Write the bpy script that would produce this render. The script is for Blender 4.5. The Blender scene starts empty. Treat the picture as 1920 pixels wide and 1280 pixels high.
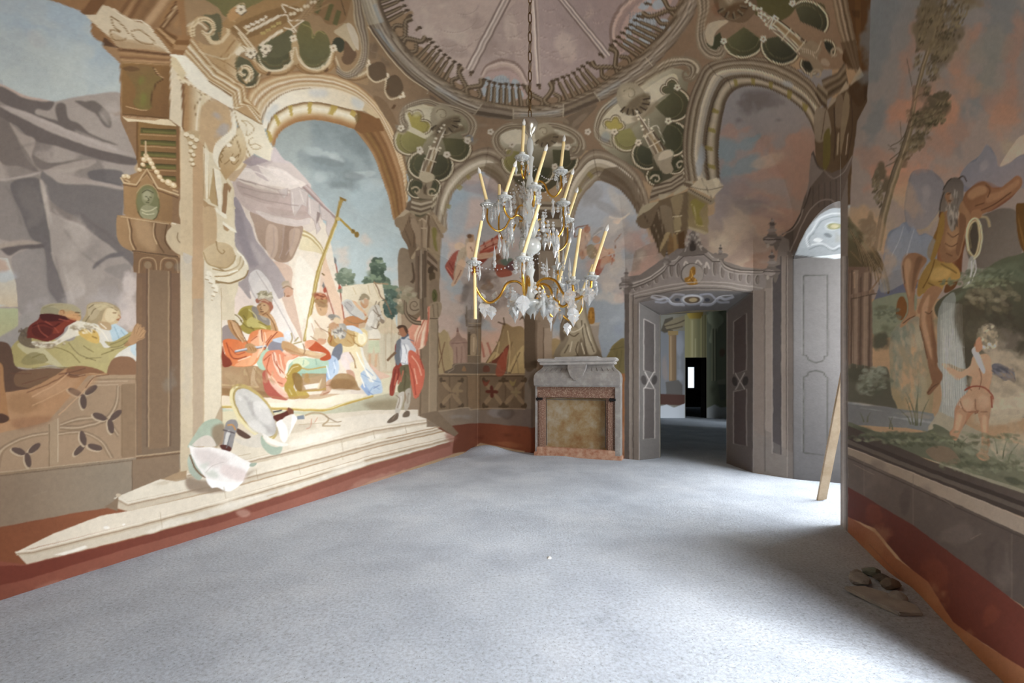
import bpy, bmesh, math, random
import numpy as np
from mathutils import Vector, Matrix
SC = bpy.context.scene; COL = SC.collection
random.seed(4)
# ---------------------------------------------------------------- camera
FPX, YH, CAMZ = 850.0, 715.0, 1.3
cd = bpy.data.cameras.new('camera'); cam = bpy.data.objects.new('camera', cd); COL.objects.link(cam); SC.camera = cam
cam.location = (0, 0, CAMZ); cam.rotation_euler = (math.pi/2, 0, 0)
cd.sensor_width = 36; cd.lens = FPX/1920*36; cd.shift_y = (YH-640)/1920; cd.clip_start = .05
# ---------------------------------------------------------------- plan of the room: N across, D along
N = np.array([.9279, -.3712]); D = np.array([.3712, .9286])
def at(a, t): return N*a+D*t
AL, AR = -3.83, 1.24                    # left and right wall
W1A, W1B = 4.92, 7.0                    # window bay in the right wall
W2A, W2B = .25, 2.35                    # the next bay, beside the camera
TN = -1.1                               # near wall
ZS, ZR, ZC = 3.35, 4.76, 5.35           # springing, gallery, crown of the vault
# ---------------------------------------------------------------- light
w = bpy.data.worlds.new('sky'); SC.world = w; w.use_nodes = True
bg = w.node_tree.nodes['Background']; bg.inputs[0].default_value = (.72, .86, 1, 1); bg.inputs[1].default_value = 1.2
def area(name, a, t, z, sx, sy, power, col, aim):
    ld = bpy.data.lights.new(name, 'AREA'); ld.shape = 'RECTANGLE'; ld.size = sx; ld.size_y = sy; ld.energy = power; ld.color = col
    o = bpy.data.objects.new(name, ld); COL.objects.link(o); p = at(a, t); o.location = (p[0], p[1], z)
    q = at(*aim[:2]); v = Vector((q[0]-p[0], q[1]-p[1], aim[2]-z)); o.rotation_euler = v.to_track_quat('-Z', 'Y').to_euler(); return o
area('daylight', 2.9, 5.96, 2.0, 2.0, 2.8, 340, (.95, .975, 1), (-3, 5.6, .9))
area('daylight', 2.7, .6, 2.3, 2.0, 2.4, 900, (.95, .975, 1), (-.2, 3.3, 0))
area('daylight', 9.1, 10.0, 2.0, 1.6, 2.2, 1500, (.85, .93, 1), (5, 12.5, 0))
SC.view_settings.view_transform = 'Standard'; SC.view_settings.look = 'None'; SC.view_settings.gamma = 1; SC.view_settings.exposure = 0.3
SC.cycles.max_bounces = 8; SC.cycles.diffuse_bounces = 5; SC.cycles.use_denoising = True
SC.cycles.sample_clamp_indirect = 4

# ---------------------------------------------------------------- helpers
def lin(c): c = np.asarray(c, float); return np.where(c <= .04045, c/12.92, ((c+.055)/1.055)**2.4)
def hx(h): return tuple(lin([int(h[i:i+2], 16)/255 for i in (0, 2, 4)]))+(1,)
def tag(o, label=None, cat=None, group=None, kind=None):
    if label: o['label'] = label
    if cat: o['category'] = cat
    if group: o['group'] = group
    if kind: o['kind'] = kind
    return o
def mat(name, c1, c2=None, scale=6, rough=.8, metal=0, bump=0, bscale=60, trans=0, ramp=(.35, .65), c3=None):
    m = bpy.data.materials.new(name); m.use_nodes = True; nt = m.node_tree; b = nt.nodes['Principled BSDF']
    b.inputs['Roughness'].default_value = rough; b.inputs['Metallic'].default_value = metal; b.inputs['Base Color'].default_value = hx(c1)
    b.inputs['Specular IOR Level'].default_value = .25 if not metal and not trans else .5
    if trans: b.inputs['Transmission Weight'].default_value = trans
    if c2 or bump: tc = nt.nodes.new('ShaderNodeTexCoord')
    if c2:
        n = nt.nodes.new('ShaderNodeTexNoise'); n.inputs['Scale'].default_value = scale; n.inputs['Detail'].default_value = 8; n.inputs['Roughness'].default_value = .65
        r = nt.nodes.new('ShaderNodeValToRGB'); r.color_ramp.elements[0].position = ramp[0]; r.color_ramp.elements[1].position = ramp[1]
        r.color_ramp.elements[0].color = hx(c1); r.color_ramp.elements[1].color = hx(c2)
        if c3: e = r.color_ramp.elements.new((ramp[0]+ramp[1])/2); e.color = hx(c3)
        nt.links.new(tc.outputs['Object'], n.inputs['Vector']); nt.links.new(n.outputs['Fac'], r.inputs[0]); nt.links.new(r.outputs[0], b.inputs['Base Color'])
    if bump:
        n2 = nt.nodes.new('ShaderNodeTexNoise'); n2.inputs['Scale'].default_value = bscale; n2.inputs['Detail'].default_value = 6
        bp = nt.nodes.new('ShaderNodeBump'); bp.inputs['Strength'].default_value = bump; bp.inputs['Distance'].default_value = .01
        nt.links.new(tc.outputs['Object'], n2.inputs['Vector']); nt.links.new(n2.outputs['Fac'], bp.inputs['Height']); nt.links.new(bp.outputs[0], b.inputs['Normal'])
    return m
def obj(name, bm, m=None, parent=None, loc=None, sm=False):
    me = bpy.data.meshes.new(name)
    if isinstance(bm, bmesh.types.BMesh):
        bmesh.ops.recalc_face_normals(bm, faces=bm.faces); bm.to_mesh(me); bm.free()
    else: me = bm
    o = bpy.data.objects.new(name, me); COL.objects.link(o)
    if m: me.materials.append(m)
    if parent: o.parent = parent
    if loc: o.location = loc
    if sm:
        for p in me.polygons: p.use_smooth = True
    return o
def empty(name, loc, rz=0):
    o = bpy.data.objects.new(name, None); COL.objects.link(o); o.location = loc; o.rotation_euler = (0, 0, rz); return o
def box(bm, x0, x1, y0, y1, z0, z1, bev=0):
    r = bmesh.ops.create_cube(bm, size=1); vs = r['verts']
    for v in vs: v.co = Vector(((x0+x1)/2+v.co.x*(x1-x0), (y0+y1)/2+v.co.y*(y1-y0), (z0+z1)/2+v.co.z*(z1-z0)))
    if bev: bmesh.ops.bevel(bm, geom=list({e for v in vs for e in v.link_edges}), offset=bev, segments=2, affect='EDGES')
def tube(bm, p, r, n=8, cap=True):
    p = [Vector(q) for q in p]; m = len(p); rr = r if isinstance(r, (list, tuple)) else [r]*m; rings = []
    up = Vector((0, 0, 1)); x = None
    for i in range(m):
        d = (p[min(i+1, m-1)]-p[max(i-1, 0)]).normalized()
        if x is None: x = d.cross(up if abs(d.z) < .9 else Vector((1, 0, 0))).normalized()
        else: x = (x-d*x.dot(d)).normalized()
        y = d.cross(x); rings.append([bm.verts.new(p[i]+(x*math.cos(k*2*math.pi/n)+y*math.sin(k*2*math.pi/n))*rr[i]) for k in range(n)])
    for a, b in zip(rings, rings[1:]):
        for k in range(n): bm.faces.new((a[k], a[(k+1) % n], b[(k+1) % n], b[k]))
    if cap: bm.faces.new(rings[0][::-1]); bm.faces.new(rings[-1])
def lathe(bm, prof, n=20, c=(0, 0), flute=0, fn=8):
    rings = []
    for r, z in prof:
        rings.append([bm.verts.new((c[0]+r*(1+flute*math.cos(fn*k*2*math.pi/n))*math.cos(k*2*math.pi/n), c[1]+r*(1+flute*math.cos(fn*k*2*math.pi/n))*math.sin(k*2*math.pi/n), z)) for k in range(n)])
    for a, b in zip(rings, rings[1:]):
        for k in range(n): bm.faces.new((a[k], a[(k+1) % n], b[(k+1) % n], b[k]))
    bm.faces.new(rings[0][::-1]); bm.faces.new(rings[-1])

# ---------------------------------------------------------------- fresco painting engine
CX0, CY0, CW, CH = -60, -60, 2040, 1400
CV = np.zeros((CH, CW, 3), np.float32)
NR = np.random.RandomState(7)
def hexc(h): return np.array([int(h[i:i+2], 16) / 255 for i in (0, 2, 4)], np.float32)
def pts(s):
    a = np.array([float(v) for v in s.replace(',', ' ').split()], float) if isinstance(s, str) else np.array(s, float)
    return a.reshape(-1, 2)
def smooth(p, closed=True, n=6):
    m = len(p)
    if m < 3: return p
    if closed: q = np.vstack([p[-1], p, p[0], p[1]]); k = m
    else: q = np.vstack([2*p[0]-p[1], p, 2*p[-1]-p[-2]]); k = m-1
    t = np.linspace(0, 1, n, endpoint=False)[:, None]; out = []
    for i in range(k):
        a, b, c, d = q[i:i+4]
        out.append(.5*((2*b)+(c-a)*t+(2*a-5*b+4*c-d)*t*t+(3*b-a-3*c+d)*t**3))
    out = np.vstack(out)
    return out if closed else np.vstack([out, p[-1]])
def vnoise(h, w, cell, seed):
    r = np.random.RandomState(seed); gh, gw = int(h/cell)+3, int(w/cell)+3
    g = r.rand(gh, gw).astype(np.float32)
    y = np.arange(h)/cell; x = np.arange(w)/cell
    yi = y.astype(int); xi = x.astype(int); fy = (y-yi); fx = (x-xi)
    fy = (fy*fy*(3-2*fy)).astype(np.float32)[:, None]; fx = (fx*fx*(3-2*fx)).astype(np.float32)[None]
    a = g[yi][:, xi]; b = g[yi][:, xi+1]; c = g[yi+1][:, xi]; d = g[yi+1][:, xi+1]
    return (a*(1-fx)+b*fx)*(1-fy)+(c*(1-fx)+d*fx)*fy
def fbm(h, w, cell, seed, o=4):
    s = 0; t = 0
    for k in range(o):
        s = s+vnoise(h, w, max(1.2, cell/2**k), seed+k*11)/2**k; t += 1/2**k
    return s/t
FB = fbm(CH, CW, 46, 3, 5); FB2 = fbm(CH, CW, 22, 91, 4)
FB = np.clip((FB-.5)*3+.5, 0, 1); FB2 = np.clip((FB2-.5)*3+.5, 0, 1)
def cover(polys, pad=1):
    """antialiased coverage of closed polygons in canvas pixels"""
    allp = np.vstack(polys)
    x0 = int(max(0, np.floor(allp[:, 0].min())-pad)); x1 = int(min(CW, np.ceil(allp[:, 0].max())+pad+1))
    y0 = int(max(0, np.floor(allp[:, 1].min())-pad)); y1 = int(min(CH, np.ceil(allp[:, 1].max())+pad+1))
    if x1 <= x0 or y1 <= y0: return None
    w, h = x1-x0, y1-y0; SS = 4
    D = np.zeros(h*SS*(w+2), np.float32)
    for p in polys:
        a = p; b = np.roll(p, -1, 0)
        sg = np.where(b[:, 1] > a[:, 1], 1., -1.); f = a[:, 1] > b[:, 1]
        A = np.where(f[:, None], b, a); B = np.where(f[:, None], a, b)
        r0 = np.ceil((A[:, 1]-y0)*SS-.5).astype(int).clip(0, h*SS); r1 = np.ceil((B[:, 1]-y0)*SS-.5).astype(int).clip(0, h*SS)
        n = r1-r0; k = n > 0
        if not k.any(): continue
        A, B, sg, r0, n = A[k], B[k], sg[k], r0[k], n[k]
        idx = np.repeat(np.arange(len(n)), n); rows = np.arange(n.sum())-np.repeat(np.cumsum(n)-n, n)+r0[idx]
        yy = (rows+.5)/SS+y0; xx = A[idx, 0]+(B[idx, 0]-A[idx, 0])*(yy-A[idx, 1])/(B[idx, 1]-A[idx, 1])-x0
        xx = xx.clip(0, w); xi = xx.astype(int); fr = xx-xi
        np.add.at(D, rows*(w+2)+xi, sg[idx]*(1-fr)); np.add.at(D, rows*(w+2)+xi+1, sg[idx]*fr)
    D = np.abs(np.cumsum(D.reshape(h*SS, w+2), 1))[:, :w].clip(0, 1)
    return D.reshape(h, SS, w).mean(1), x0, y0, x1, y1
def boxblur(a, r):
    r = int(round(r))
    if r < 1: return a
    for _ in range(2):
        for ax in (0, 1):
            pad = [(r+1, r), (0, 0)] if ax == 0 else [(0, 0), (r+1, r)]
            c = np.cumsum(np.pad(a, pad, mode='edge'), axis=ax)
            n = a.shape[ax]
            a = (c[2*r+1:2*r+1+n]-c[:n])/(2*r+1) if ax == 0 else (c[:, 2*r+1:2*r+1+n]-c[:, :n])/(2*r+1)
    return a
OFF = np.array([CX0, CY0])
def fill(polys, col, al=1., blur=0, nz=0):
    """col 'rrggbb' or 'rrggbb>rrggbb x0 y0 x1 y1' for a change of pigment across the shape"""
    polys = [p-OFF for p in polys]
    r = cover(polys, 1+int(blur*2.5))
    if r is None: return
    c, x0, y0, x1, y1 = r
    if blur: c = boxblur(c, blur)
    if nz: c = np.clip(c*(1+nz*2*(FB2[y0:y1, x0:x1]-.5)) , 0, 1)*np.clip(c*2, 0, 1)
    if '>' in col:
        a, rest = col.split('>'); rest = rest.split(); b = rest[0]
        gx0, gy0, gx1, gy1 = [float(v) for v in rest[1:5]]
        X = np.arange(x0, x1)[None]+CX0; Y = np.arange(y0, y1)[:, None]+CY0
        L2 = (gx1-gx0)**2+(gy1-gy0)**2
        t = (((X-gx0)*(gx1-gx0)+(Y-gy0)*(gy1-gy0))/L2).clip(0, 1)[..., None]
        C = hexc(a)*(1-t)+hexc(b)*t
    else: C = hexc(col)
    c = (c*al)[..., None]; CV[y0:y1, x0:x1] = CV[y0:y1, x0:x1]*(1-c)+C*c
DB = [0]
def P(col, s, al=1., blur=None, nz=0): fill([smooth(pts(s))], col, al, DB[0] if blur is None else blur, nz)
def Q(col, s, al=1., blur=0, nz=0): fill([pts(s)], col, al, blur, nz)
def ribbon(p, w0, w1=None, wm=None):
    d = np.gradient(p, axis=0); d /= np.maximum(np.linalg.norm(d, axis=1, keepdims=True), 1e-6)
    nn = np.stack([-d[:, 1], d[:, 0]], 1); m = len(p); t = np.linspace(0, 1, m)
    w1 = w0 if w1 is None else w1
    W = (w0+(w1-w0)*t) if wm is None else np.interp(t, [0, .5, 1], [w0, wm, w1])
    W = W[:, None]/2
    return np.vstack([p+nn*W, (p-nn*W)[::-1]])
def S(col, w, s, al=1., blur=0, w1=None, wm=None, st=0):
    for q in (s.split('|') if isinstance(s, str) else [s]):
        p = pts(q); p = p if st else smooth(p, False)
        if len(p) == 2: p = np.array([p[0]+(p[1]-p[0])*k for k in np.linspace(0, 1, 8)])
        fill([ribbon(p, w, w1, wm)], col, al, blur)
def resamp(p, n):
    s = np.r_[0, np.cumsum(np.linalg.norm(np.diff(p, axis=0), axis=1))]
    t = np.linspace(0, s[-1], n)
    return np.stack([np.interp(t, s, p[:, 0]), np.interp(t, s, p[:, 1])], 1)
def L(a, b, cols, st=0, sub=2, al=1., n=70):
    """a moulding between the curves a and b; cols = pigments from a to b"""
    A = pts(a); B = pts(b)
    if not st: A = smooth(A, False); B = smooth(B, False)
    if st: 
        if len(A) != len(B): raise ValueError('L')
    else: A = resamp(A, n); B = resamp(B, n)
    c = np.array([hexc(k) for k in cols.split()]); m = (len(c)-1)*sub+1 if sub > 0 else len(c)
    for i in range(m):
        t0 = i/m
        col = np.array([np.interp(i/max(1, m-1)*(len(c)-1), np.arange(len(c)), c[:, k]) for k in range(3)]) if sub > 0 else c[i]
        h = ''.join('%02x' % int(v*255+.5) for v in col)
        fill([np.vstack([A*(1-t0)+B*t0, B[::-1]])], h, al)
def E(col, x, y, rx, ry=None, ang=0, al=1., blur=0, nz=0):
    ry = rx if ry is None else ry; t = np.linspace(0, 2*np.pi, 28, endpoint=False); a = np.radians(ang)
    u, v = rx*np.cos(t), ry*np.sin(t)
    fill([np.stack([x+u*np.cos(a)-v*np.sin(a), y+u*np.sin(a)+v*np.cos(a)], 1)], col, al, blur, nz)
def C(col, s, al=.8, r=1.):
    """soft clouds: x y rx ry ang quintuples with ragged noise edges"""
    a = np.array([float(v) for v in s.split()]).reshape(-1, 5)
    for x, y, rx, ry, an in a:
        R = max(rx, ry)*1.5; x0 = int(max(0, x-R-CX0)); x1 = int(min(CW, x+R-CX0)); y0 = int(max(0, y-R-CY0)); y1 = int(min(CH, y+R-CY0))
        if x1 <= x0 or y1 <= y0: continue
        X = np.arange(x0, x1)[None]+CX0-x; Y = np.arange(y0, y1)[:, None]+CY0-y; t = np.radians(an)
        d = np.sqrt(((X*np.cos(t)+Y*np.sin(t))/rx)**2+((-X*np.sin(t)+Y*np.cos(t))/ry)**2)
        m = np.clip((1.15-d+(FB[y0:y1, x0:x1]-.5)*1.1*r)*1.4, 0, 1); m = (m*m*(3-2*m)*al)[..., None].astype(np.float32)
        CV[y0:y1, x0:x1] = CV[y0:y1, x0:x1]*(1-m)+hexc(col)*m
def arc(cx, cy, rx, ry, a0, a1, n=24, ang=0):
    t = np.radians(np.linspace(a0, a1, n)); g = np.radians(ang); u = rx*np.cos(t); v = ry*np.sin(t)
    return np.stack([cx+u*np.cos(g)-v*np.sin(g), cy+u*np.sin(g)+v*np.cos(g)], 1)
def LINE(col, w, s, al=1.): S(col, w, s, al, st=1)
def CURL(x, y, r, a0, turns, col, w, al=1., cw=1):
    t = np.linspace(0, 1, 40); a = np.radians(a0)+cw*t*turns*2*np.pi; rr = r*(1-.82*t)
    fill([ribbon(np.stack([x+rr*np.cos(a), y+rr*np.sin(a)], 1), w, w*.5)], col, al)
def fleuron(x, y, r=4, col='d9ccb2'):
    for a in range(0, 360, 72): E('6a5844', x+r*math.cos(a*.01745+.3)+.8, y+r*math.sin(a*.01745+.3)+1, r*.8, r*.7)
    for a in range(0, 360, 72): E(col, x+r*math.cos(a*.01745+.3), y+r*math.sin(a*.01745+.3), r*.75, r*.62)
    E('8a7658', x, y, r*.45)
def tracery(cusps, c, fillc, bulge=.62, line='c3b493', dark='5a4834', w=3.2, ribs=1):
    """foiled opening: arcs swelling outward between the cusps, olive web inside, pale stone rim"""
    q = pts(cusps); c = np.array(c, float); rim = []
    for a, b in zip(q, q[1:]):
        m = (a+b)/2; d = b-a; n = np.array([-d[1], d[0]]); n = n if np.dot(n, m-c) > 0 else -n
        t = np.linspace(0, math.pi, 16)[:, None]; r = np.linalg.norm(d)/2; n = n/np.linalg.norm(n)
        rim.append(m-np.cos(t)*d/2+np.sin(t)*n*r*2*bulge)
    R = np.vstack(rim); fill([np.vstack([R, [c]])], fillc)
    for s in rim:
        i = s+(c-s)*.16
        if ribs: fill([ribbon(i, 1.2, 1.2)], dark, .55); fill([ribbon(s+(c-s)*.2, .9, .9)], 'a79c6a', .5)
        fill([ribbon(s+(s-c)*.02, w+2.5, w+2.5)], dark, .8); fill([ribbon(s, w, w)], line); fill([ribbon(s+(c-s)*.018, 1, 1)], 'efe4c8', .6)
    return q

def DAB(cs, x, y, rx, ry, n, s, ang=0, asp=.5, al=.9, sd=1, sp=40):
    """leaf-like touches of the brush scattered in an ellipse"""
    r = random.Random(sd+int(x)); cs = cs.split()
    for k in range(n):
        a = r.uniform(0, 6.283); q = math.sqrt(r.random()); E(cs[min(len(cs)-1, int((.5+.5*math.sin(a)*q)*len(cs)*.99)) if r.random() < .7 else r.randrange(len(cs))], x+rx*q*math.cos(a), y+ry*q*math.sin(a), s*r.uniform(.6, 1.2), s*asp*r.uniform(.7, 1.2), ang+r.uniform(-sp, sp), al)

# ================= left wall: sky, tent, onlookers =================
DB[0] = 1.2
Q('a98c6a', '-60 -60 1980 -60 1980 1340 -60 1340')
Q('a6b1b6>bcc5c1 60 -40 110 150', '-60 -60 260 -60 260 260 -60 260')
C('a2b4c0', '120 25 90 30 30 205 110 35 70 40 60 60 60 20 20', .6)
C('c0c8c2', '70 100 90 40 20 150 150 70 26 -10 30 140 60 22 10', .5)
C('8e979d', '170 2 45 14 30', .7)
C('c4b7ab', '60 70 26 12 40', .25)
Q('aeb5b4', '-60 130 5 150 5 180 -60 180')
P('c4a998', '-60 140 0 157 45 178 95 190 60 196 20 186 -60 170')
P('a89b90', '-60 148 0 161 40 182 75 189 100 191 130 184 175 177 226 175 232 222 256 232 259 300 259 600 -60 720')
C('7c7069', '20 250 60 50 30 60 320 70 40 -10 180 330 60 40 30 70 420 60 90 -70 150 400 70 50 30', .55)
P('70655f', '0 162 40 182 75 190 101 191 92 207 70 204 66 212 80 218 150 240 140 246 60 215 0 190')
P('6f645d', '106 196 122 195 128 222 148 232 172 252 222 272 180 262 120 240 105 215')
P('72675f', '140 190 160 190 180 190 205 215 208 238 196 236 180 214 170 208')
P('6d625c', '0 200 20 205 60 226 110 250 170 275 258 298 258 300 250 310 190 300 110 275 60 262 30 235 0 225')
P('b0a298', '18 200 60 214 120 240 200 272 256 292 200 284 110 254 50 226 0 200')
P('7a6e66', '-10 225 20 232 45 290 75 325 40 312 0 302')
P('a5978b', '18 230 40 250 66 262 60 290 74 318 50 285')
P('7b6f67', '60 290 90 305 140 300 175 298 160 310 100 318 70 314')
P('b2a497', '75 325 110 310 165 298 180 305 150 318 110 326 80 330', .8)
P('b3a69b', '-60 325 0 336 75 322 60 330 0 340 -60 345')
P('78706c', '78 322 140 334 228 346 231 390 226 430 214 442 180 420 130 400 92 372')
P('66605f', '168 320 226 320 230 346 200 346 172 338', .8)
P('ab9d92', '82 320 110 322 140 330 230 350 230 356 170 346 120 345 95 332')
P('8d837c', '-60 345 20 340 70 340 80 380 92 440 96 480 110 520 60 470 -60 420')
P('6c6562', '20 345 72 335 82 378 92 430 96 470 88 470 70 455 55 440 40 400')
P('c0b2a3', '74 340 82 342 88 370 94 410 92 430 84 390', .8)
P('a3978d', '92 400 120 410 160 425 200 455 236 478 246 505 232 530 225 580 150 590 128 580 118 540 104 500 96 450', 1)
P('766d69', '140 398 158 402 170 414 215 440 230 458 246 470 252 480 250 500 236 486 200 456 165 430', 1)
P('716967', '178 494 205 476 234 472 228 480 200 486 176 504', 1)
P('8f857e', '195 505 232 494 246 500 236 530 220 520', .8)
P('6f6765', '72 440 92 452 97 480 106 505 118 540 126 565 120 580 96 560 82 520 84 470', .9)
P('938a84', '24 480 80 470 90 540 110 580 40 590 28 520', .9)
P('5f5654', '2 464 40 456 76 458 80 464 40 468 18 479 4 470', .9)
P('a9998a', '-20 462 40 450 78 455 60 458 20 462 0 466', .9)
C('cbbcb3', '244 530 14 28 0 240 570 24 24 0 250 600 20 30 0 225 600 18 10 0', .85)
C('a9a09c', '180 560 50 26 0 60 590 40 20 -20 140 610 30 20 0', .6)
Q('c3c5bf>c9b79a 0 480 0 570', '-60 478 14 484 30 530 34 575 -60 575')
C('b98f76', '0 498 12 14 70', .6); C('b3bcc4', '5 520 30 10 0 0 572 30 5 0', .6)
Q('adb389>b4ad7e 0 575 0 640', '-60 578 34 578 34 650 -60 650')
P('9c948d', '-10 640 34 610 40 590 110 575 160 600 150 650 20 660')
DB[0] = .5
# onlookers
P('d9d3c6', '160 606 185 600 205 608 236 622 256 640 256 680 150 660')
P('b3c9d3', '205 610 214 606 236 620 248 636 244 650 228 645 212 640'); P('bccdd3', '244 655 256 640 256 668')
P('a8946e', '150 610 160 590 164 572 178 566 205 568 224 580 222 598 200 604 192 612 175 606')
P('cdb489', '196 582 206 574 222 582 226 592 222 602 218 606 200 610 190 606 192 594')
P('b99b72', '184 602 206 606 208 618 190 616'); S('8a7550', 1.6, '192 580 205 576 220 582'); E('a4603f', 221, 599, 3, 1.6); E('8b6a4a', 214, 586, 2.4, 1)
P('b9a783', '166 572 188 567 205 570 190 580 180 596 168 600', .8)
P('a79c7a', '76 585 82 573 105 568 135 570 150 580 152 590 149 602 120 598 100 592 82 594')
P('8e8668', '76 584 84 574 110 580 104 592 80 594', .7); P('bf9565', '112 582 128 580 150 590 148 602 128 598 112 592'); E('a9683f', 116, 585, 4, 5)
S('6b5838', 1.4, '136 590 150 592')
P('a8995f>b7a970 60 640 120 690', '15 668 30 640 60 628 130 640 150 622 185 640 200 652 238 636 246 630 262 618 268 628 246 646 215 668 205 702 150 692 95 684 60 690 20 684')
P('c0b58a', '32 646 60 640 90 660 120 690 100 684 60 670'); P('8d8154', '50 665 70 660 90 676 60 684 40 680', .8)
P('b3a56f', '130 640 150 640 180 666 200 660 202 680 180 678 150 668 136 655'); S('7f7145', 1.5, '128 642 148 664 180 676|160 672 190 670|205 648 236 644|208 656 232 650')
P('6a5a46', '34 632 48 614 60 618 60 640 80 650 60 652 40 645', .9)
P('ddd4bf', '60 640 100 640 125 620 130 605 150 602 185 612 186 628 160 625 128 636 95 652 70 650'); C('7d6a54', '70 642 14 6 10 110 640 14 7 -30 140 610 14 6 10 170 612 10 6 0 95 650 12 4 0', .6)
P('6d2b20', '50 632 54 612 70 600 76 592 90 596 120 594 144 600 124 612 116 626 90 640 62 634'); P('4b1d18', '74 593 80 588 110 590 132 598 108 602 84 602')
P('8b3a24', '96 622 124 600 142 600 122 612 112 624', .8); P('4a1b16', '60 616 84 612 100 620 84 634 66 630', .5)
P('d3ae5c', '146 622 160 616 180 620 186 634 182 644 160 636'); S('8c6c33', 2, '166 620 178 622|172 630 182 634')
P('a97e54', '232 648 248 632 252 620 262 610 270 614 272 622 266 636 250 646'); S('7c5737', 1.2, '258 616 268 618|258 622 270 626'); S('b68a5e', 3, '252 630 256 608|258 628 264 608|262 630 270 614')
P('604636', '-60 640 0 640 20 650 34 690 100 690 150 700 120 730 40 740 -60 760')
P('8a6447', '212 672 240 668 256 680 256 704 210 704 200 700')
P('7d5d42', '30 700 60 692 110 690 150 690 120 716 70 726 30 722', .8)
P('a97c55>b38760 140 690 60 800', '-60 760 0 738 60 726 110 700 128 688 160 686 190 696 202 702 178 704 165 722 140 748 110 776 90 790 40 806 0 814 -60 826')
P('8a5f40', '128 690 160 686 196 698 160 702 128 704', 1); S('5a3d34', 3, '122 700 140 704 160 702'); P('98704b', '20 740 60 738 76 768 40 776 14 764', .7, 4); P('c0966f', '60 745 110 715 150 706 130 730 90 742', .6, 5)
P('a5764c', '-60 680 0 680 8 720 16 780 14 790 -60 800'); E('53392c', 2, 784, 15, 9)
# balustrade
Q('a3876a', '165 704 258 703 258 860 -60 892 -60 826 0 812 90 790'); Q('8f7458', '228 720 254 718 254 856 228 858'); Q('a88d6e', '172 703 262 702 262 710 168 712')
S('bfa789', 1.5, '170 716 240 714|166 722 222 721', st=1); S('7d6549', 1.2, '172 711 258 710|228 722 228 855', st=1)
L('225 724 222 760 200 790 150 806 112 806', '218 722 214 756 194 782 150 796 112 796', '8d745a b79f82 8d745a', 0, 1)
L('112 800 150 790 195 790 220 820', '112 792 150 780 200 782 224 812', '8d745a b79f82 94795d', 0, 1)
L('108 810 150 806 190 822 214 858', '108 818 150 814 184 828 204 858', '8d745a b79f82 94795d', 0, 1)
L('-20 870 0 838 50 815 90 808', '0 880 10 845 50 824 90 816', '8d745a b79f82 94795d', 0, 1)
for cx, cy, a in ((155, 740, -35), (205, 786, 200), (160, 834, 15), (50, 850, -40)):
    for k in (0, 120, 240):
        b = math.radians(a+k); u = 16 if k else 19
        E('c4ae90', cx+u*math.cos(b)-2.5, cy+u*.8*math.sin(b)+2, 15, 6.5, a+k, .9)
        E('5e4b42', cx+u*math.cos(b), cy+u*.8*math.sin(b), 14, 6, a+k)
Q('a68d70', '90 792 108 784 110 870 92 872'); S('c7b295', 1.5, '109 784 109 866', st=1); S('735c44', 1.3, '92 795 92 875', st=1)
Q('94795c>8c7a66 0 0 260 0', '-60 893 250 858 350 848 350 880 250 870 250 955 -60 1000'); 
Q('8e7760>93836f 0 900 200 900', '-60 897 248 861 248 948 -60 998'); S('b7a184', 1.6, '-60 892 250 858', st=1); S('6f5a44', 1.4, '-60 899 248 863', st=1)
Q('8a725a', '248 862 336 850 336 884 300 900 248 930'); S('6d5843', 1.5, '248 862 248 925', st=1)
Q('834a2c>94583a 0 950 260 930', '-60 999 160 958 250 945 250 1010 -60 1130')
# ================= big pier =================
Q('98734e>85674b 0 100 0 800', '225 110 330 100 338 240 340 850 255 862 255 600 258 300 225 222')
P('9a7047', '-60 -60 480 -60 420 60 350 80 300 110 240 95 175 70 150 20')
Q('93683f>a07a52 160 0 330 0', '170 -60 440 -60 420 0 330 95 310 92 270 45 195 25 155 20 175 -10')
S('b98f62', 9, '262 -10 232 35', .8, 3); S('6e4a2b', 5, '250 -10 222 32', .8, 1.5); S('75502f', 8, '268 -10 242 36', .8, 1.5); S('7a5836', 14, '300 -20 262 40', .5, 4)
S('c9a377', 14, '320 -20 300 12 275 45', .9, 2); S('a67b4c', 6, '340 -20 300 45', .9, 1); S('d8b98c', 5, '352 -20 302 52', .9, 1); S('6d4a2a', 4, '346 -20 302 50|362 -20 308 56', .9); S('b18556', 9, '378 -20 326 52', .9, 1.5); S('e7cfa4', 11, '384 -10 372 8 365 22', .9)
P('a57a4e', '340 -60 480 -60 480 100 380 62 352 70 340 60')
# consoles
Q('a27a52>b48d62 195 60 320 90', '163 28 200 40 320 100 225 92 195 60')
P('dcc9a8', '180 14 190 9 212 16 240 35 262 42 275 45 290 62 320 100 302 92 282 86 240 78 208 70 160 28 178 28 184 22', 1); P('c3a67d', '205 60 235 72 260 76 290 84 312 96 270 92 222 88', .8)
S('8f6d42', 1.8, '208 30 214 50 226 60 208 56 212 72 226 76 238 70 240 60 222 40 208 30|246 58 262 56 278 68 290 80 274 82 256 74 246 62')
S('f3e6c8', 2.5, '212 16 240 35 275 45 320 100', .9)
P('7c5533', '152 24 160 12 175 -4 200 -10 192 10 182 22 170 28'); Q('63452e', '195 68 215 86 228 90 192 86')
Q('a97f55', '192 86 226 90 228 114 222 116 195 88'); 
L('222 90 320 101', '228 112 318 118', '6f4c2f b48a5e a37a50 8a6340 b98e62 8a6340', 1, 2)
Q('8a6038', '228 116 318 121 315 220 228 215'); P('7c7038>8f7d3e 245 130 280 190', '240 128 262 126 285 130 288 142 302 146 290 158 286 180 282 204 262 204 250 192 262 160 244 138'); P('6b4a2c', '232 125 250 124 262 128 250 130 238 131', .8); S('c29b6c', 2, '236 198 250 202 264 204'); C('7d5534', '260 215 40 6 3', .4)
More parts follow.
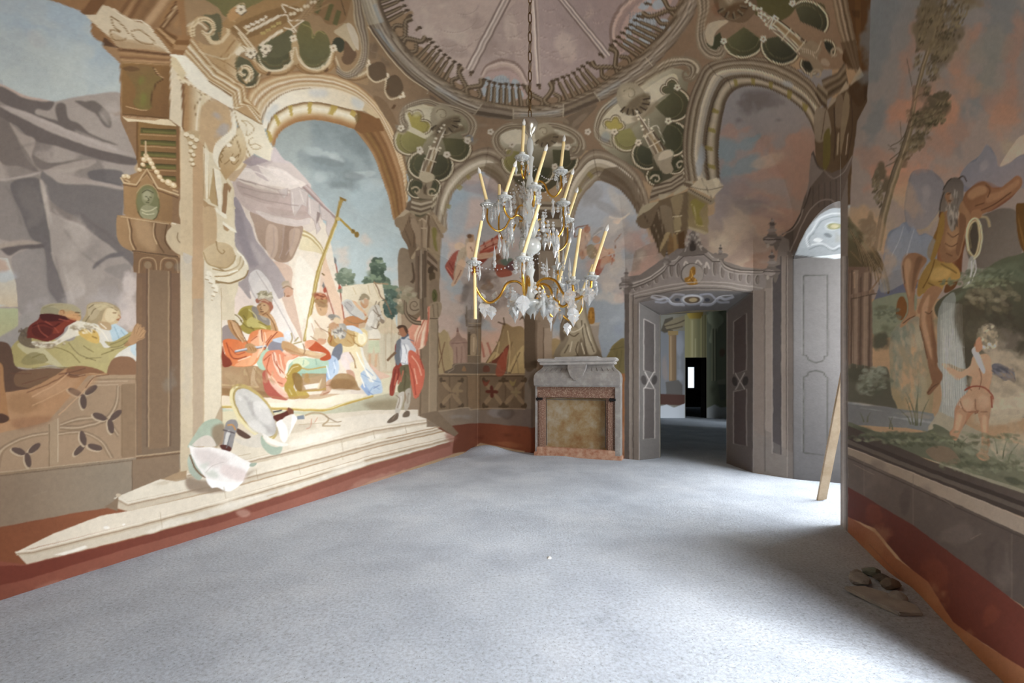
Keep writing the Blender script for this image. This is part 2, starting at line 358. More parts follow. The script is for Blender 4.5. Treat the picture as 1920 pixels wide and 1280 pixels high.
Q('e1cba2', '228 218 316 224 334 238 300 232 258 228 238 224'); Q('8f693f', '256 228 336 236 338 330 258 330')
for k in range(5):
    y = 240+k*22; Q('6c6233', '265 %d 330 %d 330 %d 265 %d' % (y, y+5, y+14, y+10)); S('bb9363', 1.4, '260 %d 334 %d' % (y+14, y+18), .8)
Q('84603b', '328 236 338 236 338 345 328 345')
# pinnacle with finial
S('cdb085', 5, '273 265 274 290', w1=6); E('c8a97c', 272, 292, 9, 6); E('b08c60', 274, 302, 11, 7); E('dcc397', 270, 288, 4); C('caab7f', '262 312 12 6 -50 290 310 12 6 50', .9)
Q('a07b52', '232 332 262 322 278 320 292 322 322 345 335 352 322 360 320 414 232 402 231 345')
S('c9a97c', 3, '230 334 255 342 275 308 296 345 335 360'); S('7a5a3a', 1.6, '232 338 256 346 275 316 294 350 330 364'); 
E('e0c79c', 322, 346, 7, 6); E('e0c79c', 300, 336, 6, 5); E('e0c79c', 236, 330, 6, 4); E('cfae80', 296, 328, 5, 4)
E('6f7145>8a7f50 260 350 295 400', 277, 380, 22, 34); E('5f5d40', 277, 380, 19, 31, 0, .35); P('a39a70', '266 366 276 360 286 368 284 380 276 382 270 376'); P('8e8a62', '262 400 268 384 280 388 294 390 298 404 284 412 268 408'); S('cfc59a', 2, '264 390 278 398 292 390'); S('514e35', 1.4, '272 370 284 372|274 378 282 378')
P('9f7a52>7f6042 225 450 320 450', '220 404 232 406 316 416 314 436 310 450 318 462 330 478 330 480 250 468 226 452 218 432'); P('b9946a', '252 412 280 412 288 440 292 470 262 462 250 440', .6, 3); S('6c4f34', 3, '243 408 248 430 258 465|292 420 292 440 306 468'); S('c8a67a', 1.8, '240 408 245 430 254 464|232 405 316 416'); S('5d4630', 2.5, '226 452 250 468 332 480')
Q('826244', '250 470 338 482 340 520 250 510'); L('250 468 336 479', '252 476 338 486', 'b7946a 7c5c3e', 1, 1)
for x in (277, 317):
    S('b3936c', 2, '%d 512 %d 488 %d 483 %d 488 %d 512' % (x-17, x-14, x, x+14, x+17)); S('6d5238', 1.6, '%d 506 %d 490 %d 488 %d 492 %d 508' % (x-11, x-9, x, x+9, x+11)); E('947a5c', x, 497, 7, 7)
Q('7d6048>7c6650 255 560 255 830', '256 512 338 512 338 848 256 856'); Q('846a50', '278 505 318 508 318 838 278 842')
S('a78b69', 2, '279 504 279 838|316 508 316 836', st=1); S('60493a', 1.4, '275 504 275 838|320 508 320 836', st=1); S('8a6a4c', 8, '262 520 262 850', .5, st=1); C('8d8980', '330 500 10 12 0 320 700 14 30 0', .35)
S('b59c7a', 2.2, '255 855 338 846', st=1); S('66503c', 1.6, '255 859 338 850', st=1)

# ================= arch scene: sky, tent, figures =================
DB[0] = 0
Q('8f9b9b>bccaca 600 230 620 480', '416 225 760 225 790 440 800 600 790 790 416 800')
Q('a9b0a8>c6cdc6 480 230 500 420', '480 225 583 222 583 470 480 470', .55, 6)
C('7e8a8b', '650 260 50 26 20 620 305 60 18 10 690 300 26 20 50 640 340 40 16 0', .5)
C('c3ccca', '610 286 30 9 8 625 292 20 6 20 600 335 20 12 0 680 325 36 6 -6 700 345 26 10 0', .6)
C('808a8a', '632 346 34 10 5 612 302 26 6 10 655 330 20 8 0', .6)
C('b6c9cd', '690 390 40 50 70 650 420 30 40 60 600 400 24 30 0 720 470 24 60 80', .5)
C('dcc4ae', '690 450 26 16 30 700 500 34 24 60 740 540 30 30 0 640 480 30 30 0 755 500 20 40 80', .6)
C('c6ccc4', '730 580 40 20 0 620 520 30 30 0', .5)
# distant trees and tent row
C('879078', '648 520 16 14 0 662 540 26 14 0 650 555 30 12 0 690 528 10 12 0', .85, 1.2)
C('5f6f5c', '708 495 12 14 0 700 515 22 14 10 715 530 26 18 30 728 555 24 22 40 735 580 16 24 60 695 540 20 10 0', .9, 1.3); C('8c9a80', '702 488 7 6 0 690 510 9 6 0 710 512 8 5 0 728 545 10 6 30', .6)
C('9c927a', '758 545 18 18 0 770 570 20 20 0 750 590 20 20 0', .8, 1)
P('ddd0b4', '625 536 660 536 710 528 718 560 730 580 742 600 750 800 640 800')
Q('d8c7a8>cdb995 640 530 760 700', '642 536 712 528 724 575 744 612 770 640 780 790 640 790'); S('a98c68', 2, '641 536 664 536 690 533|704 528 708 545 722 566 736 590', 1); S('8a6c50', 2.5, '700 526 716 534 730 533')
Q('cbb899', '745 560 780 540 790 790 745 790'); C('bfa78c', '760 600 20 30 0 740 640 16 30 0', .5)
C('cdb99c', '700 660 40 30 0 720 720 40 40 0', .5)
for i in range(9): x = 716+i*7; E('d8c2a2', x, 622-3*(i % 3), 2.6, 4); P('c9bda2' if i % 2 else 'd3c8ae', '%d 630 %d 627 %d 640 %d 690 %d 690' % (x-4, x+3, x+5, x+4, x-5), .8)
S('b49878', 1, '705 600 712 700|722 595 724 690|735 590 733 680|748 585 748 690|756 590 754 680', .7)
Q('d9d0b0', '640 700 790 700 790 790 640 790'); P('e0b8a0', '672 708 690 680 710 695 732 705 718 710 700 712', .9)
# big tent
P('e0d0c0', '438 320 460 300 500 310 560 350 600 400 616 460 650 560 690 700 660 760 416 760 416 360')
P('e9dbc6', '550 470 590 430 610 420 625 480 640 560 650 800 520 800 520 600')
Q('ecdfb9>e2cda0 550 440 600 500', '560 470 566 425 608 474 606 482 570 470'); L('562 430 580 436 600 455 609 474', '560 440 578 446 598 464 606 480', 'bfa774 efe2b8 c4ab76', 0, 1)
P('efe0cb>f4e8d2 540 480 560 700', '548 470 570 470 605 480 590 530 570 600 556 650 545 600 540 520'); P('e3bfa0', '608 475 616 500 630 540 640 570 650 640 624 640 600 560 604 510', .9); P('dfc2ac', '600 490 612 540 634 600 630 640 604 560', .7)
P('f3ead8', '560 480 582 500 590 520 580 580 574 600 560 560 552 520', .8)
P('d8b9a2', '500 490 545 500 548 540 560 600 566 640 530 600 514 560 500 520', 1); 
P('ead8c6>f6ead8 470 520 540 640', '416 530 440 528 460 520 480 500 500 505 520 540 540 590 556 620 566 645 570 690 416 700')
P('f2ddd0', '416 540 450 530 470 548 476 580 440 590 416 570', .8); P('efe3d6', '470 545 500 520 520 560 545 610 560 650 520 640 490 600', .9); P('dccbc0', '500 570 515 580 530 620 545 650 520 640', .5); S('d9c3ac', 1.5, '500 530 530 580 560 640|480 520 500 540|515 600 545 640|450 535 470 545')
P('a89c9e', '436 380 455 400 470 420 480 450 500 480 520 520 500 505 474 540 462 536 452 500 450 470 440 450 436 400'); C('93898e', '470 470 16 40 60 455 420 14 30 0', .6); P('b7adac', '462 515 480 500 500 505 486 520 470 545 460 540', .9); C('c3bfc0', '455 495 10 20 80', .6)
P('b49a86>a78a72 480 400 500 500', '470 395 510 400 560 420 568 430 560 460 545 488 520 490 500 470 484 450 476 420'); P('cbb09a', '505 420 520 430 520 470 510 486 500 470 498 440', .8); P('977a66', '536 420 550 424 545 460 536 488 524 480 532 450', .7); P('c9ae97', '545 430 562 430 558 456 545 482 542 450', .7)
P('cbb8ae>c2aaa0 440 350 580 420', '438 335 460 345 500 360 545 362 580 370 582 410 572 422 540 418 500 408 472 398 450 380 438 360'); P('b39d92', '445 340 480 352 520 362 520 380 500 382 470 372 450 362', .5); P('ddcfc6', '480 395 520 405 560 412 580 408 578 420 545 424 500 412', .8); P('b8a094', '500 388 540 394 576 398 560 404 520 402', .5)
P('d9c9c0', '461 300 480 296 510 298 540 302 560 320 578 340 582 352 560 356 530 350 500 340 470 330 440 332 442 318', 1)
P('ecdfd3', '442 320 456 306 470 302 490 315 510 312 530 318 552 332 574 346 550 354 525 350 490 345 460 336 442 332', .9); P('c5b3ae', '446 312 462 298 500 300 512 302 500 310 486 312 494 328 505 340 484 330 470 316', .8); P('dacbc8', '508 280 515 276 522 284 534 300 545 306 520 304 508 298', 1); P('f0e2d8', '505 320 525 316 545 328 560 344 540 346 520 334', .8); S('bca9a2', 2, '440 334 480 344 520 355 560 356 578 346')
Q('bfa7a0', '568 350 576 345 630 408 634 414 628 412'); S('a48c84', 3.2, '568 350 596 378 632 410', st=1); S('d9c9c0', 1.2, '572 347 600 376 634 408', st=1)
for q in ('520 356 532 372 538 366 540 352', '544 356 545 385 552 407 560 395 566 384 575 388 578 362 560 350', '577 368 577 400 590 415 594 439 601 428 596 415 600 405 598 380', '600 384 602 410 612 414 612 432 617 446 621 436 626 436 632 416 620 400'): Q('cfc0b8', q); S('b09c94', 1.2, q, .8, st=1)
S('e8dcd2', 2, '548 360 550 400|580 372 582 400|562 356 570 380', .8); Q('99867f', '594 396 600 400 598 412 593 420')
P('a2979a>b0a3a0 440 380 500 520', '438 372 452 384 474 440 500 476 520 500 540 540 520 560 500 530 478 506 466 530 470 560 452 540 440 520 437 440'); P('8f858a', '440 390 452 400 466 450 486 490 470 500 456 470 444 440', .6, blur=2); P('c4b7b2', '470 452 484 470 498 486 490 496 476 480', .6, blur=2); P('d9d2cc>efe3d8 470 520 520 620', '466 520 482 505 500 520 520 556 545 600 560 640 530 630 500 590 476 560', .9); S('b5a8a2', 2, '480 508 500 540 530 590 556 640|466 530 480 560 510 600', .7)
C('b8a69a', '500 360 50 12 10 520 400 40 10 6', .5); S('a08e86', 2, '446 348 490 360 540 366|456 362 500 376 560 386|450 336 480 346', .6); S('f4e9e0', 2.2, '470 304 500 316 530 322 560 342|450 320 480 322 510 336', .8); S('b29a8c', 2.2, '512 426 514 460 508 482|532 424 530 460 524 484|552 430 548 456 536 478', .8)
# standard pole
Q('b79a4f>a88a44 640 380 575 640', '637 372 641 373 632 418 600 510 575 640 568 640 593 508 627 415'); S('e3d08c', 1.6, '632 420 596 512 571 638', st=1); S('8f7436', 2, '638 372 630 418|636 410 666 438', st=1); S('b0913f', 4, '637 410 666 438', st=1); Q('8a6b2e', '636 368 650 374 649 378 638 374'); E('8a6b2e', 669, 440, 4.5, 5.5); E('9a7c3c', 662, 434, 4, 4); S('a88a44', 8, '640 374 636 390', w1=5); E('c9b06a', 634, 410, 4, 4); S('6f5626', 2, '603 512 608 516|660 430 664 436')
# helmet head
E('c7ae94', 537, 534, 9, 7, 20); E('cfa183', 541, 547, 9, 9); S('9b7a5c', 2, '530 540 540 536 550 542|534 548 534 556'); S('b6a488', 4, '529 534 534 529 542 528'); E('a76f50', 540, 555, 4, 1.4)
# spears and soldiers
S('9a4632', 2, '628 486 634 520 641 570 647 605'); Q('6f7373', '627 480 631 488 630 496 627 492'); S('a05a44', 1.8, '607 534 612 545 626 590'); Q('7d7a76', '606 528 609 536 607 542 604 536'); E('b0513a', 609, 544, 3, 5); E('b5523c', 637, 540, 3, 5)
P('ecd9be', '580 595 592 588 606 590 620 600 624 620 616 640 600 650 584 640 578 620'); P('d9bd9a', '580 620 600 615 614 630 602 642 588 636', .8); P('cfa578', '592 568 604 562 614 570 612 588 602 592 594 584'); C('a05a3c', '600 558 12 7 20', .9); S('8b5a38', 2.5, '590 564 600 556 612 562'); C('8b6a44', '600 570 10 6 20', .7); P('efe3cf', '578 600 585 596 590 620 582 640 574 640')
S('9a7a5c', 1.3, '590 600 600 614 618 624|582 630 600 640 612 636'); P('d69f7a', '598 634 612 638 606 646 596 642')
P('c8c4ba', '640 566 655 560 668 568 680 575 684 590 676 610 660 604 655 590 648 580'); P('b3ada6', '645 568 656 564 664 576 655 584', .8); P('c0814f', '648 596 665 592 682 600 690 592 688 610 674 616 656 614 644 606'); P('c59368', '678 562 690 560 690 572 683 578 676 570'); P('8f8069', '672 562 676 552 684 550 691 560 684 562'); S('b8aa8a', 3.5, '672 556 676 550 684 550|680 552 690 556'); S('c57a58', 2.5, '662 562 676 578 686 592'); P('ddb48a', '660 562 676 574 688 590 680 586 668 574')
P('cfc6b4', '690 588 696 575 705 572 712 580 716 592 720 602 712 602 706 612 700 620 690 612'); P('b9ad9a', '700 590 710 586 716 600 708 602', .8); S('7d6850', 1.6, '706 572 716 598|708 588 716 584|700 580 712 596|694 612 706 614 711 600'); P('e6ddcb', '690 600 702 604 706 616 694 622 684 616'); S('7a654e', 1.8, '704 570 708 576|710 568 712 576'); E('5e4a38', 717, 604, 2, 1.5)
P('e6dcc8', '690 622 704 616 712 622 712 636 692 636'); Q('c9cdaa', '690 638 711 638 713 660 703 662 701 648 698 662 688 660'); S('c3a57c', 2, '690 636 712 636'); S('d3ab84', 4, '694 664 693 690|706 664 704 688'); P('d6c8ac', '672 610 690 610 692 640 686 680 676 680', .6)
# white-bearded man
P('d9e3e8>b7c9dc 620 680 680 700', '640 620 660 625 676 640 682 668 692 684 704 700 715 716 716 736 700 739 690 741 676 725 665 712 650 690 645 660')
P('f3ecd9', '664 640 676 640 684 668 696 690 706 708 694 716 684 696 672 680', .8); S('8ea7c8', 1.8, '676 700 700 712 714 716|690 740 700 725 712 730|684 690 700 704', .8); P('8fa9d2', '676 722 684 720 694 736 690 741', .8)
P('e9d4a0>f2e2bb 620 640 660 700', '645 640 670 640 678 664 684 690 676 700 678 715 668 714 662 690 650 670 640 655'); 
P('c7a56c', '618 612 640 608 664 614 672 624 664 646 650 650 636 645 625 640 616 630'); P('b68a4c', '616 630 622 622 628 640 640 646 632 651 620 648 614 640'); P('e7cd92', '664 622 676 616 688 622 688 640 680 649 670 645 664 634'); P('f8ecc6', '672 624 684 624 688 636 680 646 672 640', .9); S('9a7038', 1.6, '664 624 664 640 674 648|640 614 655 626 668 630|622 630 620 646')
P('cdd6e2', '644 612 660 610 676 618 680 626 668 622 655 618'); P('a79f93', '628 610 645 606 650 618 646 634 636 632 626 620'); P('c8bfae', '624 614 636 608 642 622 636 630 626 622', .8); P('c08c62', '618 610 632 606 636 612 626 618 620 622'); E('aaa294', 628, 596, 11, 6, 10); E('8d867c', 622, 593, 7, 4); E('dcc09a', 632, 601, 7, 6)
P('777a84', '628 650 640 644 642 660 634 676 622 668'); P('a9bed8>c9d7e6 612 680 640 690', '610 680 618 666 632 672 636 690 630 706 620 712 610 718 608 696'); S('7f98ba', 1.4, '614 676 612 700 616 712|628 674 626 700'); P('ead9d2', '640 664 655 660 664 672 662 690 660 700 650 694 640 680'); P('f0e1c0', '656 682 668 680 674 700 680 716 674 724 664 712', .9); S('c08f68', 1.6, '655 660 664 674 666 690|650 694 658 704 668 722'); P('cf9f83', '650 694 662 696 666 712 660 712 652 704')
P('d0a98b', '612 716 622 712 622 728 614 738 600 742 604 734'); S('a46a4c', 1.6, '612 722 622 722|606 738 618 734')
P('a88356', '622 712 636 700 660 704 672 724 674 731 640 728 622 728', .9); C('8a6238', '640 720 20 8 0', .6)
# couch
Q('b49069>a9845c 416 680 480 740', '416 682 470 684 500 690 500 740 416 745'); P('c7a87e', '420 695 440 700 455 706 450 730 430 720', .5, 3); P('cdb08a', '474 690 480 690 478 710 484 725 470 722', .7); S('9c7a52', 1.5, '462 688 470 720|418 722 480 726|476 690 482 700'); Q('9a744a', '416 727 500 734 510 745 416 742'); Q('caa97b', '416 720 485 724 485 727 416 723')
P('b7ceb0>a9c6ac 500 650 520 690', '490 655 510 656 500 690 486 690 480 670'); P('b9d2b6>a4c3ac 560 670 560 700', '540 690 545 680 560 670 590 672 610 670 616 680 612 700 604 702 580 708 555 706 540 700'); P('dfe3b8', '550 676 566 670 580 680 566 690 552 688', .8); S('c5a455', 2.5, '560 688 580 692 612 687'); S('8fb09a', 1.5, '570 674 568 684|592 672 594 684|560 700 590 700')
P('b3933f', '538 700 548 684 560 682 566 690 556 700 552 715 548 735 536 735 532 716'); P('b9993f', '538 724 548 722 558 740 562 746 545 748 534 740'); P('c2a34c', '556 732 568 730 580 740 576 746 562 746'); P('8a6630', '548 700 560 700 568 712 566 732 556 730 550 716', .9); S('dcc98f', 1.5, '540 702 548 690 560 686|542 728 548 740'); E('cf9d3c', 575, 704, 4.5, 5); P('d6ab48', '571 708 579 708 581 716 576 718 570 715'); Q('ecdccb', '570 722 600 716 602 724 575 730'); Q('a98458', '566 700 612 700 612 732 566 734', .8); Q('efe0d0', '570 722 598 717 596 727 574 730'); Q('dfc9a4', '600 714 604 708 598 728 594 728'); S('b79448', 2.5, '568 733 590 732 612 728')
C('f0dfc0', '440 620 10 5 0', .1)
P('9d8d87', '416 615 430 610 450 628 466 650 440 650 416 642')
# commander
P('b3a04a>a3903e 450 580 450 620', '444 594 452 578 465 573 478 575 486 590 500 600 508 612 506 622 484 622 466 626 452 618 448 606'); P('cdbf72', '462 602 474 594 490 606 500 614 480 614 466 614', .8); P('8f7c34', '448 588 458 578 466 580 462 598 452 600', .6)
P('93897e', '472 576 484 576 498 590 506 602 504 610 488 602 476 594'); P('b3a998', '484 578 494 588 500 600 490 596', .8)
P('bb8a58', '427 598 436 594 446 600 452 618 458 636 468 646 472 652 462 654 450 640 436 626 428 612'); P('d3a878', '432 598 440 600 450 620 456 634 446 626 436 612', .8); P('e8dcc0', '428 590 438 586 450 592 456 602 450 610 440 600 430 598'); S('7b6038', 1.6, '430 592 442 590 454 602|432 598 446 606')
P('c69a68', '484 588 500 584 512 594 520 612 522 624 510 618 506 600 496 594'); P('b88a5c', '482 574 492 566 506 572 508 584 498 592 488 588'); P('d2aa7c', '486 574 498 568 504 578 496 586', .8)
P('a9674e', '480 560 496 556 508 564 512 576 506 584 504 572 492 566 482 568'); P('b9a993', '484 562 484 552 494 548 508 556 510 566 496 560'); C('8f8468', '496 552 14 7 0', .8); S('a49a7c', 3, '484 558 488 548 500 546|498 550 508 554|508 550 511 560'); S('d9ccae', 1.3, '486 554 496 550 508 554')
P('e2713a>e99a63 420 640 500 680', '418 638 440 636 462 640 470 624 488 617 506 618 526 622 532 632 520 642 508 648 500 650 490 662 484 676 470 686 436 686 430 676 422 662'); P('8a3a24', '416 648 422 664 432 674 434 684 418 686', 1); P('f2b184', '470 640 480 630 490 620 494 640 486 660 476 680 466 684 474 660', .9); P('f6c9a4', '484 622 492 620 494 650 482 672 486 650', .9); P('f0a878', '500 622 520 622 512 634 500 646 492 650 496 634', .7); S('9b4426', 2, '424 642 434 668 446 672 462 668|490 618 492 640|520 622 504 640 496 656'); P('f3ae7c', '440 684 460 672 478 668 470 684 450 686', .8)
P('8f8a92', '502 650 510 640 524 638 534 640 530 660 514 658 504 656'); P('c3cddb', '512 636 530 632 534 640 530 644 514 640'); P('dfe3e8', '532 624 542 620 546 632 540 638 534 634', .8); S('b09a66', 2.4, '546 624 548 634 545 642|552 640 560 632|550 644 566 640')
P('c79a68>d6b086 540 650 600 670', '530 640 545 642 560 652 575 656 600 662 614 662 610 670 596 672 570 666 550 660 530 655'); P('b98453', '534 652 556 660 576 666 560 668 540 662', .8); P('e4c496', '560 652 580 658 604 664 588 666 566 660', .7); S('8a6240', 1.5, '568 644 572 656 570 664'); 
P('c6552c', '574 640 590 638 604 648 618 660 620 672 606 676 600 672 612 664 600 660 580 656'); P('eba67e', '572 640 592 638 584 648 574 654', .9)
P('e88a62>eda583 500 660 530 740', '492 676 500 660 512 656 525 656 534 662 560 666 552 672 540 676 536 690 534 706 538 712 534 720 530 726 522 722 512 716 506 706 498 692'); P('b95a48', '492 700 500 695 510 718 530 736 541 746 530 752 512 748 496 730'); P('f0c0a8', '500 698 506 706 520 722 536 734 541 748 524 738 508 720', .95); P('f8d3bb', '510 664 516 660 520 676 530 696 534 708 524 704 514 684', .9); S('b55a3a', 1.8, '494 676 508 664|512 660 516 680 532 700|536 664 536 682|520 716 530 720'); P('f3b28a', '534 668 556 667 540 676 536 684', .9)
P('f2b998', '530 658 540 660 548 666 538 668', .8)
P('b98c5c', '460 646 470 644 482 652 480 660 470 662 460 658'); S('a9abb2', 4, '440 658 462 654 500 648', st=1); S('e8ebef', 1.3, '442 657 462 653 498 648', st=1); S('5c5c62', 1, '440 660 500 650', st=1); P('bb8b58', '464 648 470 648 480 652 480 658 470 660 464 656'); S('8a5f38', 1, '468 650 472 658|473 650 477 658|478 652 480 657')
# carpet
P('ecd9bc>efe3c9 416 750 640 740', '416 742 440 744 500 746 560 752 600 742 680 738 680 744 650 752 600 765 560 770 500 768 416 764'); C('f9efd9', '600 752 50 9 -3 500 760 40 5 0', .6); Q('b08458', '416 742 480 742 540 748 600 748 640 738 600 738 530 745 480 738 416 738', .5)
S('c2a352', 5, '416 762 470 764 530 766 580 768 610 768 650 756 700 742'); S('e9dba6', 1.6, '416 760 470 762 530 764 610 766 650 754 700 740')
Q('c9cdb0>b8b196 500 770 720 760', '416 767 560 771 610 771 700 744 740 735 790 735 790 790 416 800'); P('e0d2ac', '416 772 520 774 600 780 560 790 416 800', .9); P('908062', '680 758 700 752 740 748 780 752 790 765 740 768 700 768 690 762', .75, 3)
# ============ boy with the banner ============
Q('a68d70>8f7860 760 600 800 780', '752 590 760 560 800 560 800 785 760 785')
P('8d7961', '748 470 770 468 800 470 806 560 800 600 772 600 760 580 748 540')
P('e0a487>d98c74 790 590 760 720', '803 576 806 582 802 640 796 680 792 720 784 735 776 745 772 720 768 690 762 680 770 640 762 622 764 618 784 596'); S('b04c38', 2, '804 576 790 598 764 622'); S('efc9ac', 4, '800 590 790 630 775 664|796 600 796 650', .9); S('c05f48', 2, '804 584 800 640 794 690|780 650 790 690|790 620 782 650'); P('c65e4c', '768 660 790 670 794 700 792 730 782 745 776 740 770 700 764 680'); P('e3b89a', '768 664 780 672 794 700 784 690 770 676', .9); P('b8493c', '774 700 792 705 790 735 780 745 774 725', .6)
P('8c3c30', '740 650 748 645 750 680 748 700 738 728 733 740 730 736 732 718 738 700 742 690'); P('b25c46', '752 688 758 690 756 700 748 720 746 714', 1); P('99402f', '738 690 752 680 754 694 744 716 738 740 730 738 734 714')
P('cfcfd0>b9bcc4 760 620 770 680', '752 632 764 628 774 634 780 650 776 664 768 668 766 684 756 686 750 674 748 650'); P('6f7278', '744 640 752 636 750 660 750 680 744 684 740 670 742 652'); P('e9e9e8', '754 648 764 646 768 660 764 680 756 684 750 676 752 660', .9); S('8f9198', 1.4, '758 644 762 660 760 680|752 680 762 682'); P('56606e', '752 634 758 628 768 624 775 627 764 630 758 636')
P('a9704f', '746 612 754 612 764 618 762 628 756 632 750 628 748 620'); P('5a3f2c', '744 614 748 610 758 610 764 618 764 626 760 622 756 614 748 616'); 
P('6a6244', '750 688 768 684 772 700 770 720 766 730 750 736 746 728 752 710'); S('5b5036', 3, '758 688 760 710 758 730'); P('c3a08a', '746 740 756 734 766 732 768 750 764 762 760 760 762 744 754 748 750 770 740 788 728 792 740 778 746 760', .0); # ================= steps =================
Q('d9c8ad>dcd0bd 400 800 800 780', '416 800 560 780 700 768 790 768 802 785 806 790 600 860 480 900 350 900 350 850 416 850')
def step(a, b, c, d):  # top front edge a->b, lower edge c->d
    L(a, c, 'a98f72 e0d2ba cbb99e', 1, 0)
Q('ded1ba>e2d8c8 500 850 800 800', '420 822 560 795 700 775 795 777 806 784 700 800 560 836 470 868 400 870 355 885')
Q('cbb89c>cfc0aa 400 850 800 780', '355 884 430 868 560 838 700 802 806 784 818 790 818 795 700 815 560 852 420 890 355 900')
Q('e3d8c4', '330 902 420 884 560 848 700 816 818 791 830 798 700 826 560 866 420 902 240 940 212 934 300 898')
Q('cdbda5>d2c6b4 300 900 800 800', '218 936 240 940 420 902 560 866 700 828 834 799 836 806 700 838 560 878 420 916 240 958 214 952')
Q('e2d6c2', '190 966 240 958 420 918 560 880 700 840 838 808 853 816 700 852 560 894 420 936 240 984 60 1028 28 1036 100 1000')
Q('d0c2ac>dbd4c8 100 1020 800 820', '30 1036 60 1034 240 990 420 942 560 898 700 856 853 816 850 826 700 868 560 916 420 962 240 1010 50 1058')
L('28 1034 60 1029 240 984 420 936 560 895 700 853 853 817', '32 1041 60 1040 240 995 420 947 560 906 700 863 852 824', 'e9dfcd d9cab2 a48d72 cbbba2', 1, 1)
L('218 930 240 941 420 902 560 866 700 828 834 799', '216 938 240 950 420 910 560 874 700 836 835 804', 'e9dfcd d9cab2 a48d72 cbbba2', 1, 1)
L('350 888 430 870 560 838 700 803 816 786', '352 894 430 878 560 846 700 811 817 791', 'e9dfcd d9cab2 a48d72 cbbba2', 1, 1)
Q('8b745c', '205 945 222 930 220 958 195 950'); C('efe8da', '600 820 60 8 -14 700 820 50 6 -14 480 930 60 8 -16 640 880 50 8 -18 300 990 60 10 -16', .6); C('b9a78e', '560 800 50 7 -10 300 905 40 6 -10', .5)
Q('efe9dd', '100 1040 160 1022 165 1026 120 1040'); E('cbb89c', 222, 928, 5, 3); E('f4efe6', 200, 989, 6, 2.5); E('f4efe6', 232, 983, 3, 2); S('b5a080', 1, '560 796 640 790|420 860 470 850|500 930 520 924|640 852 644 862|330 900 350 896')
# red base band below the steps
Q('8a4a37>9a6354 0 1100 850 830', '-60 1060 0 1052 50 1058 240 1012 420 964 560 918 700 870 850 828 853 818 862 800 880 800 884 840 700 900 420 1020 240 1076 -60 1170')
Q('6f2f20>8a5444 100 1050 850 830', '-60 1070 0 1060 50 1060 240 1012 420 964 560 918 700 870 845 828 845 836 700 882 560 932 420 978 240 1028 50 1086 -60 1110', .8)
C('b98a78', '300 1050 70 10 -17 500 985 70 8 -19 700 900 60 8 -20 150 1090 80 12 -15', .5); C('c9a797', '460 962 16 8 0 130 1110 60 10 -15', .5)
# lit side of the pier
Q('e6d6b6>cdbb9c 320 120 345 800', '320 102 350 104 380 200 362 480 362 880 338 884 338 300 335 236 316 222')
Q('c6a379>b79a78 0 300 0 850', '345 240 385 240 384 330 384 840 362 858 360 480')
Q('cdb08a', '340 118 400 130 470 300 440 340 362 330 342 240')
Q('ecdcbc>ddcdae 400 0 400 800', '382 272 400 290 420 320 440 390 440 600 416 600 416 850 382 880'); Q('cfb287', '362 236 384 250 384 500 362 500')
C('c9bca8', '352 500 14 30 0 370 400 12 30 0 350 720 12 50 0', .5)
P('d9c5a0', '338 372 360 382 361 420 338 412'); P('cdb894', '312 418 350 424 362 432 362 480 350 480 330 474 312 450'); S('8d7553', 2, '333 436 334 450 342 458 352 461'); S('f1e5c9', 2, '312 416 330 420'); E('cabf ae'.replace(' ', ''), 352, 480, 9, 14)
# acanthus bracket and shell on the spandrel
P('f4ead2', '320 103 350 104 375 125 384 145 420 180 436 202 400 180 360 150 340 126', 1)
S('b58f60', 2, '322 112 345 150|322 106 342 130', .9)
P('a57c50', '336 128 342 124 368 132 392 150 410 176 410 190 398 180 380 160 350 148 334 142'); S('dcc096', 3, '336 130 364 138 392 158 408 188'); S('7d5a36', 2, '342 126 372 136 398 160 410 184')
Q('8b6440', '340 148 346 146 346 245 342 240'); P('b58c5c>e9d8b2 350 200 372 200', '348 155 372 164 392 178 386 192 378 210 374 246 362 256 346 246 346 190')
S('f1e3c4', 4, '376 180 372 210 368 248'); S('8d6a42', 1.3, '372 172 378 182 366 200 368 220'); 
for x, y in ((338, 146), (345, 152), (356, 156), (366, 160), (374, 166), (382, 172), (390, 184), (398, 194)): E('f0dfba', x, y, 6, 5, 30); E('a07a4e', x+3, y+5, 4, 1.6, 30, .8)
P('d0b084', '378 200 400 190 430 204 434 240 420 256 400 290 376 270 372 240'); C('b9b2ad', '405 216 22 14 50 415 240 12 14 60', .8)
P('efe2c6>cfb288 410 240 430 330', '432 205 440 225 440 250 425 264 412 282 408 300 414 320 404 312 400 290 406 266 426 250 434 236')
P('ead6ae', '412 300 416 282 430 262 446 250 456 262 460 282 456 310 436 322 420 320'); S('a88657', 1.6, '416 310 418 288 432 272 448 262|440 256 452 280 444 306 426 316|424 296 430 286 436 290'); E('fdf2d8', 430, 274, 5, 6, 30); E('f5e6c4', 434, 288, 4, 6, 30)
S('9a7748', 1.2, '416 292 413 300 417 306', 1)
P('d9bd90', '360 250 366 248 376 256 370 270 366 284 362 300 356 284 356 262 348 250')
for i in range(6): E('f3e4c3', 358+5*(i % 2), 262+i*8, 5.5, 4, 20); S('8e6c42', 1.3, '%d %d %d %d' % (354+5*(i % 2), 266+i*8, 364+3*(i % 2), 265+i*8))
P('e4d3ae', '383 272 392 284 400 292 412 300 425 330 438 352 438 380 442 392 432 390 430 440 440 455 430 460 404 440 404 400 384 385'); 
P('a9855a', '419 344 426 346 432 356 434 374 430 400 420 388 416 362'); S('9a7850', 2.2, '382 300 384 385 400 390|404 330 404 360 408 386 416 400'); P('f7ecd2', '398 320 402 330 406 375 402 385 390 380'); P('b28f63', '418 408 430 420 430 432 422 434 417 424'); P('f0e2c2', '404 386 432 404 442 436 424 420 404 412'); P('bf9c70', '381 376 400 384 398 390 384 390', .9)
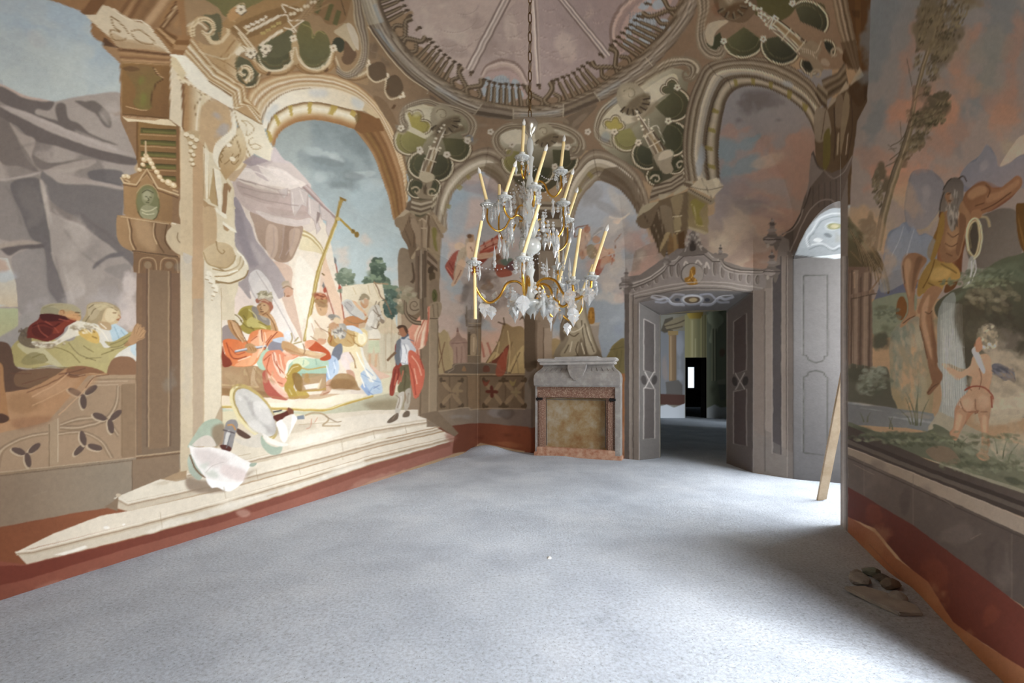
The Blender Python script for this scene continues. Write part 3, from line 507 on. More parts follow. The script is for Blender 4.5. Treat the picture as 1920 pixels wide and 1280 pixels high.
P('e9dab8', '404 430 420 440 440 452 440 480 448 520 440 560 430 556 418 500 404 470')
# volute
P('e9dcbd', '382 490 384 470 400 450 420 454 440 460 452 480 462 496 465 508 456 524 440 530 420 530 408 540 404 556 396 540 388 520')
E('dccaa6', 417, 478, 23, 22); S('a88a60', 2, '406 440 410 470 416 474 420 468'); CURL(417, 478, 22, -60, 1.2, 'a88a60', 2)
S('b79b70', 2, '380 470 388 490 404 500 424 502 438 492'); S('a88b60', 2.2, '404 500 430 510 450 498 456 478'); S('a88b60', 2.2, '404 526 430 520 456 508 462 496'); S('9c7f56', 2, '404 530 436 530 460 520'); S('fbf3dc', 3, '446 480 452 496 440 508')
E('f6ecd2', 392, 516, 6, 8); E('f6ecd2', 398, 528, 5, 7); E('f6ecd2', 406, 540, 4, 7); E('f6ecd2', 400, 552, 3, 7); S('a88b60', 1.5, '386 512 396 536 400 548')
Q('e8dcc2>dccdb1 400 560 400 850', '382 485 404 540 416 560 416 850 382 868'); S('c3a880', 1.6, '382 485 382 860', st=1); S('b89c76', 1.2, '415 540 415 800', st=1); Q('c3aa86', '362 480 382 500 382 862 362 866'); Q('b9a387', '362 500 381 505 381 862 362 862')
# shield, quivers, paper
P('a98e6c', '400 800 416 760 416 800 400 860', .7); P('8d7864', '350 895 380 900 430 908 425 920 380 924 352 916', .85, 2); P('8d7864', '460 888 500 870 480 880 462 894', .6, 2)
P('a9b7a0>b8c2b0 380 790 400 850', '352 838 362 820 378 796 392 787 410 786 420 800 412 830 400 836 372 836'); P('8a6a4e', '400 800 420 796 420 830 408 836 398 820', .7, 2); P('d9cdbf', '360 834 384 816 398 820 404 836 380 836')
E('c2a862', 476, 772, 31, 63, -38); E('e8d9a4', 473, 774, 28, 60, -38); E('b29a5c', 477, 773, 26, 57, -38); E('cfcac2', 479, 773, 25, 54, -38); C('aba5a0', '470 760 20 8 60 505 790 12 20 -30 460 745 16 7 50', .6); C('e6e1da', '490 770 24 10 55 480 800 14 8 30 450 745 8 14 -30', .7)
P('5d4436', '444 802 470 818 462 822 446 814'); P('8f8a88', '418 828 424 792 440 786 446 796 442 812 432 844 414 838'); P('d8d4ce', '420 832 426 808 432 812 424 838', .9); P('5a2f26', '412 835 424 834 434 840 430 846 418 844'); S('c98f50', 3, '426 797 436 797 442 806'); S('54484a', 2, '418 806 440 812'); S('6f6d70', 2, '432 815 424 840')
P('5f2c20', '512 780 530 774 546 766 550 774 536 784 520 790'); S('b9753c', 3, '538 766 545 778'); S('3c3a40', 2.5, '512 772 524 770 528 769'); P('7b4a34', '540 764 549 768 550 776 542 778'); Q('7d8590', '556 780 570 777 571 785 558 786'); S('b09876', 3, '572 778 590 774 606 776 616 786 604 797'); S('b09876', 2.4, '604 798 638 798'); S('c88e74', 1.2, '584 785 582 800 574 804|596 782 590 792'); S('8e765a', 1.4, '610 780 630 790 640 790')
P('d6ccbc', '440 822 460 824 478 816 490 812 492 836 470 838 448 832'); P('a8b6a2', '490 816 500 830 516 838 530 836 524 850 508 852 496 842 490 832'); P('ece6dc', '492 812 506 820 524 828 540 832 536 836 518 835 498 826'); P('efeae4', '518 792 534 786 540 802 540 820 534 830 526 822 522 806'); P('ddd5c8', '530 786 548 776 556 782 550 800 542 816 538 800'); P('f4f0ea', '548 778 557 784 548 804 541 820 546 800', .9)
P('b3bfae>a3ae9c 360 860 360 900', '352 862 358 850 372 870 380 890 372 900 356 886'); S('7a5e44', 3, '356 852 366 878 380 892 392 896')
Q('f3eeea', '354 834 364 838 400 838 430 846 458 862 472 868 484 869 468 876 460 890 456 902 432 921 408 914 396 914 386 896 370 876 358 850'); P('ddd0cb', '366 842 390 842 410 850 430 862 420 872 400 876 384 872 370 860', .85, 3); P('cfd2c6', '378 870 392 866 384 886 398 896 410 892 400 880 390 884 374 874', .8, 2); P('e0cdc8', '420 870 445 876 462 884 456 902 430 896 412 884', .8, 2); P('9eab98', '470 868 482 868 476 874 468 874'); S('cabfb8', 1.2, '386 886 400 872 420 866'); P('fbf9f6', '386 896 400 900 440 905 456 902 432 921 408 914 396 914', .9)
P('bfb6a8', '748 738 758 734 756 750 752 768 746 778 741 772 745 752'); P('b1a796', '760 732 770 728 770 748 766 764 760 770 758 758 762 746'); P('6b5a4a', '726 790 738 778 747 774 746 784 736 791 728 793'); P('6f5d4c', '756 776 762 770 768 772 766 780 756 782'); S('7a5c40', 4, '726 676 742 660', w1=5, st=1); S('7a6a50', 1.6, '760 700 782 728', st=1)

# ================= vault ground =================
V0 = '9f8565'
P('ab8b63>8c7258 450 100 900 250', '395 -40 640 -60 1340 -60 1640 -60 1640 100 1560 130 1440 112 1300 330 1210 340 1100 282 910 280 810 360 770 300 700 180 600 136 530 140 465 180 440 150 380 120 350 60')
Q('ab8b63', '340 -60 700 -60 690 160 560 130 470 175 380 125 350 60')
P('8c7258', '1060 290 1112 275 1200 320 1225 350 1290 340 1290 200 1200 100 1060 230')
# ================= back wall skies =================
DB[0] = 0
Q('a8adb1>c2a793 850 380 860 640', '806 470 836 380 870 330 907 315 950 330 985 400 985 720 800 720')
C('c2a797', '860 640 50 18 -20 830 600 30 20 0 910 480 50 20 -20 880 330 20 12 0 940 350 30 14 30 880 400 30 20 -30 850 470 20 30 0 930 620 50 20 0', .75); C('94a7b1', '855 400 16 40 10 850 540 26 24 0 900 520 30 20 0 880 600 40 12 20 830 500 12 40 0', .6); C('caa38c', '900 640 60 16 0 870 560 24 9 20 950 650 30 24 0', .6); C('9a8a86', '890 350 24 9 10 925 365 20 8 20', .5)
Q('aeb1b5>8e979f 1110 360 1140 640', '1010 470 1072 400 1095 350 1122 325 1165 350 1200 400 1230 480 1190 560 1185 720 1000 720')
C('b3a69e', '1130 500 60 40 0 1180 500 50 60 0 1165 440 30 40 0', .6); C('b89a90', '1185 465 20 30 30 1200 520 26 30 0 1170 560 20 10 0 1110 500 20 14 0', .75); C('c9beae', '1160 500 26 40 50 1140 560 40 12 10 1150 420 20 14 0 1170 380 30 14 50', .6); C('96928f', '1130 385 34 8 30 1110 370 14 20 20 1160 440 20 6 -40', .55); C('8690a0', '1110 640 50 40 0 1085 560 20 60 0 1160 620 30 30 0 1150 660 30 40 -30', .6); C('a5aeb4', '1100 430 20 30 0 1150 600 30 12 -30', .5)
C('c7a88e', '1025 640 26 22 0 1000 670 20 20 0', .9); C('97a5b0', '1030 618 20 14 0', .6)
Q('8f8a88>9c8676 1400 180 1480 500', '1190 470 1340 400 1340 130 1560 130 1560 300 1530 420 1500 500 1450 520 1470 620 1170 600')
C('6f6662', '1400 205 40 22 -10 1440 195 50 18 10 1385 225 20 14 0 1460 225 20 9 0', .75); C('a8826e', '1370 240 20 18 30 1440 260 50 24 -20 1480 300 40 50 0 1430 320 50 26 10 1400 240 24 10 -20 1510 260 20 40 0 1450 370 60 20 10 1480 420 30 40 0', .6); C('7c8d93', '1365 285 20 22 0 1400 270 20 12 -40 1395 310 30 16 -20 1360 320 12 20 0 1420 255 18 6 -30', .8); C('8a7f7e', '1380 350 40 20 0 1430 380 30 20 0 1350 390 20 40 0', .5); C('b3a08a', '1350 470 40 40 0 1400 420 50 30 20 1380 500 50 24 0 1440 300 24 10 -20 1330 440 20 30 0', .7); C('947565', '1420 500 50 10 4 1440 480 40 10 0 1350 500 14 5 0', .7); C('c2b69e', '1340 455 20 14 0 1440 395 30 9 20', .5); C('786e6c', '1410 385 34 14 10 1440 400 30 8 20', .5); C('a58270', '1440 410 50 22 -40 1490 340 30 40 0', .5)
C('b89486', '1210 500 30 50 20 1230 520 20 30 0', .7); C('c8bfb0', '1200 480 16 16 0 1215 540 20 8 0', .6)
# gods and putti
C('8d8078', '890 560 26 30 0 880 590 22 24 20 905 520 40 14 -10 930 500 40 10 -20 950 560 20 30 40', .8); C('6f625a', '895 530 26 14 0 925 520 26 8 -15 900 555 16 24 0', .7); C('aaa29a', '880 575 14 26 -20 930 485 40 8 -10', .6)
P('9a4e3e', '835 500 842 486 852 474 862 470 866 490 858 510 852 528 846 520'); P('a8503c', '898 478 905 462 925 446 936 438 940 448 932 465 920 472 905 478'); P('c79078', '900 470 906 456 925 447 940 450 930 462 912 466', .9); P('8f4030', '890 480 905 476 915 484 900 500 893 520 884 510'); P('c9a98c', '872 470 876 454 884 444 892 452 894 466 902 478 918 474 926 480 905 486 888 486 878 482'); P('b3aa96', '862 468 872 462 876 476 870 490 862 510 856 520 852 505 856 486'); P('cba98a', '864 486 872 484 870 504 858 528 850 536 846 532 854 520 858 504'); P('a98462', '876 450 880 440 888 440 889 449 884 454'); E('6b4c34', 880, 442, 5, 4); P('cdb093', '852 460 862 454 872 460 866 466 856 468')
P('866a58', '925 486 934 476 942 484 948 496 940 508 930 510 922 500'); P('9b5340', '930 496 950 500 960 514 940 520 930 512'); P('5d6e60', '938 488 956 484 964 490 960 502 946 498', .9); P('6c4a4a', '948 500 962 488 964 506 954 506'); E('7a5138', 933, 482, 6, 6); E('a06d50', 915, 528, 5, 5); P('8a6a4c', '904 534 920 530 926 538 916 544 902 542')
P('c39a7c', '1090 432 1098 428 1104 432 1108 446 1100 460 1104 476 1096 480 1088 470 1084 456'); E('a86a4c', 1101, 430, 6, 7); P('b4876a', '1088 466 1094 470 1097 482 1092 486 1086 478'); P('8d8a88', '1108 446 1122 428 1131 426 1122 438 1112 450'); E('b78a6c', 1118, 449, 7, 7); P('c99c7e', '1112 462 1126 456 1136 466 1148 466 1152 474 1140 478 1134 490 1120 486 1110 474'); P('8a7550', '1100 462 1112 458 1120 474 1112 486 1102 478', .9); P('a24c38', '1118 490 1132 486 1132 502 1120 517 1115 504'); P('c08e70', '1132 480 1148 482 1152 490 1138 494 1128 504 1126 494'); S('7c4a30', 1.4, '1154 466 1152 454 1158 446 1164 438|1086 440 1078 444 1080 428 1092 424 1104 422'); S('a9583e', 1.5, '1140 470 1150 488|1146 496 1152 476'); S('d9cdbb', 2.6, '1142 406 1154 410 1166 410 1180 400', wm=5); P('d9c4ae', '1150 412 1164 410 1160 420 1150 418')
# tents and fence of the back wall
P('a89066', '818 630 826 624 834 618 846 640 856 690 840 710 818 710'); P('b39a70', '838 622 846 640 856 680 858 700 846 680', .9); S('6f4c34', 1.5, '820 622 828 670 835 706|822 690 834 640')
P('9a7a68', '842 642 854 630 858 620 866 632 876 642 878 710 850 710 850 660'); P('ab8a76', '850 648 862 640 870 650 872 700 856 700', .7); S('7e5c4e', 1.2, '846 644 876 642|856 650 858 700|866 650 864 700'); Q('7e5c4e', '857 614 859 614 860 622 856 622')
P('c5a48c', '895 638 920 642 932 660 918 700 895 700'); S('b0705c', 4, '902 640 908 670|914 642 922 668'); 
P('8d734e>a78d60 930 640 970 690', '944 606 960 612 984 620 984 705 920 705 905 690 925 660 938 630'); P('c3a872', '925 660 950 680 946 705 970 660 984 650 984 705 912 705', .7); S('6e573a', 1.6, '945 610 930 650 905 690|960 640 948 700|975 660 955 704'); S('5a4634', 2.2, '933 604 948 609|944 595 946 608')
P('6f3a28', '898 690 930 672 955 645 950 670 944 705 910 705'); P('8f4a30', '925 690 948 660 944 704 928 704', .8)
Q('7b6750', '876 590 902 590 902 702 876 702'); Q('65523f', '872 590 878 580 898 580 904 592 902 612 874 612'); 
for x in (875, 884, 894, 901): Q('5a4936', '%d 596 %d 574 %d 572 %d 596' % (x-2, x-1, x+1, x+2))
P('a38c6c', '883 628 890 626 894 640 892 664 882 664 881 642', .9); Q('54442f', '878 622 882 622 881 666 877 666'); S('9a8362', 1.4, '876 666 902 666|876 612 902 612|898 616 898 664'); Q('8a755a', '884 592 892 592 892 612 884 612', .7)
Q('6b5a48', '848 690 856 681 928 681 936 690 952 700 840 700'); P('6b5a48', '838 700 848 690 856 681 930 681 940 692 952 700'); S('94806a', 1.6, '840 698 850 692 858 682 926 682 938 694 950 698'); P('8f6b48', '866 695 870 686 874 695'); P('6a4030', '906 696 908 686 916 686 918 696')
Q('7d664c>6f5a44 820 700 990 700', '818 700 1000 700 1000 770 900 768 818 775'); S('a58c6c', 2, '820 701 985 702', st=1); S('54432f', 1.4, '820 705 982 705', st=1)
Q('84694c', '875 704 900 704 900 768 875 764'); S('5b4835', 1.4, '876 705 876 765|900 705 900 768|843 706 843 770|948 706 948 766|980 706 980 766', st=1)
Q('7d6f60', '984 670 1172 670 1172 775 984 770'); Q('85715f', '984 768 1172 775 1172 810 984 802'); Q('7a4430', '984 800 1172 808 1172 900 984 880')
def quatre(x, y, r, col):
    for a in (0, 90, 180, 270): E(col, x+r*.55*math.cos(math.radians(a)), y+r*.55*math.sin(math.radians(a)), r*.55, r*.3, a)
def leafx(x0, x1, y0, y1):
    cx, cy = (x0+x1)/2, (y0+y1)/2
    for sx, sy in ((0, 0), (1, 0), (0, 1), (1, 1)):
        X = x0+5 if not sx else x1-5; Y = y0+6 if not sy else y1-6
        E('93795a', (X+cx)/2, (Y+cy)/2, 14, 4, math.degrees(math.atan2(cy-Y, cx-X)), .8); E('55432f', X, Y, 5, 3, 90); E('55432f', X+(5 if not sx else -5), Y+2, 4, 2, 0)
leafx(822, 872, 706, 766); leafx(902, 948, 706, 766); leafx(940, 990, 706, 766); quatre(858, 733, 10, '8f7656'); quatre(922, 734, 11, '5f2f22'); quatre(967, 735, 9, '8f7b58')
P('a08a50', '955 712 962 716 968 710 964 722 958 722', .7); P('7a3626', '905 712 912 716 918 712 914 722 908 722', .8)
Q('87745f>74645a 820 775 990 790', '800 770 818 768 876 764 900 768 985 766 1000 766 1000 802 900 795 820 800 800 800'); C('8c8a8c', '930 775 20 8 0 860 780 30 8 0', .5); C('54463c', '950 776 14 8 0', .5); S('a58f74', 1.5, '820 771 874 764 882 768 900 766 985 766')
Q('6e3a26>85462c 880 800 940 830', '852 818 820 802 878 794 900 793 990 800 1010 850 900 830 880 845 848 850'); C('a0603c', '940 830 50 6 4', .7); C('5b2c1c', '950 815 30 10 0 900 820 14 10 0', .5); C('91594a', '850 820 16 14 0', .7)
# middle column
Q('7b6a58>8a7763 980 560 1036 560', '984 570 1000 560 1040 565 1036 620 1036 690 984 690'); P('63523f', '974 600 984 586 1000 570 1010 566 1004 590 1006 680 984 690 983 604'); Q('5d4c3a', '983 600 1004 596 1006 690 983 690'); P('927d68', '1002 566 1014 566 1012 590 1008 604 1018 612 1018 690 1006 690 1004 590'); Q('a38f7a', '1018 610 1036 606 1034 690 1019 690'); S('5d4b3a', 1.4, '1006 600 1006 688|1019 612 1019 688', st=1); P('8f7c68', '1010 566 1050 566 1044 590 1036 610 1018 612')
Q('6a5a4a', '970 380 1075 380 1068 440 1058 470 1040 500 1038 570 994 570 994 470 975 430'); Q('8d7e6c', '1014 470 1036 470 1036 570 1014 570'); Q('574839', '996 470 1010 470 1010 570 996 570'); L('1000 405 1030 412 1065 398', '1002 425 1032 430 1062 420', '8e7f6c b5a792 7a6a58 a39480 6a5b4a', 1, 1); S('9d8e7a', 2, '1012 470 1012 570|1036 440 1036 565', st=1); P('8c7c68', '1020 440 1050 430 1060 470 1040 520 1034 480')
# urn stand and seated statue above the altar
Q('96897a', '1098 608 1124 608 1122 632 1128 660 1126 672 1098 672'); Q('aa9c8a', '1094 604 1126 604 1122 610 1098 610'); P('9a6a28', '1102 604 1104 580 1109 576 1114 580 1115 604'); S('6d4716', 1, '1104 586 1114 586|1103 594 1115 594'); E('b5812f', 1108, 590, 2, 8)
P('8a7c66', '1056 640 1056 600 1066 590 1090 590 1100 600 1116 640 1124 668 1060 674 1040 672 1052 655'); P('6a5a48', '1052 600 1060 596 1060 630 1052 640 1050 620'); P('a89a80', '1070 592 1092 594 1104 616 1116 650 1120 668 1096 664 1084 630 1072 610'); P('5d4e3e', '1060 620 1074 626 1082 636 1072 660 1056 668 1046 668 1056 650', .9); P('b5a88e', '1058 616 1070 624 1084 620 1092 616 1086 628 1074 632 1062 626'); S('5b4c3a', 1.5, '1080 640 1090 664|1096 620 1110 660|1066 634 1060 660|1088 630 1086 660'); P('988b76', '1060 590 1060 560 1070 545 1085 545 1096 560 1098 600 1070 600'); P('807260', '1060 590 1062 562 1070 552 1074 580 1070 600', .9)
P('a38a60', '1036 636 1054 640 1060 652 1044 672 1036 674'); P('76683f', '1136 676 1142 660 1150 646 1172 636 1172 700 1150 694'); P('675c38', '1150 650 1172 640 1172 700 1160 696 1154 670', .7); S('59502f', 1.2, '1142 656 1170 650|1158 656 1150 690|1166 656 1162 690')
Q('8f5b35', '1163 700 1173 700 1173 870 1163 870'); C('b07a5c', '1167 830 4 30 0', .7)
# ================= corner pier =================
Q('8f785e', '740 400 752 388 765 378 805 372 832 400 826 470 822 600 822 790 806 790 800 775 784 780 790 600 776 560 779 470 764 450 752 440')
P('7a634a', '758 430 770 406 776 430 782 460 778 470 770 486 764 462 752 440'); S('5f4a35', 1.6, '768 412 776 440 776 464|760 432 770 460'); P('9a8368', '771 410 780 412 787 430 789 462 782 466 778 440 771 424'); Q('6d573f', '800 400 806 405 806 470 800 470'); S('a58d70', 5, '795 410 796 465', st=1); S('725c44', 1.5, '791 410 791 462', st=1); P('7f6a50', '776 400 790 397 802 402 800 416 796 412 788 412 784 420 780 408'); S('b9a283', 2.2, '786 414 792 410 799 416|789 428 799 428')
P('b3a082', '740 404 745 395 752 387 770 397 756 406 742 412'); P('8d765a', '741 410 756 405 770 398 757 430 746 426 741 422'); S('6b543c', 1.5, '770 400 757 434'); Q('ad9878', '772 390 788 398 778 404 770 398'); Q('b09c7c', '793 399 803 395 807 402'); P('a08a6c', '807 404 826 402 830 412 838 422 838 432 830 438 824 434 812 418'); P('8a745a', '808 408 825 434 831 440 828 446 806 424'); S('6e5941', 1.3, '808 404 826 436'); E('8e785c', 824, 414, 5, 7, -40); E('a68f70', 824, 414, 3, 5, -40)
Q('978163', '806 422 825 440 825 488 806 466'); P('7d7238', '810 428 819 430 818 450 820 470 816 468 812 452'); Q('9f8868', '800 466 804 464 825 484 822 490'); L('802 472 820 490', '800 500 820 516', '6b5640 98816a 5f4b36 8d765c', 1, 0)
P('b09a7a', '771 482 784 463 785 466 776 484'); Q('7b6550', '779 470 788 468 788 560 778 560'); Q('93806a', '788 468 792 468 792 600 788 600'); Q('65523f', '795 470 800 470 800 600 795 600'); S('5e4a36', 2.5, '773 492 776 520 772 530', w1=6); E('57462f', 810, 518, 6, 10); E('4f3e2b', 808, 505, 5, 8, 30); P('877159', '806 530 818 524 824 540 824 568 808 570'); E('5d5a30', 815, 554, 5, 12); S('3f3d20', 1.2, '813 546 817 554 813 562'); P('80694f', '765 560 774 556 786 560 788 590 782 600 768 590 760 576'); CURL(778, 572, 9, 0, 1.3, '5a4632', 1.6); S('56422f', 1.6, '762 575 768 590 782 598'); P('9b866a', '806 570 826 566 827 586 820 598 806 596'); S('67523c', 1.3, '812 570 814 594|820 568 822 594'); S('5f4c38', 1.5, '806 597 822 597')
Q('9a856a', '806 598 821 598 820 790 805 790'); Q('8a755c', '788 600 806 596 804 786 786 780'); S('b39d7e', 1.6, '806 600 804 788', st=1); S('5f4c38', 1.4, '821 600 820 770|790 600 788 780', st=1); Q('7d6953', '786 776 820 770 860 812 852 818')
S('b04c38', 2, '804 574 790 598 764 622', st=1); P('dd9a7c', '803 576 806 582 802 630 790 600 770 618'); P('e6b89a', '802 584 800 640 785 655 770 640 768 620 790 596', .9); S('bf6a4e', 1.6, '804 580 801 640')
Q('c3b190>a3906f 820 800 700 790', '806 784 818 790 838 808 853 816 850 822 800 800', 0)
# cornice left lit
L('360 68 380 92 412 132 430 142 460 160 462 182', '347 104 364 122 388 150 408 162 433 178 438 204', 'b98b57 f4e4c2 d8b98a f6ead0 b48a58 e8d4ac c9a575 e2caa0 efe0c0', 1, 2)
L('318 60 333 66 359 66 356 80', '320 102 330 102 346 104 350 98', 'a3784c 8b6238 b78d5e 9a6f44', 1, 1)
L('300 48 318 62 332 68', '288 60 304 78 320 100', '7a5530 c49c6c 8a6238 a97f52', 1, 1)
L('462 184 466 168 487 150 520 138 560 133 600 134 640 144 675 162 702 186 727 220 747 262 760 310 765 375', '488 228 494 208 510 187 535 173 565 165 600 165 640 172 668 184 690 200 710 225 732 272 748 310 757 388', 'a97f52 c9a272 e6cfa4 c39a68 f2e4c6 b78c5c e9d6b0 d2b082 efdfc0', 0, 2)
Q('c7a272', '438 204 462 184 487 212 492 234')
L('438 200 462 182 486 208', '438 208 462 196 490 232', 'b98b57 f0dfbc c09766 e4cfa4', 1, 1)
P('fbf3de>ecd9b4 500 180 690 210', '492 236 498 208 515 188 540 173 575 166 610 166 650 175 682 190 690 202 680 208 650 203 612 194 575 191 540 199 512 216 500 240'); P('cfd2d4', '580 168 610 168 612 180 584 180', .6, 3); P('c9d2d8', '660 182 684 192 678 206 662 198', .6, 3); P('c9d0d4', '498 215 515 195 522 204 504 230', .5, 3)
L('500 240 512 217 540 199 575 191 612 194 650 203 680 210', '512 276 524 250 548 232 586 225 625 230 664 242 666 244', '8c6a42 e9d6ae f9efd6 efe0bc d6b88a b98b5a a67645', 0, 2)
for q in ('499 242 506 246 512 262 506 268', '512 216 518 214 526 230 522 238', '540 199 548 197 549 215 545 220', '577 192 586 191 583 213 577 213', '622 196 634 200 624 216 615 214', '660 205 668 210 664 220 656 214'): Q('c3a54c', q, .9)
L('712 222 732 262 748 305 758 345 762 390', '665 242 697 285 715 330 730 375 738 412', 'a57b50 b98f62 8a6038 9b7145 7a5430 96703f 8a6238 b08658', 0, 2); Q('8a6038', '668 206 712 222 720 245 676 250 664 242 670 222'); Q('d9bf94', '684 192 712 222 706 222 680 206')
Q('7d6232', '664 218 674 208 676 222 668 232', .8)
# carved white block and scroll left
P('f5ebd2', '437 203 462 220 490 234 500 258 510 276 506 302 492 294 476 288 474 300 462 290 455 262 446 232'); Q('f3e8cc', '437 204 492 234 511 278 506 302 476 288 474 302 462 292'); S('b99b68', 1.3, '452 226 462 236 462 254 470 250 476 240 464 228 452 226|474 258 466 264 470 272 480 270 490 276 476 280 466 268'); S('a88855', 2, '438 206 455 262 472 300', st=1); Q('ab9b9c', '474 290 506 302 470 312 455 304', .9)
# trefoil tracery left vault
G1, G2, DK = '6d6845', '8b8048', '4c4634'
P('7a7448>8d8150 440 60 500 0', '372 -20 500 -40 510 -5 486 20 450 34 420 30 408 14'); P('6f6a4c', '396 28 410 26 416 40 418 62 412 74 398 76 386 66 392 54 386 44 378 40 372 36 382 28')
tracery('480 100 494 124 534 122 549 84', (520, 76), '6d694a>5f5c40 490 60 540 120', .30, 'e6d0a6', '8d6b42', 4); tracery('552 84 566 124 606 124 622 94', (588, 70), '7f7648>6a6644 570 50 610 120', .30, 'e6d0a6', '8d6b42', 4); P('7f7648>6d6a48 590 50 590 120', '556 62 566 42 580 42 588 66 596 58 608 60 617 74 618 96 590 112 560 96'); P('6d694a', '486 98 488 76 510 62 540 55 548 62 547 92 520 108'); S('a89a5c', 1.5, '566 44 584 54 586 72 596 58 610 64|492 76 502 84'); P('4a4a38', '622 90 626 74 636 70 646 78 646 90 638 98 632 94'); P('7a5f45', '648 76 664 90 668 104 658 120 646 120 640 110 644 100'); tracery('446 104 440 130 456 160 478 160 484 120', (464, 112), '6c694c>5b583e 450 100 470 160', .16, 'dcc396', '8d6b42', 3.2)
P('97754f', '590 -20 656 -20 656 10 648 38 632 46 612 44 600 30 588 24'); S('69683e', 9, '604 -5 592 24|622 8 612 38|636 20 628 46', .9); S('5a4a34', 1.3, '600 -5 600 20|640 0 648 30'); P('cdb893', '650 44 660 60 668 84 664 96 652 80 640 70 626 60 640 48')
L('478 112 500 130 530 128 548 112 552 90', '466 112 488 138 532 142 560 118 553 84', 'e6d0a6 c7a374 a47c4e', 0, 1); L('554 88 570 118 590 130 612 120 622 96', '548 92 562 130 592 140 624 130 630 100', 'e6d0a6 c7a374 a47c4e', 0, 1)
Q('c9a877', '546 82 554 62 560 84 562 112 556 122 548 110'); 
for x, y in ((550, 72), (625, 90), (688, 118), (724, 144), (752, 178), (497, 96)):
    for a in range(0, 360, 90): E('f0e0c0', x+4*math.cos(a*.01745+.5), y+4*math.sin(a*.01745+.5), 4, 3.4)
    E('a8835a', x, y, 1.8)
L('630 104 640 130 660 142 684 134 690 120', '626 116 634 142 662 152 692 144 696 126', 'dcc6a0 b5956c 8d6c48', 0, 1)
P('6f5a43', '690 128 700 118 716 116 724 130 724 146 712 152 698 150'); P('6b5740', '724 150 740 140 752 150 756 168 744 182 730 180 722 166')
S('dcc6a0', 3, '688 122 690 142 704 154 722 148 724 146|724 150 722 172 732 186 748 182'); C('7b6650', '700 90 20 26 30 720 110 24 10 50', .7); S('9a836a', 1, '700 80 696 96 708 100 704 112|718 96 722 112 736 116')
P('8b6f50', '700 180 722 190 745 230 760 280 765 330 756 300 740 250 716 210')
for x, y in ((726, 165), (738, 200), (612, 131), (504, 138)): E('6a4e33', x, y, 2.5, 5, 40)
# left scroll brackets
P('c8a472>e9d6b0 430 90 470 100', '416 56 424 36 444 44 448 62 470 82 478 104 466 106 462 96 446 104 440 120 444 140 436 150 420 140 405 122 380 110 372 78 384 84 404 84 414 72'); CURL(385, 56, 28, 170, .9, 'd3b180', 11, 1, 1); CURL(385, 54, 26, 170, .9, 'f0dfbc', 3, 1, 1); S('efdfbc', 4, '352 50 362 42 376 44 388 56', .8); S('e7cfa2', 8, '388 66 398 80 414 78 428 62 424 42', w1=5); CURL(456, 136, 17, 80, .9, 'dcc091', 9, 1, -1); CURL(456, 134, 17, 80, .9, 'f6ead0', 2.5, 1, -1); P('f2e4c4', '448 88 462 84 474 84 480 98 478 108 470 108 466 98 456 98 446 104 440 98'); S('a57d4e', 2, '380 100 410 108 424 96 440 74|420 138 432 150|410 60 414 76'); S('b08a5a', 1.4, '366 90 400 120 450 158|430 100 420 124 440 146')
# flying pinnacle with white bars
P('b08a58', '420 40 520 -10 580 -20 560 30 548 50 470 90 440 60'); P('8d6b42', '438 48 540 10 560 30 460 72', .7); S('f0e0c2', 5.5, '464 60 500 42 524 30', st=1); S('efe0c2', 5.5, '486 86 520 62 530 56', st=1); S('f0e0c2', 3, '524 30 538 28 544 38 570 38|532 52 546 56 552 62|536 24 530 8 560 20|545 55 570 38|540 38 556 60'); S('efdcb8', 4, '440 48 460 70 474 88 482 100', .9); S('e4cda0', 3, '440 40 430 30|456 50 466 60 460 64'); P('f0e0c2', '496 92 504 84 510 86 508 94 500 104 492 108', .9)
for i in range(9): E('f2e4c8', 462+i*4.6, 50-i*2.2+2*(i % 2), 2.6, 3); E('ead9b6', 545+i*6.5, 26-i*3.6+3*(i % 2), 3.2, 3.6)
for i in range(8): E('c8b06a', 490+i*5, 62-i*3+2*(i % 2), 2.5, 3)
S('b08f62', 3, '540 12 600 -14|548 40 620 6', .8); P('c79a64', '426 28 438 14 452 12 456 24 444 36 432 40'); S('d9b98a', 2, '440 14 456 6 460 14')
# ribbed frame at x~660 and cornice of the gallery
L('656 -20 662 10 664 40 674 70 676 100 664 126 646 134 632 120', '678 -20 682 20 688 48 692 80 690 110 678 136 654 148 630 138', 'c3b08e 8d7a62 b9a88c 857360 b0a08a 7d6c58 aa9474', 0, 1)
P('d9cbb2', '650 46 660 46 672 70 672 94 662 80', .9)
def ring(a, b, cols, n=60, sub=1):
    L(a, b, cols, 0, sub, n=n)
up = '694 -30 705 0 724 47 760 95 804 135 850 168 903 193 961 204 1010 204 1056 195 1114 171 1169 135 1220 92 1267 36 1290 -20'
lo = '660 -30 677 0 691 47 722 92 760 136 804 170 845 197 888 215 965 224 1052 219 1125 190 1180 160 1227 124 1293 44 1316 -20'
ring(up, lo, '7b6a58 a3937c 6d5c4b 9a8a76 b7ab98 6f5f50 aa9d88 83735f 8f8070 6a5a48')
for q, c in (('706 0 690 52 724 48 738 60 752 82', 'b9b2a4'),): pass
Q('cbbfa4', '700 -20 714 20 724 38 708 44 690 48 680 20 672 -20', .55); Q('93a0a6', '706 6 722 40 712 44 698 10', .5); Q('8c98a0', '700 52 712 56 742 96 736 98', .5); S('e6d6b4', 2, '690 50 722 96 760 140 803 170', .8)
Q('756655', '903 194 961 204 962 226 888 216'); L('903 194 961 205', '890 214 962 224', '6b5a48 8b7b68 5f5040', 1, 1); Q('716150', '1058 196 1112 172 1126 190 1058 219'); L('1058 196 1112 172', '1058 216 1124 190', '6b5a48 85755f 5f5040', 1, 1)
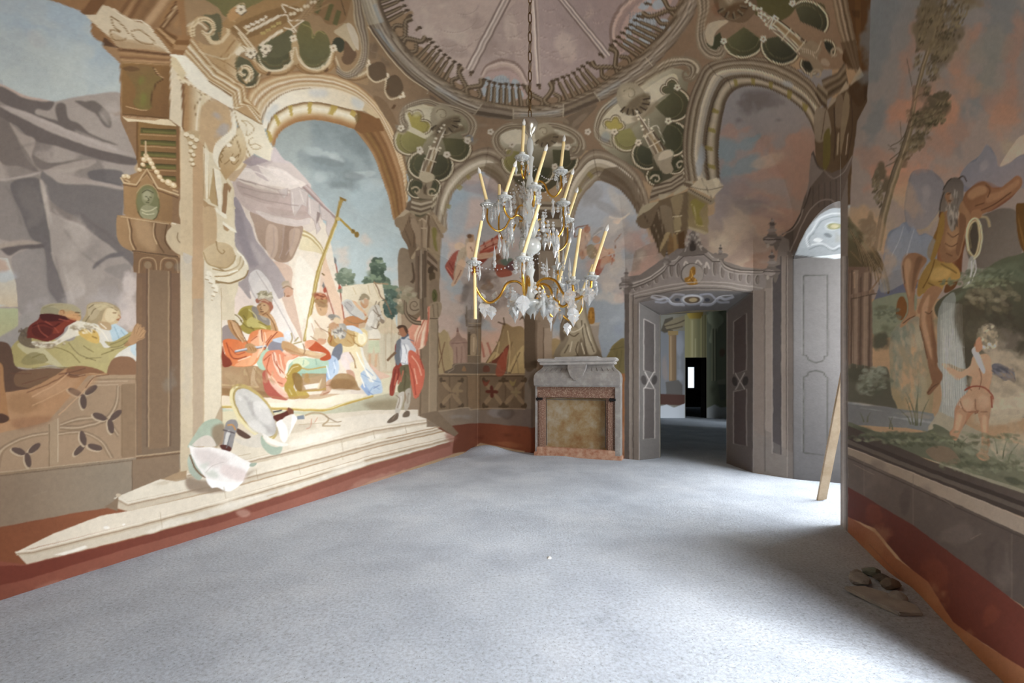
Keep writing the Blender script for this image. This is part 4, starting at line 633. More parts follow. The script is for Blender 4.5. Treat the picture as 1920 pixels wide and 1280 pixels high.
S('b7a98f', 1.6, '803 171 800 176|888 216 905 193|962 204 963 225|1057 196 1056 220|1126 190 1112 170|1224 124 1210 108', st=1); Q('a9b0b4', '820 160 860 184 856 190 815 168', .4, 2); Q('9aa4aa', '975 214 1050 208 1050 213 975 219', .4, 2); Q('9aa4aa', '1120 176 1160 150 1164 156 1124 184', .4, 2)
# spandrel leaf panels below the ring
P('7a6650', '806 178 840 200 885 220 862 236 880 262 848 240 815 200'); P('76634e', '1060 222 1120 196 1090 232 1074 256 1060 240'); C('93806a', '850 215 14 4 40 1085 225 16 4 -40 905 235 20 4 0', .6)

# ================= painted dome =================
P('b9a396>a08c86 830 60 1130 120', '700 -70 705 0 724 40 775 20 760 60 804 100 850 150 917 178 985 186 1056 178 1114 150 1169 110 1220 70 1262 20 1290 -40 1290 -70', 1)
P('bfa99b', '770 -60 985 -60 877 130 830 110 790 60 770 10'); P('ab9790', '1000 -60 1050 -60 1140 100 1100 140 1010 160 1000 0'); P('b29d92', '880 130 990 -10 995 170 940 176'); P('a9958f', '1050 -60 1180 -60 1170 60 1150 96 1110 60', .9)
C('cbb8a8', '800 30 20 40 0 850 60 24 14 40 960 60 14 30 0 1060 90 16 30 0 830 10 40 16 0 1100 30 12 20 30', .6); C('9f8a80', '870 30 30 14 30 920 90 20 20 0 1040 120 24 20 0 1000 80 10 50 0 850 90 24 10 30 1120 90 14 24 -40 960 100 8 40 0', .45)
rg = np.random.RandomState(5)
def scal(x, y, r, a):
    s = arc(x, y, r, r*.75, a-60, a+60, 10); fill([ribbon(s, .6, .6)], 'd9c7b8', .75); fill([ribbon(s+np.array([1, -2]), 1.4, .8)], '8d776c', .5)
for x, y, r, a in ((870, 10, 26, 60), (850, 30, 44, 70), (890, 40, 20, 60), (912, 50, 18, 60), (840, 70, 26, 110), (870, 78, 16, 80), (815, 60, 40, 130), (860, 85, 18, 60), (835, 90, 14, 80), (890, 70, 10, 60), (960, 20, 14, 90), (966, 34, 16, 90), (955, 52, 26, 90), (975, 60, 18, 70), (955, 75, 34, 90), (968, 85, 20, 80), (938, 95, 14, 100), (975, 95, 14, 60), (1030, 10, 16, 90), (1036, 34, 20, 80), (1028, 54, 26, 90), (1060, 40, 16, 60), (1034, 80, 26, 90), (1052, 90, 28, 70), (1040, 120, 24, 80), (1070, 66, 16, 60), (1022, 100, 12, 100), (1085, 100, 16, 60), (1025, 130, 16, 100), (1110, 10, 20, 70), (1120, 30, 18, 60), (1094, 24, 12, 90)): scal(x, y, r, a)
L('944 -10 872 128', '964 -10 888 136', '8f7a70 d9c9ba a9968a ccb9aa 8a766c', 1, 1); L('994 -10 1006 160', '1008 -10 1014 160', 'c9b6a8 dccdbf 8f7b72 b9a699', 1, 1); L('1038 -10 1132 108', '1056 -10 1148 102', '857168 cfc0b4 978680 d9cbbf 8f7c74', 1, 1)
E('b49d92', 985, -12, 34, 14)
# painted windows in the dome
L('900 140 910 122 930 112 950 110 975 122 990 150', '908 150 916 136 932 134 950 132 966 142 984 170', '8e776c cbb5a6 b9a293 a98f84', 0, 1)
P('b79c92', '905 160 910 142 930 134 955 134 976 148 988 175 960 190 910 182'); P('a4abae', '916 178 920 158 930 144 944 141 955 152 958 170 956 192 920 190'); P('a4abae', '906 150 914 144 920 148 914 160 906 160'); P('a4abae', '960 152 966 148 976 158 972 166 960 160'); P('a4abae', '904 162 912 166 910 180 904 176'); P('a4abae', '962 168 976 168 982 180 966 184')
for k in range(7): S('7f878c', .8, '%d 142 %d 190' % (924+k*5, 920+k*6), .8)
for k in range(6): S('7f878c', .8, '918 %d 957 %d' % (150+k*7, 148+k*7), .8)
P('b9a095', '1148 90 1146 60 1150 30 1162 10 1185 -10 1225 -30 1262 -20 1250 20 1200 60 1168 100'); L('1148 100 1142 60 1150 28 1166 6 1190 -12', '1168 96 1164 62 1172 36 1190 14 1215 -6', '8e776c c9b2a4 a98f84 a08880', 0, 1)
E('a9b1b6', 1205, 43, 26, 20, -10); P('a9b1b6', '1171 66 1180 50 1186 58 1180 70'); P('a9b1b6', '1170 76 1190 68 1184 84 1170 88'); P('a9b1b6', '1196 14 1210 2 1222 0 1212 18'); P('a9b1b6', '1222 10 1236 -4 1250 2 1246 12 1230 18'); P('a9b1b6', '1200 70 1224 60 1230 74 1210 84 1196 80'); P('a9b1b6', '1238 36 1256 40 1256 56 1240 58')
for k in range(9): S('6f777d', .8, '%d 22 %d 66' % (1182+k*6, 1178+k*7), .8); S('6f777d', .8, '1178 %d 1232 %d' % (26+k*5, 22+k*5), .7)
# gallery balustrade, drawn around the ring in perspective
UP = resamp(smooth(pts('694 -30 705 0 724 47 760 95 804 135 850 168 903 193 961 204 1010 204 1056 195 1114 171 1169 135 1220 92 1267 36 1290 -20'), False), 400)
TP = resamp(smooth(pts('745 -40 752 -6 768 24 800 66 837 104 878 130 917 152 961 158 1010 158 1036 150 1070 138 1103 116 1136 92 1165 62 1205 18 1222 -30'), False), 400)
def gp(t, h):
    i = min(399, max(0, int(t*399))); return UP[i]*(1-h)+TP[i]*h
def gcurve(ps): return smooth(np.array([gp(t, h) for t, h in ps]), False)
def baluster(t): 
    a, b = gp(t, 0), gp(t, .82); fill([ribbon(np.array([a+(b-a)*k for k in np.linspace(0, 1, 6)]), 9.5, 7)], '5a4a36'); fill([ribbon(np.array([a+(b-a)*k for k in np.linspace(0, 1, 6)])+np.array([1.3, 0]), 3.6, 2.8)], '8d7a60')
    p, q = gp(t, .98), gp(t, .8); fill([ribbon(np.array([q, (p+q)/2, p]), 4, 3)], '66543f'); E('4e3f2e', p[0], p[1], 5, 2.6, 0); E('6f5d48', p[0]-3, p[1]-1, 1.8, 1.8)
t = .015; k = 0
seq = []
while t < .99:
    if k % 2 == 0:
        for j in range(6): seq.append(('b', t)); t += .0165
    else:
        seq.append(('s', t)); t += .098
    k += 1
for ty, t in seq:
    if ty == 'b': baluster(t)
for ty, t in seq:
    if ty == 's':
        for m in (0, 1):
            f = (lambda u: t+u*.042) if m == 0 else (lambda u: t+.084-u*.042)
            c = gcurve([(f(.25), .95), (f(.2), .7), (f(.6), .5), (f(.95), .3), (f(.7), .05), (f(.3), .06), (f(.05), .28), (f(.3), .5)])
            fill([ribbon(c, 10, 8)], '5a4a36'); fill([ribbon(c-np.array([.8, 1]), 4, 3)], '8d7a60')
        for q in (.0, .042, .084):
            p = gp(t+q, .97); E('4e3f2e', p[0], p[1], 5, 2.8); p2 = gp(t+q, .8); fill([ribbon(np.array([p2, (p+p2)/2, p]), 5, 3)], '66543f')
c = gcurve([(x, .06) for x in np.linspace(0, 1, 40)]); fill([ribbon(c, 7, 7)], '5c4c3a'); c = gcurve([(x, .07) for x in np.linspace(0, 1, 40)]); fill([ribbon(c, 2, 2)], '8d7a60'); c = gcurve([(x, .0) for x in np.linspace(0, 1, 40)]); fill([ribbon(c, 2, 2)], 'a3927a')
# ================= mouldings of the back arches =================
SH = '7d6a55 a8977e 6f5d4a a09078 c0b198 756451 ab9c84 8a7862'
L('808 392 814 372 824 345 842 315 872 290 915 276 950 293 970 320 984 360 988 400', '838 432 838 395 850 362 866 345 884 330 906 322 934 342 952 372 966 400 974 430', SH, 0, 2)
L('826 392 834 366 850 340 876 315 910 300 940 316 958 348 970 380', '832 410 840 376 856 350 878 330 908 318 936 334 954 364 966 396', 'd3c6ae b5a68c 8b7a5e', 0, 1); Q('6f5c45', '912 305 936 306 960 340 974 380 974 430 962 400 946 362 928 338 908 326', .6)
L('1052 392 1060 345 1080 308 1112 279 1160 293 1196 325 1214 365 1220 400', '1072 430 1082 388 1096 362 1108 350 1123 338 1160 354 1184 380 1200 412', SH, 0, 2)
L('1060 400 1068 358 1084 325 1114 298 1150 306 1182 330 1200 362', '1066 420 1078 380 1090 350 1118 320 1150 334 1176 356 1192 388', 'd3c6ae b5a68c 8b7a5e', 0, 1); Q('5f4d3a', '1134 316 1158 312 1190 340 1206 380 1200 408 1182 378 1158 350 1128 338 1122 332', .7)
for q in ('860 345 868 350 862 358 855 352', '838 382 846 384 844 392 837 390', '878 326 884 333 878 338 873 331', '1085 350 1092 356 1086 364 1080 358', '1105 322 1113 328 1108 336 1100 328', '1070 380 1078 384 1075 394 1068 390'): Q('8f7f3a', q, .6)
LINE('5a4835', 1.2, '915 277 912 300 907 322', .6); LINE('5a4835', 1.2, '1112 280 1115 300 1123 338', .6)
# cartouches between the arches
def cartouche(fr, inner, lobes, dark):
    L(fr, inner, 'b3a38a 7d6b56 aa9a80 756450 9d8d74 6c5b47', 0, 1)
P('cfc2a0>5a523b 770 215 830 320', '752 232 756 206 780 194 812 200 840 200 868 214 880 240 884 270 866 290 840 318 812 350 800 400 776 400 765 330 756 270')
P('cfc3a4', '760 215 775 203 805 205 830 212 850 226 868 236 850 246 815 250 790 262 765 250')
tracery('752 240 788 282', (800, 262), '9a9155>7a7244 765 240 790 290', .55); tracery('764 214 772 214 790 226 796 250', (772, 238), 'b0a052>a3964e 764 214 790 250', .6, w=2); tracery('788 284 794 334', (812, 300), '5d5b3e>45432f 775 290 800 330', .5); tracery('806 334 838 290', (808, 290), '55523a>403d2b 810 300 840 330', .5); tracery('838 290 877 262', (830, 258), '65603f>48452f 835 262 880 290', .55); tracery('774 336 786 370', (796, 345), '4c4a34', .45, w=2.2); tracery('806 366 816 336', (800, 345), '4c4a34', .45, w=2.2)
C('6d5a42', '850 246 30 9 -8', .8); C('d6cbb0', '800 212 22 7 0', .5)
L('762 250 748 232 752 204 772 190 800 184 820 190 850 196 880 210 896 232 890 258 876 268', '766 232 760 220 762 206 780 198 802 196 822 202 846 208 866 216 878 232 876 248 864 252', '8b7860 b9aa90 7d6b56 aa9a80 756450 9d8d74', 0, 1)
E('a99a72', 752, 245, 9, 6, 40); CURL(757, 236, 13, 190, .9, '8e7f68', 6, 1, -1); E('7d8288', 880, 262, 8, 9); CURL(882, 260, 12, 0, .9, '8b7b64', 5)
def shell(x, y, r, ang, n=6, a='a3957a', b='5f4e38'):
    t = math.radians(ang); E(a, x, y, r, r*.82, ang); P(b, ' '.join('%f %f' % (x+r*np.cos(t+u)*(1 if k else .0), y+r*.86*np.sin(t+u)*(1 if k else .0)) for k, u in enumerate((-1.9, -1.5, -1.0, -.5, 0, .5, 1.0))), .7, blur=2)
    E('cdbf9f', x-r*.45*math.cos(t)-2, y-r*.4*math.sin(t), r*.4, r*.3, ang, .5, 3)
    for k in range(n):
        u = t-1.15+2.3*k/(n-1); S('43372a', r*.2, '%f %f %f %f' % (x+r*.62*math.cos(u), y+r*.56*math.sin(u), x+r*1.05*math.cos(u), y+r*.92*math.sin(u))); S('7d6d52', r*.12, '%f %f %f %f' % (x+r*.5*math.cos(u-.05), y+r*.46*math.sin(u-.05), x+r*1.02*math.cos(u-.05), y+r*.9*math.sin(u-.05)), .9)
    CURL(x-r*.1, y-r*.3, r*.4, 200, 1, '6f5e46', 1.4, .8)
shell(832, 224, 30, 70); shell(1185, 186, 33, 60, 7); shell(1022, 254, 24, 70, 5)
def pinn(x0, y0, x1, y1, w, lit=1):
    """a slender gothic turret, from its foot x0 y0 to its tip x1 y1"""
    a = np.array([x0, y0], float); b = np.array([x1, y1], float); d = b-a; n = np.array([-d[1], d[0]])/np.linalg.norm(d)
    def q(u, v): p = a+d*u+n*v*w; return '%f %f ' % (p[0], p[1])
    Q('7d6a54', q(0, -1)+q(.55, -.8)+q(.55, .8)+q(0, 1)); Q('8f7450', q(0, -.1)+q(.55, -.1)+q(.55, .5)+q(0, .5)); Q('4f3f2e', q(.02, .5)+q(.5, .45)+q(.5, .8)+q(.02, .95))
    Q('8b785e', q(.5, -.7)+q(.7, -.3)+q(1, 0)+q(.72, .4)+q(.5, .6)); S('6a5947', 1.5, q(.5, .2)+q(.95, .02))
    for v in (-.85, -.15, .6): S('d3c6aa' if lit else 'b0a28a', 1.8, q(0, v)+q(.55, v*.8), st=1)
    for u in np.linspace(.5, .98, 8): E('dccfb4' if lit else 'b9ab94', *(a+d*u+n*w*(.75*(1-u)*2+.1)*(1 if int(u*20) % 2 else -.6)), 2.6, 2.2)
    for u in (.06, .3, .52): S('cbbd9f', 2.2, q(u, -1)+q(u, .95))
for _x, _y in ((788, 283), (838, 290), (877, 263), (752, 240)): fleuron(_x, _y)
pinn(796, 330, 832, 232, 12); S('d9ceb6', 2.2, '808 300 826 262 834 240', .9)
P('8f7d63', '790 330 812 334 808 350 804 362 812 372 790 372 780 362 792 350'); P('b9a98a', '786 326 800 322 814 328 812 338 798 342 786 336'); S('6b5a45', 1.4, '798 344 800 366'); CURL(780, 358, 9, 200, 1, 'b09e7e', 3.5); CURL(808, 362, 9, -20, 1, 'b09e7e', 3.5, 1, -1); E('5f4f3a', 797, 355, 3, 9)
L('772 372 790 376 812 372', '768 398 788 404 808 396', '7a6850 b3a388 6c5b46 a4947a 604f3c 968669', 1, 1); L('812 372 822 360', '808 398 814 392', 'c9bb9e 7a6850 b9aa8c 6c5b46', 1, 1); Q('6b5a46', '765 380 772 372 770 396 760 392')
# middle cartouche (behind the chandelier)
P('cfc4aa>544d38 1000 240 1010 325', '930 262 934 240 960 230 990 238 1000 230 1030 232 1062 236 1086 250 1096 270 1084 290 1070 310 1060 330 1020 360 980 350 960 330 956 300 944 290'); P('cfc4aa', '940 252 960 246 1000 250 1060 252 1080 268 1040 274 980 270 950 270'); tracery('952 280 986 322', (988, 288), '93894e>6b6440 955 280 985 320', .5); tracery('1076 282 1038 316', (1036, 280), '59553a>45432f 1030 280 1070 310', .5); tracery('1038 316 984 322', (1012, 312), '4c4a34>3f3e2b 1000 300 1030 350', .5); C('6b5740', '1056 262 24 7 8', .8)
L('946 300 928 284 920 262 930 242 950 232 976 230 1000 232 1030 228 1062 234 1090 250 1100 274 1088 294 1070 300', '950 284 938 270 938 254 950 246 966 242 984 244 1006 242 1030 240 1056 246 1074 256 1082 268 1078 280 1068 284', '8b7860 b0a188 75634e a29278 6e5d4a 948469', 0, 1); CURL(954, 282, 12, 180, .9, '8e7f68', 5, 1, -1); CURL(1078, 280, 14, 0, .9, '7d6d58', 6)
P('8c7a62', '925 232 965 222 1052 220 1066 232 1040 226 985 236 950 226', .8)
for x, y in ((920, 247), (960, 271), (1102, 247), (1064, 276), (1040, 312), (1150, 247), (1197, 265), (838, 290), (877, 264), (787, 280), (1270, 163), (1252, 226)):
    for a in range(0, 360, 72): E('c9bda8', x+3.6*math.cos(a*.01745), y+3.6*math.sin(a*.01745), 3, 2.6)
    E('7a6850', x, y, 1.6)
shell(1022, 254, 24, 70, 5)
# right-hand cartouche
P('cbbfa0>504a36 1150 200 1250 290', '1122 250 1128 222 1150 190 1190 168 1230 138 1262 128 1290 140 1286 190 1290 250 1280 300 1262 330 1228 350 1200 320 1150 290 1126 270'); P('cbbfa2', '1134 240 1148 214 1180 190 1220 160 1262 138 1270 160 1230 190 1200 224 1170 234 1150 246')
tracery('1138 240 1146 226 1162 228 1160 244', (1150, 244), 'b3a052', .6, w=2); tracery('1152 248 1197 268', (1182, 240), '989056>7c7446 1160 240 1190 290', .5); tracery('1197 268 1224 314', (1222, 282), '50503a>3d3c2b 1195 270 1220 310', .45); tracery('1262 292 1254 228', (1236, 262), '45442f>524f38 1280 260 1240 240', .5); tracery('1254 226 1270 166', (1228, 200), '5f5b3e>4b4732 1240 180 1290 220', .5); tracery('1246 176 1250 160 1270 156', (1262, 176), '5d5a40', .5, w=2); tracery('1216 320 1244 342', (1238, 320), '41402c', .45, w=2.2); tracery('1258 324 1276 290', (1256, 304), '41402c', .45, w=2.2)
C('8a775c', '1210 210 34 10 -40', .7)
L('1150 278 1120 264 1112 240 1122 206 1146 184 1178 160 1214 134 1256 108 1300 108 1316 130 1300 150 1282 152', '1142 262 1126 254 1124 240 1132 220 1150 200 1180 178 1222 146 1254 130 1282 122 1292 130 1292 140 1280 142', '8b7860 bdb096 78664f ab9c82 6e5d4a 9b8b70', 0, 1); CURL(1290, 138, 17, 0, .9, '85745c', 6, 1, 1); C('8b959c', '1136 258 10 10 0 1150 190 26 5 -40', .5)
for _x, _y in ((1152, 247), (1197, 267), (1253, 227), (1270, 164)): fleuron(_x, _y)
shell(1185, 186, 33, 60, 7); pinn(1242, 296, 1192, 208, 13, 1); S('d9ceb6', 2, '1190 206 1212 236 1226 262', .9); S('d9ceb6', 1.8, '1216 222 1218 240 1232 236 1246 270', .9)
P('9d8d74', '1226 292 1250 280 1262 288 1258 304 1262 320 1248 326 1238 318 1230 304'); P('c3b498', '1240 286 1256 280 1262 290 1246 298 1234 300'); CURL(1230, 336, 10, 180, 1, 'b3a388', 4); CURL(1275, 310, 10, 0, 1, 'b3a388', 4, 1, -1); L('1224 350 1256 334 1282 322', '1220 362 1268 350 1284 336', '9a8a72 6c5b46', 1, 1)
L('1226 346 1258 340 1290 318', '1216 378 1262 360 1292 344', '5f4f3d a3927a 6c5b48 9a8a72 5f4f3d 8f7f68', 1, 1); L('1280 322 1290 316 1292 330', '1282 346 1290 352 1304 352', 'b3a48a 6f5e4a a4957c 675642', 1, 1)
# ================= right arch =================
L('1284 340 1280 270 1288 200 1306 150 1328 118 1387 106 1457 113 1514 145 1552 192', '1311 340 1304 281 1314 211 1326 170 1342 140 1387 128 1443 138 1500 168 1532 204', '6d5b48 9a8a72 5d4c3a 8d7d66 a8997f 65543f 93836b 7d6d58', 0, 2)
L('1309 340 1302 281 1312 211 1324 170 1342 138 1387 128 1443 138 1500 168 1534 204', '1329 340 1322 267 1334 202 1346 170 1364 148 1412 144 1471 164 1514 192 1532 222', 'cabda4 b3a790 9a8f7e 6a5a47', 0, 1); C('9aa3ab', '1310 320 5 20 0 1480 158 16 6 30 1316 290 5 14 0', .6)
L('1328 340 1322 267 1334 202 1346 170 1365 148 1412 144 1471 164 1514 192 1532 222', '1350 350 1347 281 1353 225 1362 190 1374 172 1401 161 1443 167 1486 190 1514 220 1530 262', '4f4030 a09279 b8ab92 a3957b 6f5f4a 594a3a', 0, 2)
for q in ('1326 306 1340 310 1342 318 1328 314', '1322 272 1336 276 1336 284 1322 280', '1328 238 1341 242 1342 250 1328 246', '1336 202 1348 208 1346 214 1334 210', '1374 148 1382 150 1384 160 1378 162', '1408 146 1416 148 1416 160 1410 158', '1442 152 1450 154 1448 168 1442 164', '1476 168 1486 172 1482 188 1476 184', '1504 192 1516 198 1512 210 1506 206'): Q('8a7a3a', q, .8)
LINE('4a3c2e', 1.3, '1328 119 1343 140 1365 149 1374 172', .6)
# capitals between the door crest and the arches
Q('bfb193', '1294 350 1316 332 1326 338 1340 334 1350 340 1356 350 1336 372 1320 362'); P('d0c3a6', '1336 338 1344 333 1349 340 1344 352'); S('776652', 1.4, '1316 334 1326 356 1334 372|1294 350 1326 356 1356 350'); Q('8f8067', '1290 352 1330 372 1340 372 1340 378 1332 384 1290 360'); S('4f4030', 1.5, '1292 354 1334 378'); Q('a89a7c', '1262 362 1280 348 1292 352 1264 366'); Q('a3957a', '1234 370 1236 364 1260 362 1240 376')
Q('7d6a48>94825c 1290 370 1330 430', '1290 360 1328 380 1328 436 1290 424'); P('85783a', '1294 380 1302 372 1318 380 1322 384 1312 398 1318 420 1308 424 1300 402 1296 390'); S('b3a070', 1.4, '1296 382 1302 392 1306 420 1322 424'); Q('a89878', '1284 426 1292 424 1328 436 1322 440'); 
Q('6c5a42', '1234 376 1290 358 1290 430 1278 470 1250 490 1236 470 1226 420'); P('554532', '1218 420 1232 384 1240 410 1248 440 1240 460 1236 474 1230 456 1222 440'); S('8a7860', 1.4, '1232 390 1240 420 1246 446|1226 420 1236 450 1238 470'); P('7d6c54', '1238 386 1258 390 1262 420 1264 450 1250 450 1248 430 1240 410'); P('8b7858', '1258 372 1280 364 1278 390 1272 404 1266 404 1262 390'); P('94825f', '1264 408 1276 408 1276 432 1266 432'); S('c3b390', 2, '1262 406 1279 404|1266 434 1277 432'); S('a8926a', 2, '1270 436 1272 448', w1=1); P('a38c64', '1236 474 1246 440 1256 436 1250 452'); P('7c5f3c', '1256 438 1264 450 1276 470 1262 490 1252 478'); Q('93764c', '1262 436 1268 440 1272 482 1264 486'); Q('5a4128', '1270 440 1284 432 1284 470 1274 480')
P('a39578', '1194 410 1206 386 1234 378 1220 392 1206 402'); P('6f5d47', '1194 410 1220 392 1236 380 1220 424 1200 426'); S('4f3f2f', 1.4, '1206 400 1216 420')
# ================= dark right pier =================
P('52381f', '1590 -60 1640 -60 1634 100 1628 160 1600 130 1580 110 1590 60'); Q('5a3d22', '1582 -60 1634 -60 1628 142 1614 142 1604 120 1584 90'); Q('6b4a28', '1600 -60 1612 -60 1616 130 1608 126', .6); Q('3f2b17', '1596 20 1612 20 1612 34 1600 32', .5)
L('1544 -60 1560 0 1572 60 1600 130', '1582 -60 1592 20 1604 70 1614 142', '7b664c a08c70 6a5640 a9967c 57442f 8f7c62 6b5842', 1, 2); Q('5b4630', '1576 80 1604 74 1614 130 1590 130', .7)
P('4e4c30', '1495 20 1520 5 1545 10 1548 40 1540 56 1520 46'); P('5a5432', '1400 10 1420 -20 1470 -30 1500 -10 1480 30 1440 40'); tracery('1322 84 1356 78', (1350, 60), '45452f', .7); tracery('1357 78 1430 76', (1395, 50), '6a6642>45442f 1360 50 1420 100', .42); tracery('1430 74 1496 104', (1468, 66), '54523a>35352a 1440 60 1490 110', .42); tracery('1544 76 1560 106', (1548, 92), '33332a', .4, w=2.4); tracery('1504 112 1532 134', (1520, 116), '33332a', .4, w=2.4); tracery('1490 10 1546 60', (1500, 40), '55523a>3b3a2b 1500 10 1540 60', .4); fleuron(1357, 77); fleuron(1431, 73); fleuron(1486, 6)
P('6d5840', '1340 -20 1400 -30 1420 10 1400 40 1370 40 1345 20'); C('7d4f34', '1350 15 20 14 0', .4); shell(1372, 8, 30, 80, 5, '7d6a50', '5a4028'); P('b9a98c', '1322 60 1330 44 1350 38 1366 40 1350 52 1340 64 1336 86 1326 80'); L('1300 -30 1308 20 1304 60 1308 90 1326 110 1352 112 1364 96', '1326 -30 1330 10 1322 44 1322 74 1330 90 1346 94 1352 84', '8d7b62 aa9a80 70604c a09078 75634e a5967c', 0, 1); CURL(1350, 96, 12, 80, 1, '8d7c64', 4, 1, -1)
pinn(1508, 92, 1398, 0, 15, 1); S('d6cab2', 2.6, '1420 24 1450 34 1502 72', .9, st=1); S('d6cab2', 2.6, '1434 46 1462 58 1498 94', .9, st=1); S('d9cdb6', 2.2, '1420 26 1438 46 1452 28 1460 36|1406 6 1430 20|1450 34 1444 50', st=1)
for i in range(8): E('cfc2a8', 1392+i*7, -4+i*5+3*(i % 2), 3, 2.6)
P('8f7c62', '1500 90 1520 76 1540 90 1534 108 1544 130 1530 136 1516 112 1504 104'); S('c0b196', 1.6, '1500 90 1516 94 1530 98 1540 76|1504 96 1520 100 1532 110'); CURL(1532, 140, 12, 150, 1, 'a39378', 5); CURL(1566, 100, 12, 0, 1, 'a39378', 5, 1, -1); P('a3917a', '1540 120 1552 124 1556 118 1548 110 1540 112', .9)
L('1540 150 1570 136 1584 116', '1552 186 1580 168 1590 160', '5f4f3d 8f7d64 54432f 85735a 4c3c2b 7a6850', 1, 2); L('1534 156 1546 164 1552 172', '1528 176 1540 196 1550 204', '8d7d64 5d4d3a 85755c 4f3f2f', 1, 1)
Q('66523c>54402c 1540 250 1620 250', '1530 204 1552 200 1600 150 1628 142 1626 190 1608 226 1606 260 1596 330 1594 400 1530 330 1528 260'); Q('9d8f78', '1551 204 1560 182 1572 184 1552 204'); Q('a8997f', '1572 178 1586 152 1592 162 1590 166'); Q('a5967c', '1592 160 1612 126 1620 142 1600 158'); P('4f3a26', '1592 164 1620 144 1627 146 1626 180 1612 200 1600 190'); Q('3f2d1c', '1622 140 1628 140 1626 184 1620 190', .7)
P('8b7c68', '1530 206 1549 204 1556 224 1558 250 1546 264 1530 264 1526 236'); S('5a4a38', 1.3, '1548 206 1540 262'); P('6a6030', '1548 246 1556 244 1556 300 1544 320 1544 262'); P('7a6852', '1568 184 1580 180 1580 220 1574 240 1566 230'); P('85745a', '1584 176 1592 180 1592 210 1584 250 1576 290 1576 240'); S('46362a', 1.8, '1564 200 1566 260 1564 300|1596 180 1598 240 1588 300'); S('9a8a70', 3, '1572 248 1570 290', wm=4); S('a89a84', 2, '1590 250 1586 290')
# crest over the window
Q('5f544c>6a5f58 1520 330 1600 330', '1521 288 1526 282 1532 308 1544 318 1560 324 1580 316 1600 290 1599 300 1590 330 1588 560 1480 560 1462 450 1484 430 1500 400 1508 372 1516 350 1520 320'); P('7d736c', '1523 290 1532 312 1544 320 1520 350 1512 372 1516 340 1518 316'); S('8b8078', 2, '1545 318 1556 330 1566 334 1584 320 1598 292'); S('3f3732', 1.6, '1524 286 1534 312 1544 318|1520 352 1512 380 1504 396 1486 426 1466 440')
for x in (1524, 1535, 1546, 1557, 1568): S('4b423c', 1.4, '%d %d %d 388' % (x, 350-(x-1524)*.3, x))
S('8a7f76', 2.4, '1466 438 1484 432 1498 414 1506 392|1576 400 1560 376 1540 376 1520 392 1504 420 1492 448 1480 474')
# ================= door wall =================
Q('736b66>7d746d 1180 600 1450 600', '1164 520 1200 515 1250 480 1270 466 1320 466 1360 490 1390 500 1440 505 1456 490 1462 440 1480 450 1480 560 1488 900 1412 886 1350 870 1172 868 1172 560')
Q('625a55', '1171 552 1180 552 1180 866 1171 868'); Q('8d837a', '1181 546 1187 545 1187 862 1181 864'); Q('7d736b', '1187 545 1196 540 1198 864 1187 864'); S('4f4843', 1.2, '1187 548 1187 840', st=1); S('a0958b', 1.2, '1181 548 1181 840', st=1)
P('827a74', '1187 542 1187 556 1230 546 1300 532 1360 534 1424 541 1424 560 1360 548 1300 546 1230 558 1190 570'); Q('7d7169', '1412 545 1434 542 1434 886 1412 884'); Q('8b7f76', '1434 540 1448 540 1448 812 1434 806'); Q('4f4a4a', '1448 500 1463 496 1464 852 1449 848'); Q('857970', '1464 480 1476 480 1476 856 1464 852'); Q('6d645e', '1476 470 1488 476 1488 898 1476 895'); S('453e3a', 1.4, '1475 480 1474 540 1475 856', st=1); S('a2978c', 1.2, '1435 545 1435 805|1465 480 1466 850', st=1)
Q('77706b', '1412 806 1488 850 1488 898 1412 886', .5)
# crest frieze
P('857c77', '1178 532 1200 524 1232 514 1250 496 1272 484 1280 476 1320 474 1340 484 1356 492 1380 512 1420 516 1430 512 1432 540 1360 532 1300 531 1240 541 1190 556 1180 552')
for x, y, h in ((1192, 538, 14), (1204, 533, 15), (1217, 528, 15), (1231, 522, 18), (1245, 512, 22), (1259, 506, 26), (1323, 506, 18), (1340, 502, 30), (1355, 508, 26), (1371, 514, 20), (1388, 518, 18), (1404, 522, 18), (1420, 524, 18), (1272, 506, 26)):
    E('a39a93', x-1, y, 4.6, h/2+1); E('5f5752', x, y, 3.6, h/2); E('7a716b', x+.8, y+1, 2, h/2-2)
L('1160 532 1185 530 1215 520 1238 504 1250 494', '1162 542 1188 540 1220 528 1244 512 1252 500', 'b3aaa2 6d6560 a0968f 59514c', 0, 1); L('1350 482 1362 496 1384 504 1420 506 1432 506', '1348 488 1358 506 1384 514 1420 515 1432 514', '544c47 a3998f 6d645e 99908a', 0, 1)
Q('8b827b', '1250 490 1268 486 1280 470 1322 468 1336 480 1350 482 1350 494 1334 490 1320 482 1282 482 1264 498 1252 498'); S('504844', 2, '1252 498 1264 498 1282 480 1320 477 1336 490 1350 490', st=1); S('b0a69d', 1.6, '1252 491 1268 487 1282 470 1320 466 1336 482 1350 482', st=1)
P('6b625c', '1276 480 1326 474 1318 462 1312 452 1306 440 1300 432 1292 440 1288 456 1280 470'); S('a3998f', 1.8, '1284 472 1292 452 1298 438 1308 456 1316 470'); P('3f3833', '1294 470 1294 460 1298 450 1304 458 1304 468'); 
for x, y in ((1308, 440), (1311, 450), (1314, 462), (1290, 444), (1286, 456)): E('a3998d', x, y, 3.5, 3)
Q('8d847d', '1284 484 1288 484 1290 500 1284 500'); S('b9b0a8', 3, '1282 498 1286 490 1292 498|1303 496 1308 488 1316 496|1322 502 1325 492 1330 504')
